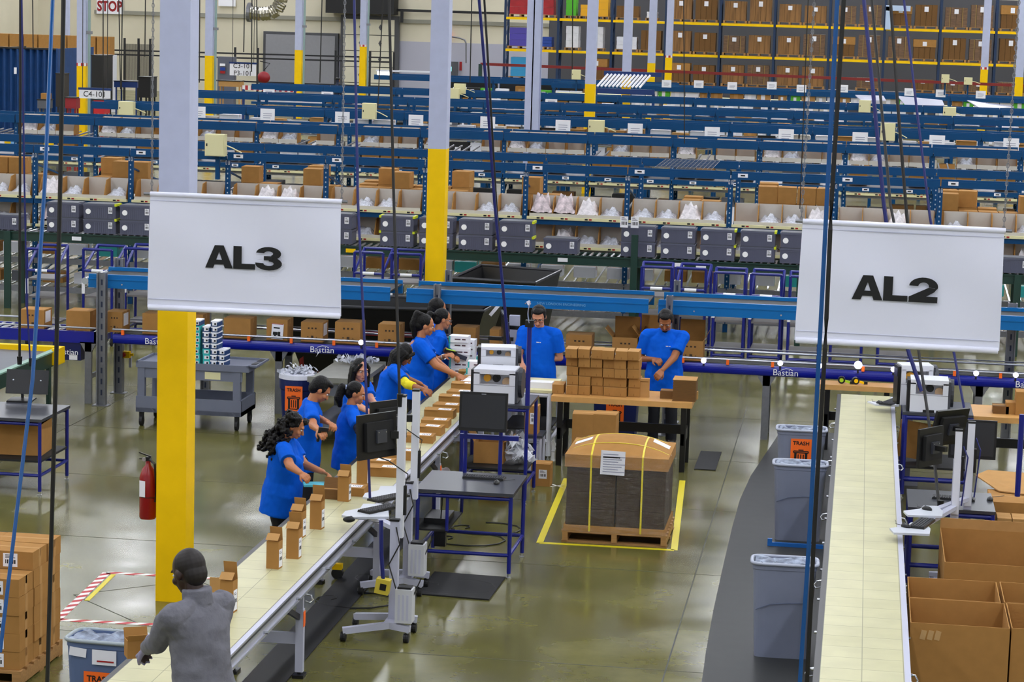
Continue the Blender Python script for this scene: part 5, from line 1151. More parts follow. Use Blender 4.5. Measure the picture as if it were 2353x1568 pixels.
p = atY(1012, 1225, 24.7); t = thing('power_adapter', 'black power adapter hanging under the near workstation table', 'adapter', p); MB().mm((-.06, -.04, -.14), (.06, .04, .14)).build('case', BLACK, t); MB().tube([(0, 0, .14), (.01, 0, .3), (0, .05, .46)], .008, 5).build('cord', CABK, t)
p = at(745, 1385, 0)
p = at(1035, 1086, .05); t = thing('running_shoe', 'pale grey shoe of a worker under the belt', 'shoe', (p.x-.1, p.y, 0), .9)
MB().ell((0, .0, .05), (.05, .14, .05)).ell((0, -.07, .07), (.045, .06, .05)).build('upper', mat('shoe grey', '#9A8F8C', .6), t, True); MB().ell((0, 0, .02), (.055, .15, .022)).build('sole', WHITE, t, True)
# ---------------------------------------------------------------- floor mats and tape
one('rubber_mat', MB().poly([(-4.24, 23.48, .001), (-3.5, 23.42, .001), (-3.48, 24.4, .001), (-4.24, 24.45, .001)], (0, 0, .014)), BLACKR, 'black rubber mat in front of the near workstation table', 'mat')
one('rubber_mat', MB().mm((-5.15, 17.4, .001), (-4.78, 27, .012)), BLACKR, 'long black strip lying under the diagonal packing belt', 'mat')  # flat black strip on the floor along the belt
one('rubber_mat', MB().mm((-1.98, 30.9, .001), (-1.7, 32.2, .012)), BLACKR, 'black mat sticking out beside the maple bench', 'mat')
pts = [at(*q, .001) for q in ((1795, 990), (1762, 1040), (1725, 1095), (1700, 1150), (1682, 1215), (1662, 1300), (1640, 1400), (1622, 1500), (1608, 1600))]
one('floor_runner', MB().poly(pts+[V((.0, pts[-1].y, .001)), V((.0, pts[0].y, .001))][:2], (0, 0, .008)), mat('charcoal runner', '#2E2F30', .6, var=.1), 'wide charcoal runner with curved edge beside the right packing belt', 'mat')
def strip(parent, a, b, w, mt, z=.0015):
    a, b = V(a), V(b); a.z = b.z = z; MB(parent.location).bar(a, b, w, .002).build('tape_strip', mt, parent)
t = thing('floor_marking', 'yellow tape rectangle on the floor around the wrapped pallet', 'floor tape', (-2.6, 26.2, 0))
pa, pb, pc_, pd = at(1240, 1248, 0), at(1549, 1265, 0), at(1568, 1105, 0), at(1302, 1100, 0)
for a, b in ((pa, pb), (pb, pc_), (pa, pd)): strip(t, a, b, .075, TAPEY)
t = thing('floor_marking', 'red and white striped tape square around the foot of the main column', 'floor tape', (-7, 22.6, 0))
A, B, C_, D_ = at(245, 1317, 0), at(132, 1425, 0), at(370, 1437, 0), at(500, 1330, 0)
for a, b in ((A, B), (B, C_), (A, D_)): strip(t, a, b, .085, HAZ)
strip(t, A+V((.09, -.05, 0)), A.lerp(B, .6)+V((.09, 0, 0)), .05, TAPEY, .002)
t = thing('floor_cross', 'small white cross taped on the floor left of the pallet', 'floor tape', at(1280, 1117, 0)); 
for a in (.8, -.8): MB().box((0, 0, .002), (.2, .018, .002), RZ(a)).build('tape_strip', WHITE, t)
# ---------------------------------------------------------------- maple bench with carton wall
def bench(label, x0, x1, y0, y1, z=.915):
    t = thing('packing_bench', label, 'bench', ((x0+x1)/2, (y0+y1)/2, 0)); o = t.location.copy()
    MB(o).mm((x0, y0, z-.07), (x1, y1, z)).build('bench_top', BUTCHER, t)
    for x in (x0+.08, x1-.14):
        for y in (y0+.04, y1-.1): MB(o).mm((x, y, 0), (x+.07, y+.06, z-.07)).build('leg', BLACK, t)
        MB(o).mm((x+.01, y0+.04, .35), (x+.05, y1-.04, .5)).build('end_panel', BLACK, t)
    MB(o).mm((x0+.1, y1-.12, .38), (x1-.1, y1-.08, .5)).build('stretcher', BLACK, t); return t
bench('maple topped bench with black legs behind the wrapped pallet', -3.84, -2.02, 30.62, 31.45)
BZ = .915; G = 'folded cartons walled up on the maple bench'; rr = random.Random(4); bb = None
def fbox(w, d, h):
    t = thing('folded_carton', '', 'box'); m = MB(); m.use(CARD).mm((-w/2, -d/2, 0), (w/2, d/2, h)); m.use(CARDB).mm((-w/2, -d/2, h), (w/2, d/2, h+.002)); m.build('carton', None, t)
    m = MB(); m.use(CARDIN).mm((-w/2, -d/2-.002, h*.02), (w/2, -d/2, h*.06)).mm((-w*.02, -d/2-.002, h*.1), (w*.02, -d/2, h*.35)); m.build('slot', None, t); return t
xs0 = atY(1299, 850, 30.85).x; wv = (atY(1468, 850, 30.85).x-xs0)/6
F0 = fbox(wv*.94, .3, .117)
for r_ in range(5):
    for k in range(6):
        loc = (xs0+wv*(k+.5)+rr.uniform(-.008, .008)+.006*(4-r_), 31.0+rr.uniform(-.04, .03)+(-.05 if r_ == 4 else 0), BZ+.121*r_); lab = 'folded carton in the bench wall, %s row from the bottom, %s column from the left' % (ORD[r_], ORD[k])
        if r_ == k == 0: F0.location = loc; F0['label'] = lab; F0['group'] = G
        else: clone(F0, loc, rr.uniform(-.05, .05), lab, G)
clone(F0, (xs0-.09, 30.98, BZ+.001), .02, 'folded carton at the left foot of the bench wall', G)
p = atY(1478, 880, 30.85); t = thing('upright_carton', 'single carton standing upright right of the bench wall', 'box', (p.x, 30.95, BZ), .05); card_box(.15, .1, .24, CARDB, False).build('carton', None, t); MB().mm((-.06, -.052, .2), (.06, -.05, .21)).build('slot', CARDIN, t)
p = atY(1574, 890, 30.85); t = thing('carton_bundle', 'square bundle of flattened cartons at the right end of the bench', 'bundle', (p.x, 30.9, BZ), .0); m = MB()
for k in range(22): m.mm((-.15+.004*(k % 3), -.17, .0125*k), (.15, .17-.003*(k % 2), .0125*k+.0105))
m.build('flat_sheets', CARDD, t); MB().mm((-.152, -.172, .274), (.152, .172, .279)).build('top_sheet', CARDB, t); MB().box((.158, .02, .06), (.02, .1, .1), None).build('tab', CARDB, t)
p = atY(1533, 884, 30.9); carton('carton_box', 'low dark carton between the man\'s hands and the bundle', .17, .2, .1, (p.x, 30.98, BZ), 0, None, CARDD)
p = at(1350, 932, .98)
for k, px in enumerate((1343, 1393)): p = atY(px, 960, 29.2); carton('carton_box', ['left', 'right'][k]+' one of two tall cartons standing between the bench and the wrapped pallet', .28, .3, .98 if k else .97, (p.x, 29.2, 0), .06 if k == 0 else -.03)
p = at(1405, 940, .5)
def trash_sign(o_, y, z, w=.24, h=.3, parent=None):
    m = MB(); m.mm((-w/2, y-.004, z), (w/2, y, z+h)); parent = m.build('orange_sign', ORANGE, parent); text('TRASH', w*.26, INK, parent, (0, y-.006, z+h*.84), bold=.0016)
    m = MB(); a, b = z+h*.08, z+h*.5; e = .012*w/.24; yy = y-.0055
    for x0, z0, x1, z1 in [(-.07, b, -.055, a), (.07, b, .055, a), (-.055, a, .055, a), (-.085, b+.02, .085, b+.02), (-.085, b, .085, b), (-.085, b, -.085, b+.02), (.085, b, .085, b+.02), (-.03, b+.035, .03, b+.035), (-.03, a+.02, -.03, b-.02), (0, a+.02, 0, b-.02), (.03, a+.02, .03, b-.02)]:
        s = w/.24; m.bar((x0*s, yy, z0), (x1*s, yy, z1), .002, e) if abs(x0-x1) > abs(z0-z1) else m.mm((min(x0, x1)*s-e/2, yy-.001, min(z0, z1)), (max(x0, x1)*s+e/2, yy+.001, max(z0, z1)))
    m.build('bin_pictogram', INK, parent)
p = atY(1415, 935, 32.0); t = thing('trash_bin', 'navy bin with orange sign under the maple bench', 'bin', (p.x, 32.1, 0)); MB().box((0, 0, .36), (.52, .34, .72), None, (1.12, 1.12)).build('bin_body', TRASHB, t); trash_sign(None, -.2, .36, .24, .32, t); MB().box((0, 0, .72), (.6, .4, .03)).build('rim', TRASHB, t)
# ---------------------------------------------------------------- wrapped pallet of flattened cartons
px0, px1, py0, py1 = -3.13, -1.95, 26.25, 27.3
t = thing('wrapped_pallet', 'film wrapped and strapped carton stack on a pallet inside yellow floor tape', 'pallet load', ((px0+px1)/2, (py0+py1)/2, 0)); W_p, D_p = px1-px0, py1-py0
for x in (-W_p/2+.04, 0, W_p/2-.04): MB().mm((x-.03, -D_p/2, .02), (x+.03, D_p/2, .115)).build('stringer', WOODP, t)
for k in range(7): y = -D_p/2+.05+(D_p-.1)*k/6; MB().mm((-W_p/2, y-.05, .115), (W_p/2, y+.05, .135)).build('deck_board', WOODP, t)
for y in (-D_p/2+.06, 0, D_p/2-.06): MB().mm((-W_p/2, y-.05, 0), (W_p/2, y+.05, .02)).build('bottom_board', WOODP, t)
BND = mat('bundle edges', '#38270F', .8, var=.3, vs=10, stretch=(1, 1, 14)); sw = W_p-.06
for k in range(4):
    for j in range(2):
        for r_ in range(4):
            a = -sw/2+sw*k/4+.008; b = a+sw/4-.016; y0 = -D_p/2+.02+(D_p-.04)*j/2; m = MB(); z0 = .2+.19*r_
            m.mm((a+.003*(r_ % 2), y0+.003, z0), (b, y0+(D_p-.04)/2-.004, z0+.189)); m.build('carton_bundle', BND, t)
m = MB(); MB().mm((-sw/2-.01, -D_p/2, .137), (sw/2+.01, D_p/2, .2)).build('base_tray', CARD, t)
n = 10; P = []; F = []
for j in range(n+1):
    for i in range(n+1):
        u, v = i/n*2-1, j/n*2-1; P.append((u*(sw/2+.015), v*(D_p/2+.005), 1.0+.14*(1-abs(u)**2.5)*(1-abs(v)**2.5)))
for j in range(n):
    for i in range(n): F.append((j*(n+1)+i, j*(n+1)+i+1, (j+1)*(n+1)+i+1, (j+1)*(n+1)+i))
m = MB(); m.add(P, F); k0 = [j*(n+1)+i for (i, j) in [(i, 0) for i in range(n+1)]+[(n, j) for j in range(1, n+1)]+[(i, n) for i in range(n-1, -1, -1)]+[(0, j) for j in range(n-1, 0, -1)]]
low = [(P[q][0], P[q][1], .86) for q in k0]; K = len(k0); m.add([P[q] for q in k0]+low, [(i, K+i, K+(i+1) % K, (i+1) % K) for i in range(K)]); m.build('cap_sheet', CARD, t, True)
STRAP = mat('yellow strap', '#E0CE1E', .4)
def top_z(u, v): return 1.003+.14*(1-abs(u)**2.5)*(1-abs(v)**2.5)
for u in (-.5, .52):
    x = u*sw/2; m = MB(); m.mm((x-.01, -D_p/2-.012, .14), (x+.01, -D_p/2-.006, 1.0)).mm((x-.01, D_p/2+.006, .14), (x+.01, D_p/2+.012, 1.0))
    for k in range(12): v0, v1 = k/6-1, (k+1)/6-1; m.bar((x, v0*D_p/2, top_z(u, v0)), (x, v1*D_p/2, top_z(u, v1)), .02, .006)
    m.build('strap', STRAP, t)
for v in (-.55, .5):
    m = MB()
    for k in range(12): u0, u1 = k/6-1, (k+1)/6-1; m.bar((u0*sw/2, v*D_p/2, top_z(u0, v)), (u1*sw/2, v*D_p/2, top_z(u1, v)), .016, .006)
    m.build('strap', STRAP, t)
m = MB(); m.use(WHITE).box((-.04, -D_p/2-.02, .93), (.27, .002, .27), RY(.02)); m.use(mat('faint grey print', '#9A9CB0', .6))
for k in range(8): m.mm((-.15, -D_p/2-.0225, 1.02-.028*k), (.02+.08*(k*5 % 3)*.5, -D_p/2-.021, 1.03-.028*k))
m.use(INK).mm((-.15, -D_p/2-.0225, .985), (.04, -D_p/2-.021, 1.0)); m.build('pallet_label', None, t)
MB().box((-.42, -.05, top_z(-.75, -.1)), (.2, .16, .004), RY(-.35)).build('pallet_label', WHITE, t); MB().box((.45, .05, top_z(.8, .1)), (.2, .18, .004), RY(.4)).build('pallet_label', WHITE, t)
m = MB(); hx, hy = sw/2+.03, D_p/2+.02; nz = 14; rr = random.Random(9); ring = []
for j in range(nz+1):
    z = .13+.9*j/nz; row = []
    for (x0, y0, x1, y1) in ((-hx, -hy, hx, -hy), (hx, -hy, hx, hy), (hx, hy, -hx, hy), (-hx, hy, -hx, -hy)):
        for k in range(10): u = k/10; row.append((x0+(x1-x0)*u+rr.uniform(-.008, .008), y0+(y1-y0)*u+rr.uniform(-.008, .008), z))
    ring.append(row)
nn = len(ring[0]); m.add(sum(ring, []), [(j*nn+i, j*nn+(i+1) % nn, (j+1)*nn+(i+1) % nn, (j+1)*nn+i) for j in range(nz) for i in range(nn)]); m.build('stretch_film', FILM, t)
# ================================================================ people
WORK = bpy.data.scenes.new('work')
def remesh(mb, name, mt, vox, parent, smooth=2, disp=0, dscale=8, seed=0):
    me = mb.mesh(name+'_raw', mt); fixn(me); o = bpy.data.objects.new(name+'_raw', me); WORK.collection.objects.link(o)
    r = o.modifiers.new('r', 'REMESH'); r.mode = 'VOXEL'; r.voxel_size = vox
    if smooth: s = o.modifiers.new('s', 'SMOOTH'); s.iterations = smooth; s.factor = .5
    ctx = bpy.context.temp_override(scene=WORK, view_layer=WORK.view_layers[0]); ctx.__enter__(); dg = bpy.context.evaluated_depsgraph_get(); new = bpy.data.meshes.new_from_object(o.evaluated_get(dg)); new.name = name; ctx.__exit__(None, None, None)
    bpy.data.objects.remove(o); bpy.data.meshes.remove(me)
    if disp:
        off = V((seed*3.1, seed*1.7, 0))
        nv = len(new.vertices); co = [0.0]*(3*nv); no = [0.0]*(3*nv); new.vertices.foreach_get('co', co); new.vertices.foreach_get('normal', no)
        for i in range(0, 3*nv, 3):
            p = V((co[i]*dscale, co[i+1]*dscale, co[i+2]*dscale))+off; q = disp*(mnoise.noise(p)+.5*mnoise.noise(p*2.3))
            co[i] += no[i]*q; co[i+1] += no[i+1]*q; co[i+2] += no[i+2]*q
        new.vertices.foreach_set('co', co)
    new.polygons.foreach_set('use_smooth', [True]*len(new.polygons)); new.update()
    new.materials.clear(); new.materials.append(mt)
    return obj(name, new, parent)
def ik(S, T, a, b, pole):
    d = T-S; L = min(d.length, (a+b)*.985); u = d.normalized(); x = (a*a-b*b+L*L)/(2*L); h = math.sqrt(max(0, a*a-x*x))
    p = pole-u*pole.dot(u); p.normalize(); return S+u*x+p*h, S+u*L
def hand(m, Wp, d, n, sgn, k=1, curl=.6):
    d = d.normalized(); n = (n-d*n.dot(d)).normalized(); s = d.cross(n)*sgn
    for i in range(4):
        b0 = Wp+d*.012*k+s*(i-1.5)*.013*k; b1 = Wp+d*.085*k+s*(i-1.5)*.021*k; m.caps(b0, b1, .014*k, .0115*k, 7)
        L = (.058, .068, .064, .05)[i]*k; c = curl+.08*i; d1 = (d*math.cos(c)+n*math.sin(c)); q = b1+d1*L*.5; d2 = (d*math.cos(c*2.1)+n*math.sin(c*2.1)); m.caps(b1, q, .0105*k, .0095*k, 7); m.caps(q, q+d2*L*.5, .0095*k, .0075*k, 7)
    t0 = Wp+d*.025*k-s*.026*k; t1 = t0+(d*.7-s*.6+n*.35).normalized()*.042*k; m.caps(t0, t1, .014*k, .011*k, 7); m.caps(t1, t1+(d*.9-s*.1+n*.5).normalized()*.032*k, .0105*k, .008*k, 7)
def person(label, head_px, h, rz, skin, hair, hairmat=HAIR, lean=6, pitch=20, yaw=0, LH=None, RH=None, fem=False, bulk=1.0, top=SHIRT, sleeve='short', curl=.6, glasses=False, logo=True, vox=.007, bare=False, seed=1, roll=0, lips=True, hem=.79, big=1.14, head=1.06):
    k = h/1.72*big; dz = 1.72*k-h; lean, pitch, yaw = math.radians(lean), math.radians(pitch), math.radians(yaw); Rl = RX(-lean); pv = V((0, 0, .95*k-dz)); bulk *= 1.06
    tp = lambda p: pv+Rl @ (V(p)*k-V((0, 0, .95*k)))
    lg = lambda p: V((p[0]*k, p[1]*k, p[2]*(.95*k-dz)/.95))
    Rh = Rl @ RZ(yaw) @ RX(-pitch) @ RY(roll); nk = tp((0, .015, 1.505)); hp = lambda q: nk+Rh @ (V(q)*k*head)
    topv = hp((0, -.01, .21)); Rz = RZ(math.radians(rz)); tgt = at(head_px[0], head_px[1], h*.995-.02*(lean > .1))
    root = tgt-Rz @ topv; root.z = 0
    t = thing('person', label, 'person', root, math.radians(rz), None)
    inv = Rz.transposed(); loc = lambda wp: inv @ (V(wp)-root)
    hs = .95 if fem else 1.0; sw = (.165 if fem else .185)*(.6+.4*bulk)
    # ----- body
    m = MB()
    m.ell(tp((0, 0, .98)), (.145*k*bulk, .105*k*bulk, .13*k)).ell(tp((0, .01, 1.12)), (.13*k*bulk, .1*k*bulk, .16*k)).ell(tp((0, 0, 1.28)), (.15*k*bulk, .1*k*bulk, .18*k)); m.caps(tp((-sw*.75, -.01, 1.39)), tp((sw*.75, -.01, 1.39)), .045*k, .045*k)
    m.caps(tp((0, -.01, 1.40)), hp((0, -.012, .06)), .06*k*hs, .052*k*hs)
    m.ell(hp((0, -.005, .118)), V((.073, .09, .092))*k*head*hs, Rh, 20, 14).ell(hp((0, .028, .055)), V((.058, .062, .062))*k*head*hs, Rh).ell(hp((0, .068, .018)), V((.026, .02, .018))*k*head*hs, Rh)
    m.caps(hp((0, .084, .102)), hp((0, .104, .068)), .01*k, .0155*k, 8).ell(hp((0, .074, .122)), V((.052, .018, .014))*k*head, Rh)
    for s in (-1, 1): m.ell(hp((s*.074, -.006, .088)), V((.010, .02, .027))*k*head*hs, Rh).ell(hp((s*.038, .06, .07)), V((.024, .026, .024))*k*head, Rh)
    m.ell(hp((0, .084, .038)), V((.024, .012, .01))*k*head, Rh)
    arms = {}
    for s, T, nm in ((-1, LH, 'L'), (1, RH, 'R')):
        S = tp((s*sw, -.005, 1.405)); 
        T = loc(T) if T is not None else tp((s*.24, .1, .95))
        hd = (T-S).normalized(); E, Wr = ik(S, T, .3*k, .255*k, V((s*.55, -.35, -1))); ua, fa = .047*k*(.5+.5*bulk), .04*k*(.5+.5*bulk)
        m.caps(S, E, ua, fa); m.caps(E, Wr, fa*.98, .026*k); d = (Wr-E).normalized(); pn = V((-s*.6, .1, -.8)) if True else None
        hand(m, Wr, (d+V((0, .15, -.12))).normalized(), pn, s, k*(.95 if fem else 1.05), curl); arms[s] = (S, E, Wr)
    for s in (-1, 1):
        m.caps(lg((s*.085*bulk, 0, .95)), lg((s*.1, .015, .5)), .08*k*bulk, .054*k); m.caps(lg((s*.1, .015, .5)), lg((s*.105, -.02, .09)), .052*k, .036*k); m.ell(lg((s*.11, .04, .06)), (.04*k, .1*k, .035*k))
    remesh(m, 'body', skin, vox, t, 1)
    # ----- top
    m = MB(); b = bulk; fl = 1.08 if fem else 1.0
    rings = [(hem, .184*b*fl, .152*b), (.95, .18*b*fl, .146*b), (1.06, .168*b, .136*b), (1.18, .17*b, .134*b), (1.3, .182*(.4+.6*b), .128*(.4+.6*b)), (1.38, .176*(.5+.5*b), .108), (1.43, .12, .085), (1.462, .078, .07), (1.475, .07, .064)]
    base = []; n = 28; F = []
    for z, rx, ry in rings:
        for i in range(n):
            a = 2*PI*i/n; base.append(tp((rx*math.cos(a), ry*math.sin(a)+(.012*(b-1)*8 if z < 1.25 else 0), z)))
    for j in range(len(rings)-1):
        for i in range(n): F.append((j*n+i, j*n+(i+1) % n, (j+1)*n+(i+1) % n, (j+1)*n+i))
    F += [tuple(range(n))[::-1], tuple(range(len(base)-n, len(base)))]; m.add(base, F)
    if fem:
        for s in (-1, 1): m.ell(tp((s*.07, .085*b, 1.26)), (.075*k*b, .06*k*b, .075*k))
    for s in (-1, 1):
        S, E, Wr = arms[s]; m.ell(S+V((0, 0, -.01)), .07*k*(.6+.4*b)); m.caps(tp((s*.075, -.012, 1.425)), S+V((0, 0, -.012)), .058*k, .07*k*(.6+.4*b)); m.caps(tp((s*.1, 0, 1.3)), S+V((0, 0, -.03)), .09*k, .068*k)
        if sleeve == 'short': m.cyl(S, S.lerp(E, .74), .074*k*(.6+.4*b), .07*k*(.5+.5*b), 14)
        else: m.caps(S, E, .075*k, .062*k); m.cyl(E, E.lerp(Wr, .93), .06*k, .045*k, 12)
    if sleeve == 'long': m.cyl(tp((0, -.01, 1.44)), tp((0, -.012, 1.52)), .082*k, .078*k, 18)
    remesh(m, 'sweater' if sleeve == 'long' else 't_shirt', top, .009, t, 3, .011, 7, seed)
    # ----- trousers, shoes
    m = MB(); m.ell(lg((0, 0, .93)), (.14*k*bulk, .1*k*bulk, .09*k))
    for s in (-1, 1): m.caps(lg((s*.085*bulk, 0, .9)), lg((s*.1, .02, .5)), .096*k*bulk, .07*k); m.cyl(lg((s*.1, .02, .5)), lg((s*.105, -.015, .08)), .07*k, .062*k, 14)
    remesh(m, 'trousers', TROUS, .014, t, 2, .006, 8, seed)
    for s in (-1, 1):
        m = MB(); m.ell(V((s*.11*k, .05*k, .046*k)), (.048*k, .13*k, .045*k)).ell(V((s*.108*k, -.04*k, .065*k)), (.045*k, .06*k, .06*k)); m.build('shoe', BLACKR, t, True)
    # ----- face
    for s in (-1, 1):
        m = MB(); m.use(WHITE).ell(hp((s*.031, .076, .1)), V((.0135, .0085, .0075))*k*head, Rh, 10, 7); m.use(BLACK).ell(hp((s*.031+.002*yaw, .0815, .099)), V((.006, .005, .006))*k*head, Rh, 8, 6); m.build('eye', None, t, True)
        MB().caps(hp((s*.015, .0895, .117)), hp((s*.047, .078, .119)), .0042*k, .0035*k, 6).build('eyebrow', HAIR, t)
    if lips: MB().ell(hp((0, .0885, .041)), V((.023, .0085, .005))*k*head, Rh).ell(hp((0, .0885, .034)), V((.019, .0085, .005))*k*head, Rh).build('mouth', mat('lip brown', '#8E4A40', .5), t, True)
    if glasses:
        m = MB()
        for s in (-1, 1):
            c = (s*.032, .098, .098); P = [hp((c[0]+.026*math.cos(a*PI/6)*(1 if abs(math.cos(a*PI/6)) < .9 else 1), c[1]-.008*abs(math.cos(a*PI/6)), c[2]+.017*math.sin(a*PI/6))) for a in range(13)]; m.tube(P, .0026*k, 5); m.tube([hp((s*.058, .088, .103)), hp((s*.078, .03, .1)), hp((s*.078, -.01, .09))], .0026*k, 5)
        m.tube([hp((-.008, .1, .1)), hp((.008, .1, .1))], .0026*k, 5); m.build('glasses', glasses if glasses is not True else BLACK, t)
    # ----- hair
    r = random.Random(seed)
    if hair:
        m = MB(); g = V((0, 0, -1)); e = .004 if hair == 'buzz' else .011
        m.ell(hp((0, -.022, .13)), V((.072+e, .081+e, .08+e))*k*head*hs, Rh, 18, 12); m.ell(hp((0, -.05, .085)), V((.064+e*.6, .05+e, .07))*k*head*hs, Rh)
        if hair in ('short', 'thin'):
            for s in (-1, 1): m.ell(hp((s*.07, .012, .11)), V((.012, .025, .03))*k*head, Rh)
            if hair == 'short': m.ell(hp((0, .03, .185)), V((.06, .055, .03))*k*head, Rh)
        elif hair in ('pony', 'highpony'):
            a = hp((0, -.105, .12)) if hair == 'pony' else hp((0, -.07, .2)); q = a+Rh @ V((0, -.05, -.01))*k; e1 = q+V((0, -.035, -.12))*k; e2 = q+V((0, -.02, -.27 if hair == 'highpony' else -.2))*k
            m.caps(a, q, .024*k, .04*k, 10); m.caps(q, e1, .042*k, .05*k, 10); m.caps(e1, e2, .05*k, .025*k, 10)
        elif hair in ('long', 'verylong'):
            L = .3 if hair == 'long' else .42
            for i in range(11):
                a = -PI*.5+(i-5)*.36; x, y = .078*math.cos(a), .085*math.sin(a); p0 = hp((x, y-.005, .12)); p1 = hp((x*1.08, y*1.05-.01, .02)); p2 = p1+V((0, -.05 if hair == 'verylong' else -.01, -L*.55))*k; p3 = p2+V((0, -.05 if hair == 'verylong' else .0, -L*.45*r.uniform(.8, 1.1)))*k
                m.caps(p0, p1, .03*k, .032*k, 8); m.caps(p1, p2, .032*k, .032*k, 8); m.caps(p2, p3, .032*k, .014*k, 8)
            for s in (-1, 1): m.caps(hp((s*.03, .07, .175)), hp((s*.076, .045, .1)), .018*k, .02*k, 8)
        elif hair == 'curly':
            for i in range(430):
                a = r.uniform(-PI*1.14, PI*.14); z = r.uniform(-.24, .2); R_ = (.095+.035*(z < .08)+.035*(z < -.05))*r.uniform(.75, 1.08); x, y = R_*math.cos(a), R_*math.sin(a)-.02
                if y > .045 and z < .13: continue
                m.ell(hp((x, y, z)), r.uniform(.014, .024)*k, None, 7, 5)
            for i in range(14): m.ell(hp((r.uniform(-.06, .06), .075+r.uniform(-.02, .008), .16+r.uniform(-.012, .03))), .022*k, None, 7, 5)
        remesh(m, 'hair', hairmat, .0075 if hair != 'buzz' else .006, t, 1, {'buzz': 0, 'curly': .005}.get(hair, .0028), 45 if hair == 'curly' else 30, seed)
    if logo:
        for i, wd in enumerate((.018, .035)): MB().box(tp((-.055-.0-.03*(1-i)+.02, (.139 if not fem else .152)*(.45+.55*b)+.012*(fem), 1.315)), (wd, .004, .011), Rl).build('chest_print', WHITE, t)
    return t, tp, hp, arms, k, Rl, Rh
head = 1.06
def H(px, py, z): return at(px, py, z)
# the man in grey fleece, seen from behind
t, tp, hp, arms, k, Rl, Rh = person('person in a grey fleece with shaved head seen from behind at the belt, gloved', (424, 1270), 2.2, 62, SKIN_D, 'buzz', mat('shaved dark hair', '#150C09', .6), 8, 14, -8, LH=H(320, 1512, 1.3), RH=H(350, 1478, 1.36), top=FLEECE, sleeve='long', bulk=1.0, big=1.0, head=1.08, vox=.008, curl=.8, logo=False, seed=3, lips=False)
GLOVE = mat('lilac grey glove', '#8D88A2', .8)
for s in (-1, 1):
    S, E, Wr = arms[s]; m = MB(); d = (Wr-E).normalized(); hand(m, Wr-d*.004, (d+V((0, .15, -.12))).normalized(), V((-s*.6, .1, -.8)), s, k*1.17, .8); m.caps(Wr-d*.05, Wr+d*.02, .037*k, .034*k); remesh(m, 'glove', GLOVE, .007, t, 1)
a = at(326, 1496, 1.3); tt = thing('held_carton', 'small open carton held in the gloved hands of the man in grey', 'box', (a.x-.05, a.y+.06, 1.24), .5); open_box(.17, .12, .13, flaps=(('F', .06, .6), ('B', .07, .4))).build('carton', None, tt)
# women and men at the belt
t, tp, hp, arms, k, Rl, Rh = person('person with long black curly hair, nearest of the row at the belt', (688, 955), 1.64, -82, SKIN_A, 'curly', HAIR, 7, 22, 0, LH=H(742, 1085, 1.04), RH=H(722, 1130, 1.03), fem=True, bulk=1.25, hem=.74, seed=5)
m = MB(); m.box(tp((-.05, .19, 1.22)), (.055, .004, .085), Rl); m.build('name_badge', WHITE, t)
t, tp, hp, arms, k, Rl, Rh = person('person in a blue shirt with short black hair, aiming a hand scanner over the belt', (752, 868), 1.74, -74, SKIN_A, 'short', HAIR, 7, 32, 4, LH=H(815, 1030, 1.13), RH=H(757, 1050, 1.12), bulk=1.02, seed=8)
S, E, Wr = arms[1]; d = (Wr-E).normalized(); ts = thing('barcode_scanner', 'black hand scanner held by the short haired man', 'scanner', Rz_ if False else (t.location+RZ(t.rotation_euler.z) @ (Wr+d*.09)), t.rotation_euler.z)
MB().box((0, .03, .03), (.05, .11, .04), RX(-.1)).build('head', BLACK, ts); MB().caps((0, -.01, .02), (0, -.03, -.09), .018, .02, 8).build('handle', BLACK, ts); MB().box((0, .088, .025), (.04, .006, .025)).build('window', mat('scanner orange', '#E0581C', .4), ts)
t, tp, hp, arms, k, Rl, Rh = person('person in a blue shirt with low ponytail, arms folded, beside the edge of the monitor', (824, 880), 1.62, -70, SKIN_A, 'pony', HAIR, 4, 14, -14, LH=H(868, 1010, 1.08), RH=H(860, 1020, 1.06), fem=True, bulk=1.02, seed=11)
for s in (-1, 1): S, E, Wr = arms[s]; MB().caps(S.lerp(E, .7), E, .05*k, .05*k).cyl(E, E.lerp(Wr, .95), .05*k, .036*k, 10).build('under_sleeve', mat('navy sleeve', '#0E1430', .8), t, True)
m = MB(); m.ell(hp((0, -.112, .118)), V((.03, .018, .03))*k); m.build('hair_tie', mat('pale hair tie', '#9AA8C8', .6), t)
person('person in a blue shirt with long straight dark hair, looking round towards the camera', (830, 828), 1.68, -105, SKIN_B, 'long', HAIR, 2, 8, -38, LH=H(880, 955, 1.12), RH=H(868, 968, 1.1), fem=True, bulk=1.12, seed=13)
t, tp, hp, arms, k, Rl, Rh = person('person in a blue shirt with glasses, very long hair and a yellow forearm sleeve', (944, 789), 1.66, -80, SKIN_C, 'verylong', HAIR, 13, 30, 0, LH=H(1000, 905, 1.08), RH=H(1003, 914, 1.08), fem=True, bulk=1.15, glasses=True, seed=17)
S, E, Wr = arms[1]; MB().caps(S.lerp(E, .78), E, .054*k, .055*k).cyl(E, E.lerp(Wr, .42), .054*k, .047*k, 14).build('forearm_sleeve', mat('bright yellow sleeve', '#E8D81C', .8), t, True)
for s in (-1, 1): MB().tube([hp((s*.08+.012*math.cos(a), -.005, .05+.015*math.sin(a))) for a in [i*PI/5 for i in range(11)]], .002, 5).build('earring', GOLD, t)
t, tp, hp, arms, k, Rl, Rh = person('person in a blue shirt with high ponytail reaching a paper slip over the belt', (982, 728), 1.80, -80, SKIN_A, 'highpony', HAIR, 7, 8, 4, LH=H(1030, 850, 1.1), RH=H(1050, 862, 1.06), fem=True, bulk=1.22, seed=19)
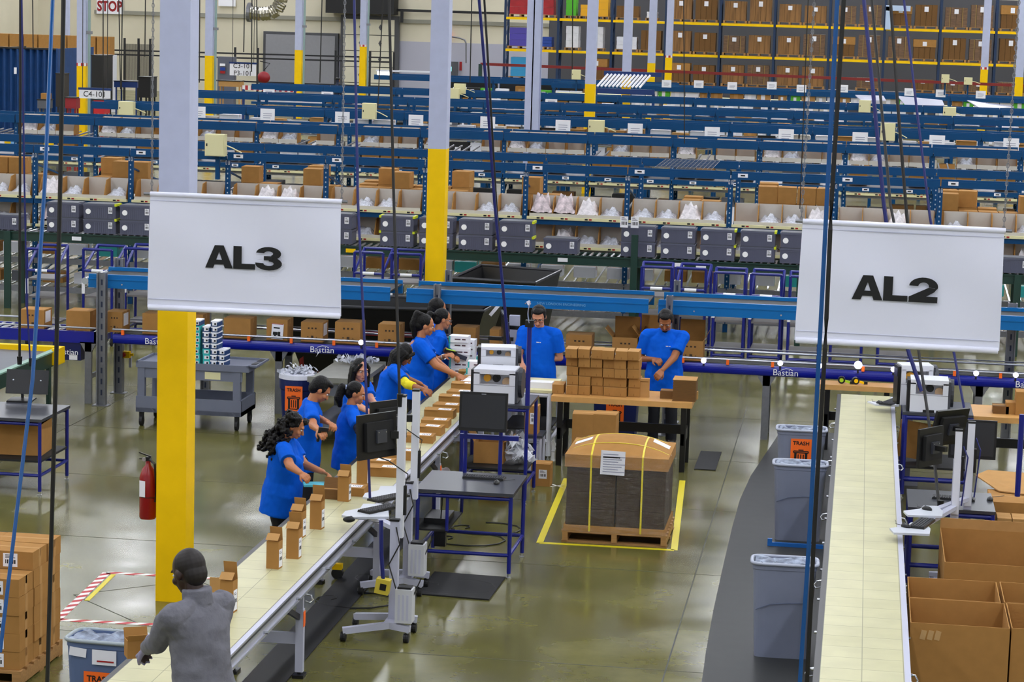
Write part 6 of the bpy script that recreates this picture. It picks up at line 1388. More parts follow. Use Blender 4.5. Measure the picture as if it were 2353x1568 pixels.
S, E, Wr = arms[1]; q = t.location+RZ(t.rotation_euler.z) @ (Wr+(Wr-E).normalized()*.15); one('paper_slip', MB().box((0, 0, 0), (.16, .1, .003), RX(.3)), WHITE, 'white paper slip in the hand of the woman with high ponytail', 'paper', q)
t, tp, hp, arms, k, Rl, Rh = person('person in a blue shirt with thin rimmed glasses holding a dark packaged device', (1022, 712), 1.76, -68, SKIN_A, 'pony', HAIR, 4, 12, 0, LH=H(1046, 822, 1.16), RH=H(1024, 818, 1.2), fem=True, bulk=1.0, glasses=mat('thin grey rim', '#54545C', .3, .5), seed=23)
S, E, Wr = arms[1]; MB().cyl(E.lerp(Wr, .8), E.lerp(Wr, .88), .035*k, .034*k, 12).build('bracelet', STEEL, t)
q = at(1056, 818, 1.17); one('device_pack', MB().box((0, 0, 0), (.2, .12, .055), RY(.35)), mat('dark slate pack', '#2E3446', .4), 'dark packaged device held by the woman with thin glasses', 'package', q, .2)
q = at(1036, 808, 1.24); tg = thing('lime_scanner', 'black and lime hand held scanner of the woman with thin glasses', 'scanner', q, .1); MB().box((0, 0, 0), (.17, .06, .035), RY(.2)).build('body', BLACK, tg); MB().box((0, -.0, .02), (.13, .064, .006), RY(.2)).build('stripe', mat('lime stripe', '#B4E02A', .4), tg)
person('person with receding dark hair mostly hidden behind the woman with thin glasses', (1010, 689), 1.83, -62, SKIN_A, 'thin', HAIR, 3, 14, 0, bulk=1.0, seed=29)
t, tp, hp, arms, k, Rl, Rh = person('person in a blue shirt with dark glasses facing the camera behind the white framed table', (1237, 705), 1.88, 166, SKIN_B, 'short', HAIR, 4, 24, 14, LH=H(1236, 828, 1.12), RH=H(1200, 838, 1.1), bulk=1.05, glasses=True, seed=31, big=1.08)
S, E, Wr = arms[-1]; MB().cyl(E.lerp(Wr, .86), E.lerp(Wr, .96), .034*k, .032*k, 12).build('wrist_band', mat('pink wrist band', '#C04A90', .6), t)
t, tp, hp, arms, k, Rl, Rh = person('person in a blue shirt with goatee sorting cartons at the maple bench', (1529, 713), 1.92, 180, SKIN_C, 'short', HAIR, 5, 30, 0, LH=H(1515, 862, 1.08), RH=H(1502, 826, 1.24), bulk=1.15, seed=37, big=1.06)
MB().ell(hp((0, .074, .012)), V((.03, .018, .018))*k*head, Rh).ell(hp((0, .09, .053)), V((.024, .008, .005))*k*head, Rh).build('goatee', HAIR, t, True)
person('far away person in a dark cap behind the third rack near the dock', (775, 181), 1.8, -60, SKIN_C, 'buzz', BLACK, 0, 5, 0, vox=.02, logo=False, seed=41) if False else None
q = atY(775, 196, 118); tq = thing('person', 'far away person in a dark cap near the open dock door', 'person', (q.x, 118, 0), -1.2)
m = MB(); m.caps((-.1, 0, .1), (-.1, 0, .9), .07, .1).caps((.1, 0, .1), (.1, 0, .9), .07, .1).ell((0, 0, 1.2), (.2, .14, .38)).caps((-.2, 0, 1.4), (-.25, .05, 1.1), .06, .05).caps((.2, 0, 1.4), (.25, .05, 1.1), .06, .05).caps((-.25, .05, 1.1), (-.18, .25, .98), .045, .04).caps((.25, .05, 1.1), (.18, .25, .98), .045, .04).caps((0, 0, 1.45), (0, .02, 1.6), .06, .06).ell((0, .02, 1.7), (.08, .1, .12)); remesh(m, 'body', mat('dark work clothes', '#1A2138', .8), .025, tq, 2)
MB().ell((0, .0, 1.76), (.1, .12, .07)).ell((0, .12, 1.74), (.08, .09, .015)).build('cap', BLACK, tq, True); MB().ell((0, .06, 1.68), (.06, .07, .08)).build('face', SKIN_C, tq, True)
tq.location.z = max(0, q.z-1.75) if q.z < 1.7 else 0
bpy.data.scenes.remove(WORK)
# ================================================================ left side
LX = -6.95
t = thing('shipping_pallet', 'wooden pallet under the carton stack at the lower left corner', 'pallet', (LX-.5, 19.95, 0)); 
for x in (-.46, 0, .46): MB().mm((x-.04, -.55, .02), (x+.04, .55, .115)).build('stringer', WOODP, t)
for k in range(7): y = -.5+1.0*k/6; MB().mm((-.5, y-.05, .115), (.5, y+.05, .14)).build('deck_board', WOODP, t)
for y in (-.5, 0, .5): MB().mm((-.5, y-.05, 0), (.5, y+.05, .02)).build('bottom_board', WOODP, t)
W0 = None; rr = random.Random(8); ords = ('bottom', 'second', 'third', 'fourth', 'fifth', 'top')
for L in range(6):
    for j in range(3):
        if L == 5 and j == 0: continue
        for i in range(2):
            w, d, h = .49, .345, .158; loc = (LX-.26-.495*i+rr.uniform(-.012, .004), 19.6+.357*j+rr.uniform(-.006, .006), .142+.1605*L); lab = '%s layer carton of the lower left pallet stack, %s row, %s column' % (ords[L], ('front', 'middle', 'rear')[j], ('right', 'left')[i])
            lab = lab.replace('right column', 'column by the aisle').replace('left column', 'column at the picture edge').replace('lower left ', 'labelled ')
            if W0 is None:
                W0 = thing('labelled_carton', lab, 'box', loc, 0, 'labelled cartons on the corner pallet'); card_box(w, d, h, CARD).build('carton', None, W0)
                m = MB(); barcode(m, (.04, -d/2-.002, h*.5), .13, h*.75); m.build('shipping_label', None, W0); MB().mm((w/2, -.03, .0), (w/2+.0015, .03, h)).build('tape', CARDB, W0)
            else: clone(W0, loc, rr.uniform(-.015, .015), lab)
# grey-blue trash can with sign in front of the man in grey
p = at(265, 1475, .88)
def slim_bin(label, x, y, rz=0, h=.86, w=.56, d=.3, mt=TRASHG, sign=None, fillm=None, rimm=None, group=None):
    t = thing('trash_bin', label, 'bin', (x, y, 0), rz, group)
    m = MB(); a, b = .84, .82; T = .014
    def ring(sx, sy, z, n=28):
        P = []
        for i in range(n):
            q = 2*PI*i/n; c, s = math.cos(q), math.sin(q); P.append((sx/2*math.copysign(abs(c)**.35, c), sy/2*math.copysign(abs(s)**.35, s), z))
        return P
    rs = [ring(w*a, d*b, 0), ring(w*.98, d*.97, h*.93), ring(w, d, h*.94), ring(w, d, h), ring(w-.03, d-.03, h), ring(w*a-.03, d*b-.03, .05)]; n = 28
    m.add(sum(rs, []), [(j*n+i, j*n+(i+1) % n, (j+1)*n+(i+1) % n, (j+1)*n+i) for j in range(5) for i in range(n)]+[tuple(range(n))[::-1], tuple(range(5*n, 6*n))]); m.build('bin_body', mt, t, False)
    m = MB(); rr_ = ring(w+.012, d+.012, h); m.tube([V(q) for q in rr_]+[V(rr_[0])], .016, 6); m.build('rim', rimm or mt, t, True)
    MB().tube([(-w*.42, -d*.478, h*.52), (-w*.2, -d*.49, h*.58), (.05, -d*.49, h*.6), (w*.3, -d*.49, h*.605)], .0045, 5).build('moulded_line', mat('bin line grey', '#59627A', .6), t)  # thin line in a darker grey than the bin wall
    if fillm:
        m = MB(); P = []
        for j in range(7):
            for i in range(10): P.append((-w*.46+w*.92*i/9, -d*.44+d*.88*j/6, h-.03+random.uniform(-.01, .05)))
        m.add(P, [(j*10+i, j*10+i+1, j*10+i+11, j*10+i+10) for j in range(6) for i in range(9)]); m.build('rubbish', fillm, t)
    if sign: trash_sign(None, -d*.49-.004, sign[0], sign[1], sign[2], t)
    return t
RUB = mat('mixed paper rubbish', '#8C96A8', .6, var=.6, vs=14)
b = slim_bin('grey blue trash bin full of scraps beside the man in grey', p.x-.1, p.y+.12, -.05, .88, .6, .36, mat('bin slate blue', '#5A6C90', .5), (.28, .26, .36), RUB, mat('worn rim', '#9AA4A8', .5))
MB().box((-.18, -.182, .79), (.14, .004, .07), RY(.1)).build('tape_patch', WHITE, b); MB().box((.04, -.184, .76), (.2, .004, .12)).build('paper_note', WHITE, b); MB().box((.05, -.188, .73), (.14, .003, .012)).build('red_line', RED, b)
# fire extinguisher on the column
q = atY(338, 1130, 22.72); t = thing('fire_extinguisher', 'red fire extinguisher hung on the side of the main yellow column', 'extinguisher', (-6.83, 22.72, q.z-.27))
MB().loft([((0, 0, 0), .075, .075), ((0, 0, .02), .085, .085), ((0, 0, .42), .085, .085), ((0, 0, .5), .06, .06), ((0, 0, .54), .028, .028), ((0, 0, .58), .025, .025)], 20).build('cylinder', mat('extinguisher red', '#8E1016', .25), t, True)
MB().cyl((0, 0, .22), (0, 0, .225), .087, n=20).build('band', BLACK, t); MB().mm((-.02, -.02, .57), (.02, .02, .62)).box((-.03, 0, .64), (.13, .02, .012), RY(.3)).box((-.03, 0, .6), (.12, .02, .012), RY(-.05)).build('valve', BLACK, t); MB().cyl((-.03, -.03, .6), (-.03, -.05, .6), .02, n=12).build('gauge', ALU, t)
MB().tube([(.02, -.02, .6), (.08, -.05, .56), (.095, -.05, .4), (.09, -.05, .18)], .012, 6).build('hose', BLACK, t); m = MB()
m.box((-.035, -.079, .31), (.07, .004, .16), RZ(-.4)); m.build('paper_label', WHITE, t); MB().mm((.08, -.02, .3), (.14, .02, .36)).build('wall_hook', BLACK, t)
# navy table with carton, dark panel and green belt at the far left
t, o = tube_table('navy framed two level table at the left edge holding an open carton', -10.75, -9.42, 27.0, 28.05, .92, (.42,))
t = thing('open_carton', 'open brown carton on the low shelf of the left edge table', 'box', (-9.87, 27.52, .425), .08); open_box(.66, .5, .38, flaps=(('B', .06, -.3),)).build('carton', None, t)
c = atY(63, 878, 28.3); t = thing('dark_panel_screen', 'tilted dark panel screen standing behind the left edge table', 'screen', c, .1); R = RX(-.25)
MB().box((0, 0, 0), (.52, .03, .3), R).build('panel', mat('panel charcoal', '#2C2C2E', .6), t)
for x in (-.17, .17): MB().cyl(R @ V((x, -.016, .02)), R @ V((x, -.022, .02)), .01, n=8).build('stud', STEEL, t)
MB().mm((-.08, .0, .92-c.z), (-.05, .03, -.1)).build('stand_neck', BLACK, t); MB().mm((-.2, -.25, .92-c.z), (.1, .06, .94-c.z)).build('stand_base', BLACK, t)
P0, P1_ = at(0, 862, .9), at(130, 806, .9); t = thing('green_conveyor', 'green sided belt conveyor with yellow end cap at the left edge', 'conveyor', (P1_.x-.5, P1_.y, 0)); o = V((P1_.x-.5, P1_.y, 0)); ang = math.atan2(P1_.x-P0.x, P1_.y-P0.y); xl = P1_.x
MB(o).mm((xl-.9, P1_.y-6, .84), (xl-.06, P1_.y, .88)).build('belt', MGREY, t)
for x in (xl-.96, xl-.06): MB(o).mm((x, P1_.y-6, .7), (x+.06, P1_.y, .9)).build('side_frame', GREEN, t); MB(o).mm((x-.01, P1_.y-6, .9), (x+.08, P1_.y, .92)).build('top_edge', LGREEN, t)
for y in (P1_.y-.3, P1_.y-3): MB(o).mm((xl-.05, y, 0), (xl, y+.08, .7)).mm((xl-.96, y, 0), (xl-.9, y+.08, .7)).build('leg', GREEN, t)
MB(o).mm((xl-1.0, P1_.y, .8), (xl+.06, P1_.y+.12, .95)).mm((xl, P1_.y-.2, .72), (xl+.08, P1_.y+.12, .95)).build('end_cap', YEL, t)
# grey utility cart with teal and navy boxes
gx0, gx1, gy0, gy1 = -9.75, -8.16, 31.82, 32.62
t = thing('utility_cart', 'grey plastic utility cart carrying teal and navy product boxes', 'cart', ((gx0+gx1)/2, (gy0+gy1)/2, 0)); o = t.location.copy(); PG = mat('cart plastic grey', '#6E7384', .5, var=.05)
MB(o).mm((gx0, gy0, .82), (gx1, gy1, .88)).mm((gx0, gy0, .88), (gx1, gy0+.03, .91)).mm((gx0, gy1-.03, .88), (gx1, gy1, .91)).mm((gx0, gy0, .88), (gx0+.03, gy1, .91)).mm((gx1-.03, gy0, .88), (gx1, gy1, .91)).mm((gx0+.05, gy0+.02, .68), (gx1-.1, gy0+.06, .82)).build('top_tray', PG, t)
MB(o).mm((gx0, gy0, .2), (gx1-.1, gy1, .26)).mm((gx0, gy0, .2), (gx1-.1, gy0+.03, .42)).mm((gx0, gy1-.03, .2), (gx1-.1, gy1, .42)).mm((gx1-.13, gy0, .2), (gx1-.1, gy1, .42)).build('bottom_tray', PG, t)
for x in (gx0+.02, gx1-.22):
    for y in (gy0+.01, gy1-.09): MB(o).mm((x, y, .26), (x+.1, y+.08, .82)).build('leg', PG, t); MB(o).cyl((x+.03, y+.04, .07), (x+.07, y+.04, .07), .07, n=14).mm((x+.02, y+.02, .1), (x+.08, y+.06, .2)).build('caster', BLACKR, t)
MB(o).mm((gx1-.02, gy0+.05, .89), (gx1+.1, gy1-.05, .915)).build('handle_tray', PG, t)
for k in range(2): MB(o).mm((gx1+.005, gy0+.12+.3*k, .915), (gx1+.075, gy0+.34+.3*k, .92)).build('cup_recess', BLACK, t)
MB(o).mm((gx1-.62, gy0+.018, .7), (gx1-.4, gy0+.022, .8)).build('paper_tag', CREAM, t)
NB = mat('navy print box', '#123A6A', .5); n0 = None
def pb(x, y, z, mt, lab, G):
    t = thing('product_box', lab, 'box', (x, y, z), 0, G); MB().mm((-.05, -.12, 0), (.05, .12, .075)).build('box', mt, t); MB().mm((-.03, -.123, .015), (.035, -.12, .06)).build('printed_label', WHITE, t); MB().mm((.0, -.125, .025), (.025, -.123, .05)).build('print', INK, t); MB().mm((-.0505, -.121, .06), (.0505, .1205, .076)).build('lid', WHITE if mt is NB else TEAL, t); return t
pbs = {}
for px, n in ((455, 8), (478, 7), (496, 8), (514, 3)):
    a = atY(px, 838, gy0+.15)
    for k in range(n):
        mt = TEAL if (px < 470 and k < 7) or (px == 478 and k < 3) else NB; nm = 'teal' if mt is TEAL else 'navy'; key = nm
        lab = '%s product box at the %s, %s up' % (nm, {455: 'column beside the yellow pillar', 478: 'second column of the grey cart', 496: 'third column of the grey cart', 514: 'short column of the grey cart'}[px], ['bottom', 'second', 'third', 'fourth', 'fifth', 'sixth', 'seventh', 'eighth'][k])
        loc = (a.x+random.uniform(-.002, .002), gy0+.17, .882+.0778*k)
        if key not in pbs: pbs[key] = pb(*loc, mt, lab, nm+' product boxes stacked on the grey cart')
        else: clone(pbs[key], loc, random.uniform(-.04, .04), lab)
# grey covered table and navy trash can behind the women
t = thing('grey_cart', 'long grey plastic topped cart behind the row of workers', 'cart', (-6.95, 31.9, 0)); o = t.location.copy(); GT = mat('cart top grey', '#7C7C74', .45, var=.08)
MB(o).mm((-7.15, 31.1, .84), (-6.45, 32.7, .9)).mm((-7.17, 31.08, .86), (-6.43, 31.12, .93)).mm((-7.17, 32.68, .86), (-6.43, 32.72, .93)).build('top_tray', GT, t); MB(o).mm((-7.13, 31.12, .68), (-6.48, 31.18, .84)).build('apron', MGREY, t)
for x in (-7.13, -6.58):
    for y in (31.14, 32.58): MB(o).mm((x, y, .1), (x+.1, y+.1, .84)).build('leg', MGREY, t); MB(o).cyl((x+.03, y+.05, .05), (x+.07, y+.05, .05), .05, n=12).build('caster', BLACKR, t)
MB(o).mm((-7.13, 31.14, .25), (-6.48, 32.68, .3)).build('bottom_tray', MGREY, t)
m = MB()
crumple(m, (-6.8, 32.5, .95), (.3, .12, .06), 90, random.Random(6), .035)
one('film_scraps', m, BAGS, 'clump of clear film scraps on the grey topped cart', 'plastic film'); bpy.data.objects['film_scraps']['kind'] = 'thing'
p = at(686, 858, .84); t = thing('trash_can', 'round navy trash can with clear liner and orange sign behind the short haired man', 'bin', (p.x, p.y, 0))
MB().loft([((0, 0, 0), .2, .2), ((0, 0, .62), .24, .24), ((0, 0, .64), .255, .255), ((0, 0, .8), .26, .26), ((0, 0, .82), .25, .25)], 28).build('can_body', TRASHB, t, False); MB().cyl((0, 0, .78), (0, 0, .84), .268, .26, 28).build('liner_band', mat('white liner', '#D6D8E4', .3), t)
m = MB()
crumple(m, (0, 0, .85), (.2, .18, .08), 110, random.Random(7), .03)
m.build('liner_scraps', BAGS, t); trash_sign(None, -.262, .36, .24, .34, t)
# ================================================================ right side
for (px0, px1, py, zt_, lab, sg) in [(1725, 1880, 1295, .9, 'grey trash bin nearest the camera beside the right belt', None), (1775, 1902, 1068, .88, 'grey trash bin in the middle of three beside the right belt', None), (1783, 1900, 988, .88, 'grey trash bin with orange sign, farthest of three beside the right belt', (.44, .25, .34))]:
    a, b = at(px0, py, zt_), at(px1, py+8, zt_); slim_bin(lab, (a.x+b.x)/2, a.y+.18, .03, zt_, b.x-a.x-.02, .34, TRASHG, sg, RUB, mat('pale bin rim', '#A6ACBC', .5))
a = at(1830, 1252, .02); t = thing('blue_dolly', 'blue flat dolly frame under the middle grey trash bin', 'dolly', (a.x, a.y, 0)); MB().mm((-.32, -.1, .002), (.3, -.06, .05)).mm((-.32, -.1, .05), (-.27, -.06, .09)).build('frame', mat('dolly blue', '#1464B4', .4), t)
bench('maple topped bench across the far end of the right belt', at(1880, 900, .915).x, at(2058, 910, .915).x, 32.75, 33.15)
for i, (px, py, mt, nm) in enumerate([(1940, 884, mat('lime tool', '#A8D020', .4), 'lime'), (1972, 893, YEL, 'yellow')]):
    q = at(px, py, .93); q = V((q.x, 32.9, .916)); t = thing('tape_dispenser', nm+' and black tape dispenser lying on the maple bench at the belt end', 'dispenser', q, .3*i); MB().cyl((-.04, -.02, .05), (-.04, .03, .05), .05, n=16).build('roll', BLACK, t); MB().box((.04, 0, .03), (.14, .03, .03), RY(.25)).cyl((-.04, -.025, .05), (-.04, .035, .05), .028, n=12).build('frame', mt, t); MB().box((.1, 0, .02), (.05, .035, .04)).build('grip', BLACK, t)
# printer stand with navy frame
sx0, sx1, sy0, sy1 = at(2075, 950, 1.08).x, at(2200, 958, 1.08).x, at(2130, 950, 1.08).y, at(2130, 950, 1.08).y+1.0
t, o = tube_table('navy framed printer stand beside the right belt', sx0, sx1+.2, sy0, sy1, 1.08, (.4,), top=DGREY, r=.035)
printer('white label printer with amber core on the right navy stand', (at(2133, 948, 1.08).x, sy0+.25, 1.083), 0, .46, .4, .4)
printer('opened label printer behind the white one on the right stand', (at(2100, 880, 1.3).x-.0, sy0+.72, 1.08), .2, .4, .5, .3)
cx = at(2105, 1010, .5); t = thing('tilted_carton', 'big flattened brown carton leaning under the right printer stand', 'box', (cx.x, sy0+.4, .42)); MB().box((0, 0, .24), (.5, .05, .46), RY(.12)).build('carton', CARD, t); MB().box((.1, -.03, .4), (.2, .004, .08), RY(.3)).build('flap', CARDB, t)
t2, o = tube_table('grey topped keyboard table between the right belt and the big cartons', max(at(2060, 1150, .86).x, AL2R+.13), at(2285, 1165, .86).x, at(2200, 1172, .86).y, at(2200, 1130, .86).y, .86, (), top=DGREY, legm=NAVY, r=.028)
ky = at(2200, 1148, .86).y; keyboard('black keyboard on the right grey table', (at(2190, 1140, .86).x, ky, .86), -.08, .86); mouse('black mouse on the right grey table', at(2275, 1150, .86), .86)
MB(o).cyl((at(2268, 900, .9).x, ky+.35, .86), (at(2268, 900, .9).x, ky+.35, 1.75), .03, n=8).build('mast', NAVY, t2)
c = atY(2235, 1010, ky+.3); monitor('black monitor facing the camera between the right columns and the wooden bench', (c.x, c.y, c.z), 0, .5, .42, -.05, arm=(.12, .06, 0))
def rcart(px, pyb, pyt, lab, tray, tz, rot):
    b = at(px, pyb, tz-.02)+V((.03, .6, 0)); t = thing('monitor_cart', lab, 'cart', (b.x, b.y, 0)); o = V((b.x, b.y, 0)); q = atY(px+14, pyt, b.y)
    MB(o).mm((b.x-.04, b.y-.04, .1), (b.x+.04, b.y+.04, q.z-.3)).build('pole', ALUP, t); MB(o).mm((b.x-.035, b.y-.06, tz-.1), (b.x+.035, b.y+.0, q.z)).build('upper_column', WHITEP, t); MB(o).mm((b.x-.037, b.y-.062, q.z), (b.x+.037, b.y+.002, q.z+.02)).build('column_cap', BLACK, t); MB(o).mm((b.x+.04, b.y-.05, tz+.25), (b.x+.065, b.y, tz+.5)).build('power_brick', BLACK, t)
    for s in (-.15, .15):
        MB(o).bar((b.x-.35, b.y+s, .1), (b.x+.15, b.y+s*.8, .12), .06, .06).build('base_leg', ALUP, t)
        for x in (b.x-.32, b.x+.12): MB(o).cyl((x-.02, b.y+s*.9, .045), (x+.02, b.y+s*.9, .045), .045, n=12).build('caster', BLACKR, t)
    MB(o).mm((b.x-.05, b.y-.15, .11), (b.x+.05, b.y+.15, .15)).build('base_bridge', ALUP, t)
    c = at(*tray, tz); P = [(-.2, -.25), (.14, -.25), (.18, .0), (.16, .25), (.02, .25), (-.04, .08), (-.22, -.05)]; R = RZ(rot); MB(o).poly([V((c.x, c.y, tz))+R @ V((a, e, 0)) for a, e in P], (0, 0, .02)).build('keyboard_tray', mat('pale grey tray', '#BFC3CC', .4), t); MB(o).bar((c.x, c.y, tz-.02), (b.x, b.y, tz-.03), .07, .04).build('tray_arm', ALUP, t)
    MB(o).tube([(b.x+.05, b.y-.05, q.z-.15), (b.x+.1, b.y-.08, tz+.5), (b.x+.06, b.y-.08, tz)], .008, 5).build('cable', CABN, t)
    return t, c, q, b
t, c, q, b = rcart(2192, 1190, 990, 'rolling monitor cart beside the right belt, front one', (2095, 1218), 1.0, .1); mouse('black mouse on the front pale tray at the right', at(2082, 1212, 1.02), 1.02, .9); monitor('black monitor seen from behind on the front cart at the right', (b.x-.28, b.y+.1, q.z-.2), -2.2, .42, .4, .0, arm=(0, .2, 0)); keyboard('black keyboard lying on the front pale tray at the right', (c.x+.1, c.y+.18, 1.02), 1.3, 1.02)
t, c, q, b = rcart(2222, 1170, 972, 'rolling monitor cart beside the right belt, rear one', (2125, 1178), 1.0, .1); mouse('black mouse on the rear pale tray at the right', at(2130, 1172, 1.02), 1.02, .9); monitor('tilted black monitor with pale edge on the rear cart at the right', (b.x-.22, b.y+.25, q.z-.1), -2.4, .46, .4, -.25, arm=(0, .2, 0))
q = at(2022, 930, 1.0); t = thing('keyboard_shelf', 'white keyboard shelf overhanging the far end of the right belt', 'shelf', (q.x, q.y, 1.0)); MB().poly([(-.16, .1, 0), (-.06, -.12, 0), (.24, -.12, 0), (.24, .2, 0)], (0, 0, .02)).build('tray', WHITEP, t); MB().mm((.36, .0, -1.0), (.42, .06, .02)).mm((.22, .0, 0), (.4, .06, .02)).build('stand_pole', ALUP, t); MB().mm((.26, -.15, -1.0), (.52, .2, -.95)).build('stand_base', ALUP, t)
keyboard('dark keyboard on the overhanging white shelf', (q.x+.14, q.y+.06, 1.02), 1.2, 1.02); mouse('black mouse on the overhanging white shelf', (q.x-.0, q.y-.05), 1.02, .9)
tower('white computer tower under the right printer stand', (at(2135, 1060, .5).x, sy0+.15, .42), 0, .13, .32, .3)
# wooden bench at the right edge with cartons
bench('maple topped black bench running out of the picture at the right edge', at(2188, 935, .915).x+.1, 3.6, at(2260, 958, .915).y, at(2260, 958, .915).y+.95)
by = at(2260, 958, .915).y+.3
for i, (px, w, d, h) in enumerate([(2290, .2, .24, .1), (2318, .18, .24, .15), (2345, .24, .3, .3)]): p = atY(px, 920, by); carton('carton_box', ['low dark carton on the right edge bench, first of three', 'middle carton of three on the right edge bench', 'tall carton at the very edge on the right bench'][i], w, d, h, (p.x+.06, by+.1, .915), 0, None, [CARDD, CARD, CARD][i])
# flattened board, small carton wall, and big open cartons
a = at(2300, 1120, .8); one('cardboard_sheet', MB().poly([at(2242, 1092, .86), at(2270, 1080, .86), at(2390, 1090, .86), at(2390, 1140, .8), at(2295, 1128, .8)], (0, 0, -.012)), CARDB, 'flattened cardboard sheet lying on a carton stack at the right edge', 'cardboard')
a = at(2330, 1150, .8); CW = None
for r_ in range(5):
    for k in range(3):
        loc = (a.x-.12+.16*k, a.y-.35+.0*r_, .14*r_); lab = 'small carton in the pile under the cardboard sheet, %s layer, %s column' % (ORD[r_], ORD[k])
        if CW is None: CW = carton('small_carton', lab, .15, .3, .138, loc, 0, 'small cartons piled under the cardboard sheet', CARDB)
        else: clone(CW, loc, 0, lab)
t = thing('carton_pile_base', 'brown carton stack supporting the cardboard sheet', 'box', (a.x+.1, a.y+.3, 0)); card_box(.7, .7, .78, CARD).build('carton', None, t)
ZT = .9
def big(label, x0, x1, y0, y1, zt=ZT, flaps=()):
    t = thing('large_open_carton', label, 'box', ((x0+x1)/2, (y0+y1)/2, 0)); open_box(x1-x0, y1-y0, zt, .008, flaps, CARD, CARDB).build('carton', None, t)
    MB().mm((-(x1-x0)/2+.01, -(y1-y0)/2+.01, .02), ((x1-x0)/2-.01, (y1-y0)/2-.01, .06)).build('inner_floor', CARDIN, t); return t
bx, bx2 = at(2092, 1431, ZT).x, at(2321, 1445, ZT).x; yb0, yb1, yb2 = at(2095, 1431, ZT).y, at(2095, 1374, ZT).y, at(2090, 1326, ZT).y
t = big('large open carton nearest the camera at the lower right corner', bx, bx2, yb0, yb1); m = MB()
for k in range(3): m.box((-.3+.06*k, -(yb1-yb0)/2-.002, ZT-.1), (.045, .003, .08), RY(.2))
m.build('clear_tape', mat('clear packing tape', '#C09A68', .25), t)
big('large open carton directly behind the nearest one by the right belt', bx, bx2-.03, yb1+.012, yb2); big('large open carton at the corner edge, right beside the nearest one', bx2+.015, bx2+.84, yb0+.02, yb1+.02); big('large open carton at the edge behind the corner one', bx2+.0, bx2+.82, yb1+.04, yb2+.02)
ya, yb_ = at(2140, 1290, ZT).y, at(2150, 1212, ZT).y; xa_ = at(2150, 1225, ZT).x; big('large open carton farthest back at the right edge, beyond the keyboard tray', xa_+.05, xa_+1.3, ya, yb_, ZT+.0, (('B', .1, -.05),))
# ================================================================ banners
def glyph(kind, s, x0, P):
    """bold wide letters as polygons in a unit of cap height 1; returns advance"""
    def q(*pts): P.append([(x0+a, b) for a, b in pts])
    def arc(cx, cy, rx, ry, t0, t1, wx, wy, n=14):
        for i in range(n):
            a, b = math.radians(t0+(t1-t0)*i/n), math.radians(t0+(t1-t0)*(i+1)/n)
            q((cx+rx*math.cos(a), cy+ry*math.sin(a)), (cx+rx*math.cos(b), cy+ry*math.sin(b)), (cx+(rx-wx)*math.cos(b), cy+(ry-wy)*math.sin(b)), (cx+(rx-wx)*math.cos(a), cy+(ry-wy)*math.sin(a)))
    if kind == 'A':
        q((0, 0), (.36, 0), (.72, 1), (.42, 1)); q((.88, 0), (1.24, 0), (.82, 1), (.52, 1)); q((.3, .16), (.95, .16), (.88, .37), (.37, .37)); return 1.26
    if kind == 'L': q((0, 0), (.37, 0), (.37, 1), (0, 1)); q((.3, 0), (.98, 0), (.98, .24), (.3, .24)); return 1.0
    if kind == '3':
        arc(.56, .29, .6, .3, -185, 88, .37, .2); arc(.56, .73, .56, .29, -60, 175, .36, .19); q((.35, .43), (.75, .43), (.75, .62), (.35, .62)); return 1.2
    if kind == '2':
        arc(.58, .66, .58, .36, -12, 178, .37, .2); q((1.15, .58), (.8, .62), (.0, .22), (.02, 0)); q((1.14, .6), (1.02, .44), (.62, .2), (.0, .2), (.72, .58)); q((0, 0), (1.16, 0), (1.16, .25), (.04, .25)); return 1.2
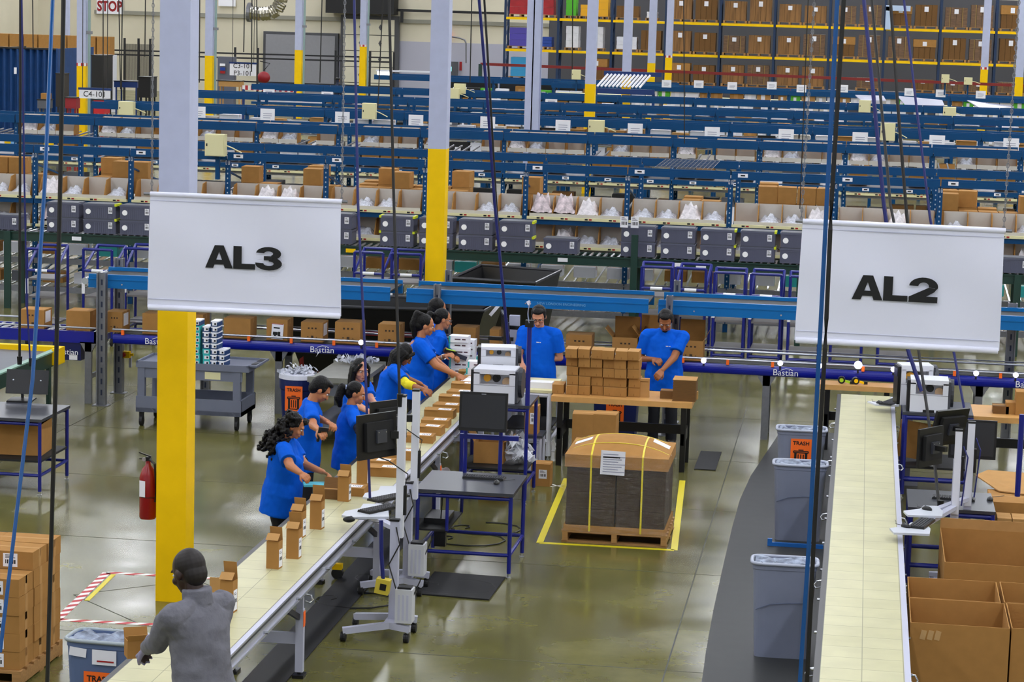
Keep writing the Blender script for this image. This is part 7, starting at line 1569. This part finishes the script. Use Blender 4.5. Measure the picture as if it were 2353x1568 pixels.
def banner(label, x0, x1, y, z0, z1, s, tilt, tx, tz, chains):
    t = thing('hanging_banner', label, 'banner', ((x0+x1)/2, y, (z0+z1)/2), 0); t.rotation_euler = (0, tilt, 0); w, h = x1-x0, z1-z0; n, k = 24, 18; P = []
    for j in range(k+1):
        for i in range(n+1):
            u, v = i/n*2-1, j/k*2-1; P.append((u*w/2*(1+.012*v*(-1)), .012*math.sin(u*4+v*2)*(1-abs(v))-.015*(1-v*v)*u*u, v*h/2))
    F = [(j*(n+1)+i, j*(n+1)+i+1, (j+1)*(n+1)+i+1, (j+1)*(n+1)+i) for j in range(k) for i in range(n)]; m = MB(); m.add(P, F); m.add([(a, b+.004, c) for a, b, c in P], [f[::-1] for f in F]); m.build('sheet', BANNER, t, True)
    for zz, r_, nm in ((h/2, .022, 'top_pole_sleeve'), (-h/2, .026, 'bottom_pole_sleeve')): MB().cyl((-w/2*(1.0-.012*(zz > 0)), .0, zz), (w/2, 0, zz), r_, n=12).build(nm, BANNER, t, True)
    for zz in (h/2-.06, -h/2+.075): MB().mm((-w/2, -.006, zz), (w/2, -.002, zz+.006)).build('hem_seam', mat('hem grey', '#C2C4DA', .5), t)
    for x in (-w/2-.02, w/2+.02): MB().cyl((x-.03, 0, h/2), (x+.03, 0, h/2), .014, n=8).build('pole_tip', GALV, t)
    PP = []; x = 0
    for g in s: x += glyph(g, 1, x, PP)*1.0-(.02 if g == 'A' else 0)+.02
    L = MB()
    for i_, poly in enumerate(PP): L.poly([((tx-x*tz/2)+a*tz, -.022-.0002*i_, b*tz+h*.0-tz*.62) for a, b in poly], (0, .003, 0))
    L.build('lettering', INK, t)
    cm = []
    for (cx, top) in chains:
        m = MB(); z = h/2+.02; i = 0; zt_ = 11.4-(z0+z1)/2
        lm = MB(); lm.tube([(.011*math.cos(a*PI/4), 0, .022*math.sin(a*PI/4)) for a in range(9)], .0032, 5)
        m.cyl((cx, 0, h/2), (cx+top, 0, zt_), .0035, n=5)
        while z < 2.6:
            f = (z-h/2)/(zt_-h/2); off = V((cx+top*f, 0, z)); R = RZ(PI/2*(i % 2)); m.add([off+R @ (p+m.o) for p in lm.v], lm.f); z += .036; i += 1
        m.build('chain', GALV, t)
    return t
a, b = atY(343, 447, 21), atY(786, 462, 21); z1_ = (a.z+b.z)/2; a2 = atY(343, 706, 21)
banner('white hanging banner with black letters AL3 at the left', a.x, b.x, 21, a2.z, z1_, 'AL3', .0, .005, .205, [(-.86, .0), (.88, -.02)])
a, b = atY(1841, 509, 19.8), atY(2310, 530, 19.8); z1_ = (a.z+b.z)/2; a2 = atY(1826, 783, 19.8)
banner('white hanging banner with black letters AL2 at the right', a.x, b.x, 19.8, a2.z, z1_, 'AL2', .006, -.03, .2, [(-.82, .06), (.8, .03)])
# ================================================================ hanging hoses and cables
def hang(label, pts, Y, r, mt, up=True, name='hanging_cable', cat='cable', plug=None, gauge=6):
    """pts: picture points; Y: distance for each end"""
    Y0, Y1 = (Y, Y) if isinstance(Y, (int, float)) else Y; n = len(pts); P = [atY(px, py, Y0+(Y1-Y0)*i/(n-1)) for i, (px, py) in enumerate(pts)]
    if up: d = (P[0]-P[1]); f = (11.55-P[0].z)/d.z; P = [P[0]+d*f]+P
    t = thing(name, label, cat, P[-1]); Q = []
    for i in range(len(P)-1):
        for k in range(5): Q.append(P[i].lerp(P[i+1], k/5))
    Q.append(P[-1]); MB(P[-1]).tube(Q, r, gauge).build('hose' if 'hose' in name else 'cable', mt, t)
    if plug: MB(P[-1]).cyl(P[-1]+V((0, 0, plug)), P[-1], r*2.2, r*1.8, 8).build('connector', BLACK, t)
    return t
hang('thick black cable hanging down the whole left side of the picture', [(146, 0), (139, 400), (128, 880), (108, 1600)], 16, .0155, CABK)
hang('blue air hose slanting down to the lower left carton stack', [(121, 0), (104, 400), (75, 870), (0, 1500)], (19, 17), .016, CABB, name='air_hose', cat='hose')
hang('black cable dropping to the dark panel screen at the left', [(47, 0), (46, 420), (45, 838)], 28, .016, CABK, plug=.1)
hang('thin navy cable beside the black one above the dark panel screen', [(50, 0), (56, 420), (62, 700), (70, 842)], 27.9, .011, CABN, plug=.1)
hang('navy cable pair falling to the keyboard of the near monitor cart', [(814, 0), (822, 450), (838, 800), (850, 1145)], (22.8, 22.0), .013, CABN)
hang('black cable hanging down to the top of the near white monitor column', [(894, 0), (905, 460), (912, 700), (919, 935)], (22.4, 21.9), .0145, CABK, plug=.12)
hang('navy hose descending to the printer beside the man with dark glasses', [(1101, 0), (1120, 230), (1136, 460), (1168, 790)], (30, 30.6), .02, CABN, name='air_hose', cat='hose')
hang('black cable beside the navy hose above the printer', [(1113, 0), (1128, 250), (1140, 460), (1158, 700), (1172, 790)], (30.6, 31.2), .015, CABK)
hang('thick blue air hose crossing in front of the AL2 banner', [(1924, 0), (1900, 460), (1888, 700), (1862, 1200), (1836, 1600)], 16, .0165, CABB, name='air_hose', cat='hose')
hang('thick black cable crossing in front of the AL2 banner', [(1939, 0), (1911, 460), (1896, 800), (1872, 1200), (1853, 1600)], 15.8, .0165, CABK)
hang('navy hose passing behind the AL2 banner to its left half', [(1985, 0), (2008, 230), (2031, 470), (2072, 760), (2118, 900)], (29, 28.5), .024, CABN, name='air_hose', cat='hose')
hang('black cable passing behind the AL2 banner to the right keyboards', [(2003, 0), (2024, 230), (2046, 470), (2110, 800), (2146, 1050), (2160, 1185)], (28, 25), .017, CABK, plug=.16)
hang('second black cable above the AL2 banner', [(2046, 0), (2062, 230), (2083, 490), (2105, 700)], (28.6, 28), .02, CABK)
hang('navy hose above the AL2 banner reaching the right printer stand', [(2077, 0), (2104, 230), (2137, 500), (2190, 800), (2222, 975)], (28, 27), .015, CABN, name='air_hose', cat='hose')
for i, (x0, x1, yb, Y) in enumerate([(75, 76, 110, 82), (237, 237, 235, 70), (273, 277, 205, 75), (281, 279, 205, 75), (334, 333, 130, 75), (459, 458, 190, 80), (562, 560, 120, 95), (590, 591, 185, 110), (579, 578, 165, 95), (1036, 1032, 160, 90), (1084, 1080, 190, 90), (1316, 1315, 160, 85), (1571, 1573, 330, 52), (880, 868, 250, 55), (1857, 1838, 480, 40), (740, 735, 190, 110)]):
    hang('thin dark cable hanging in the hall, %s of the thin drops from the picture edge' % ['first', 'second', 'third', 'fourth', 'fifth', 'sixth', 'seventh', 'eighth', 'ninth', 'tenth', 'eleventh', 'twelfth', 'thirteenth', 'fourteenth', 'fifteenth', 'sixteenth'][i], [(x0, 0), ((x0+x1)/2, yb*.5), (x1, yb)], Y, .00024*Y, CABK, name='thin_cable')
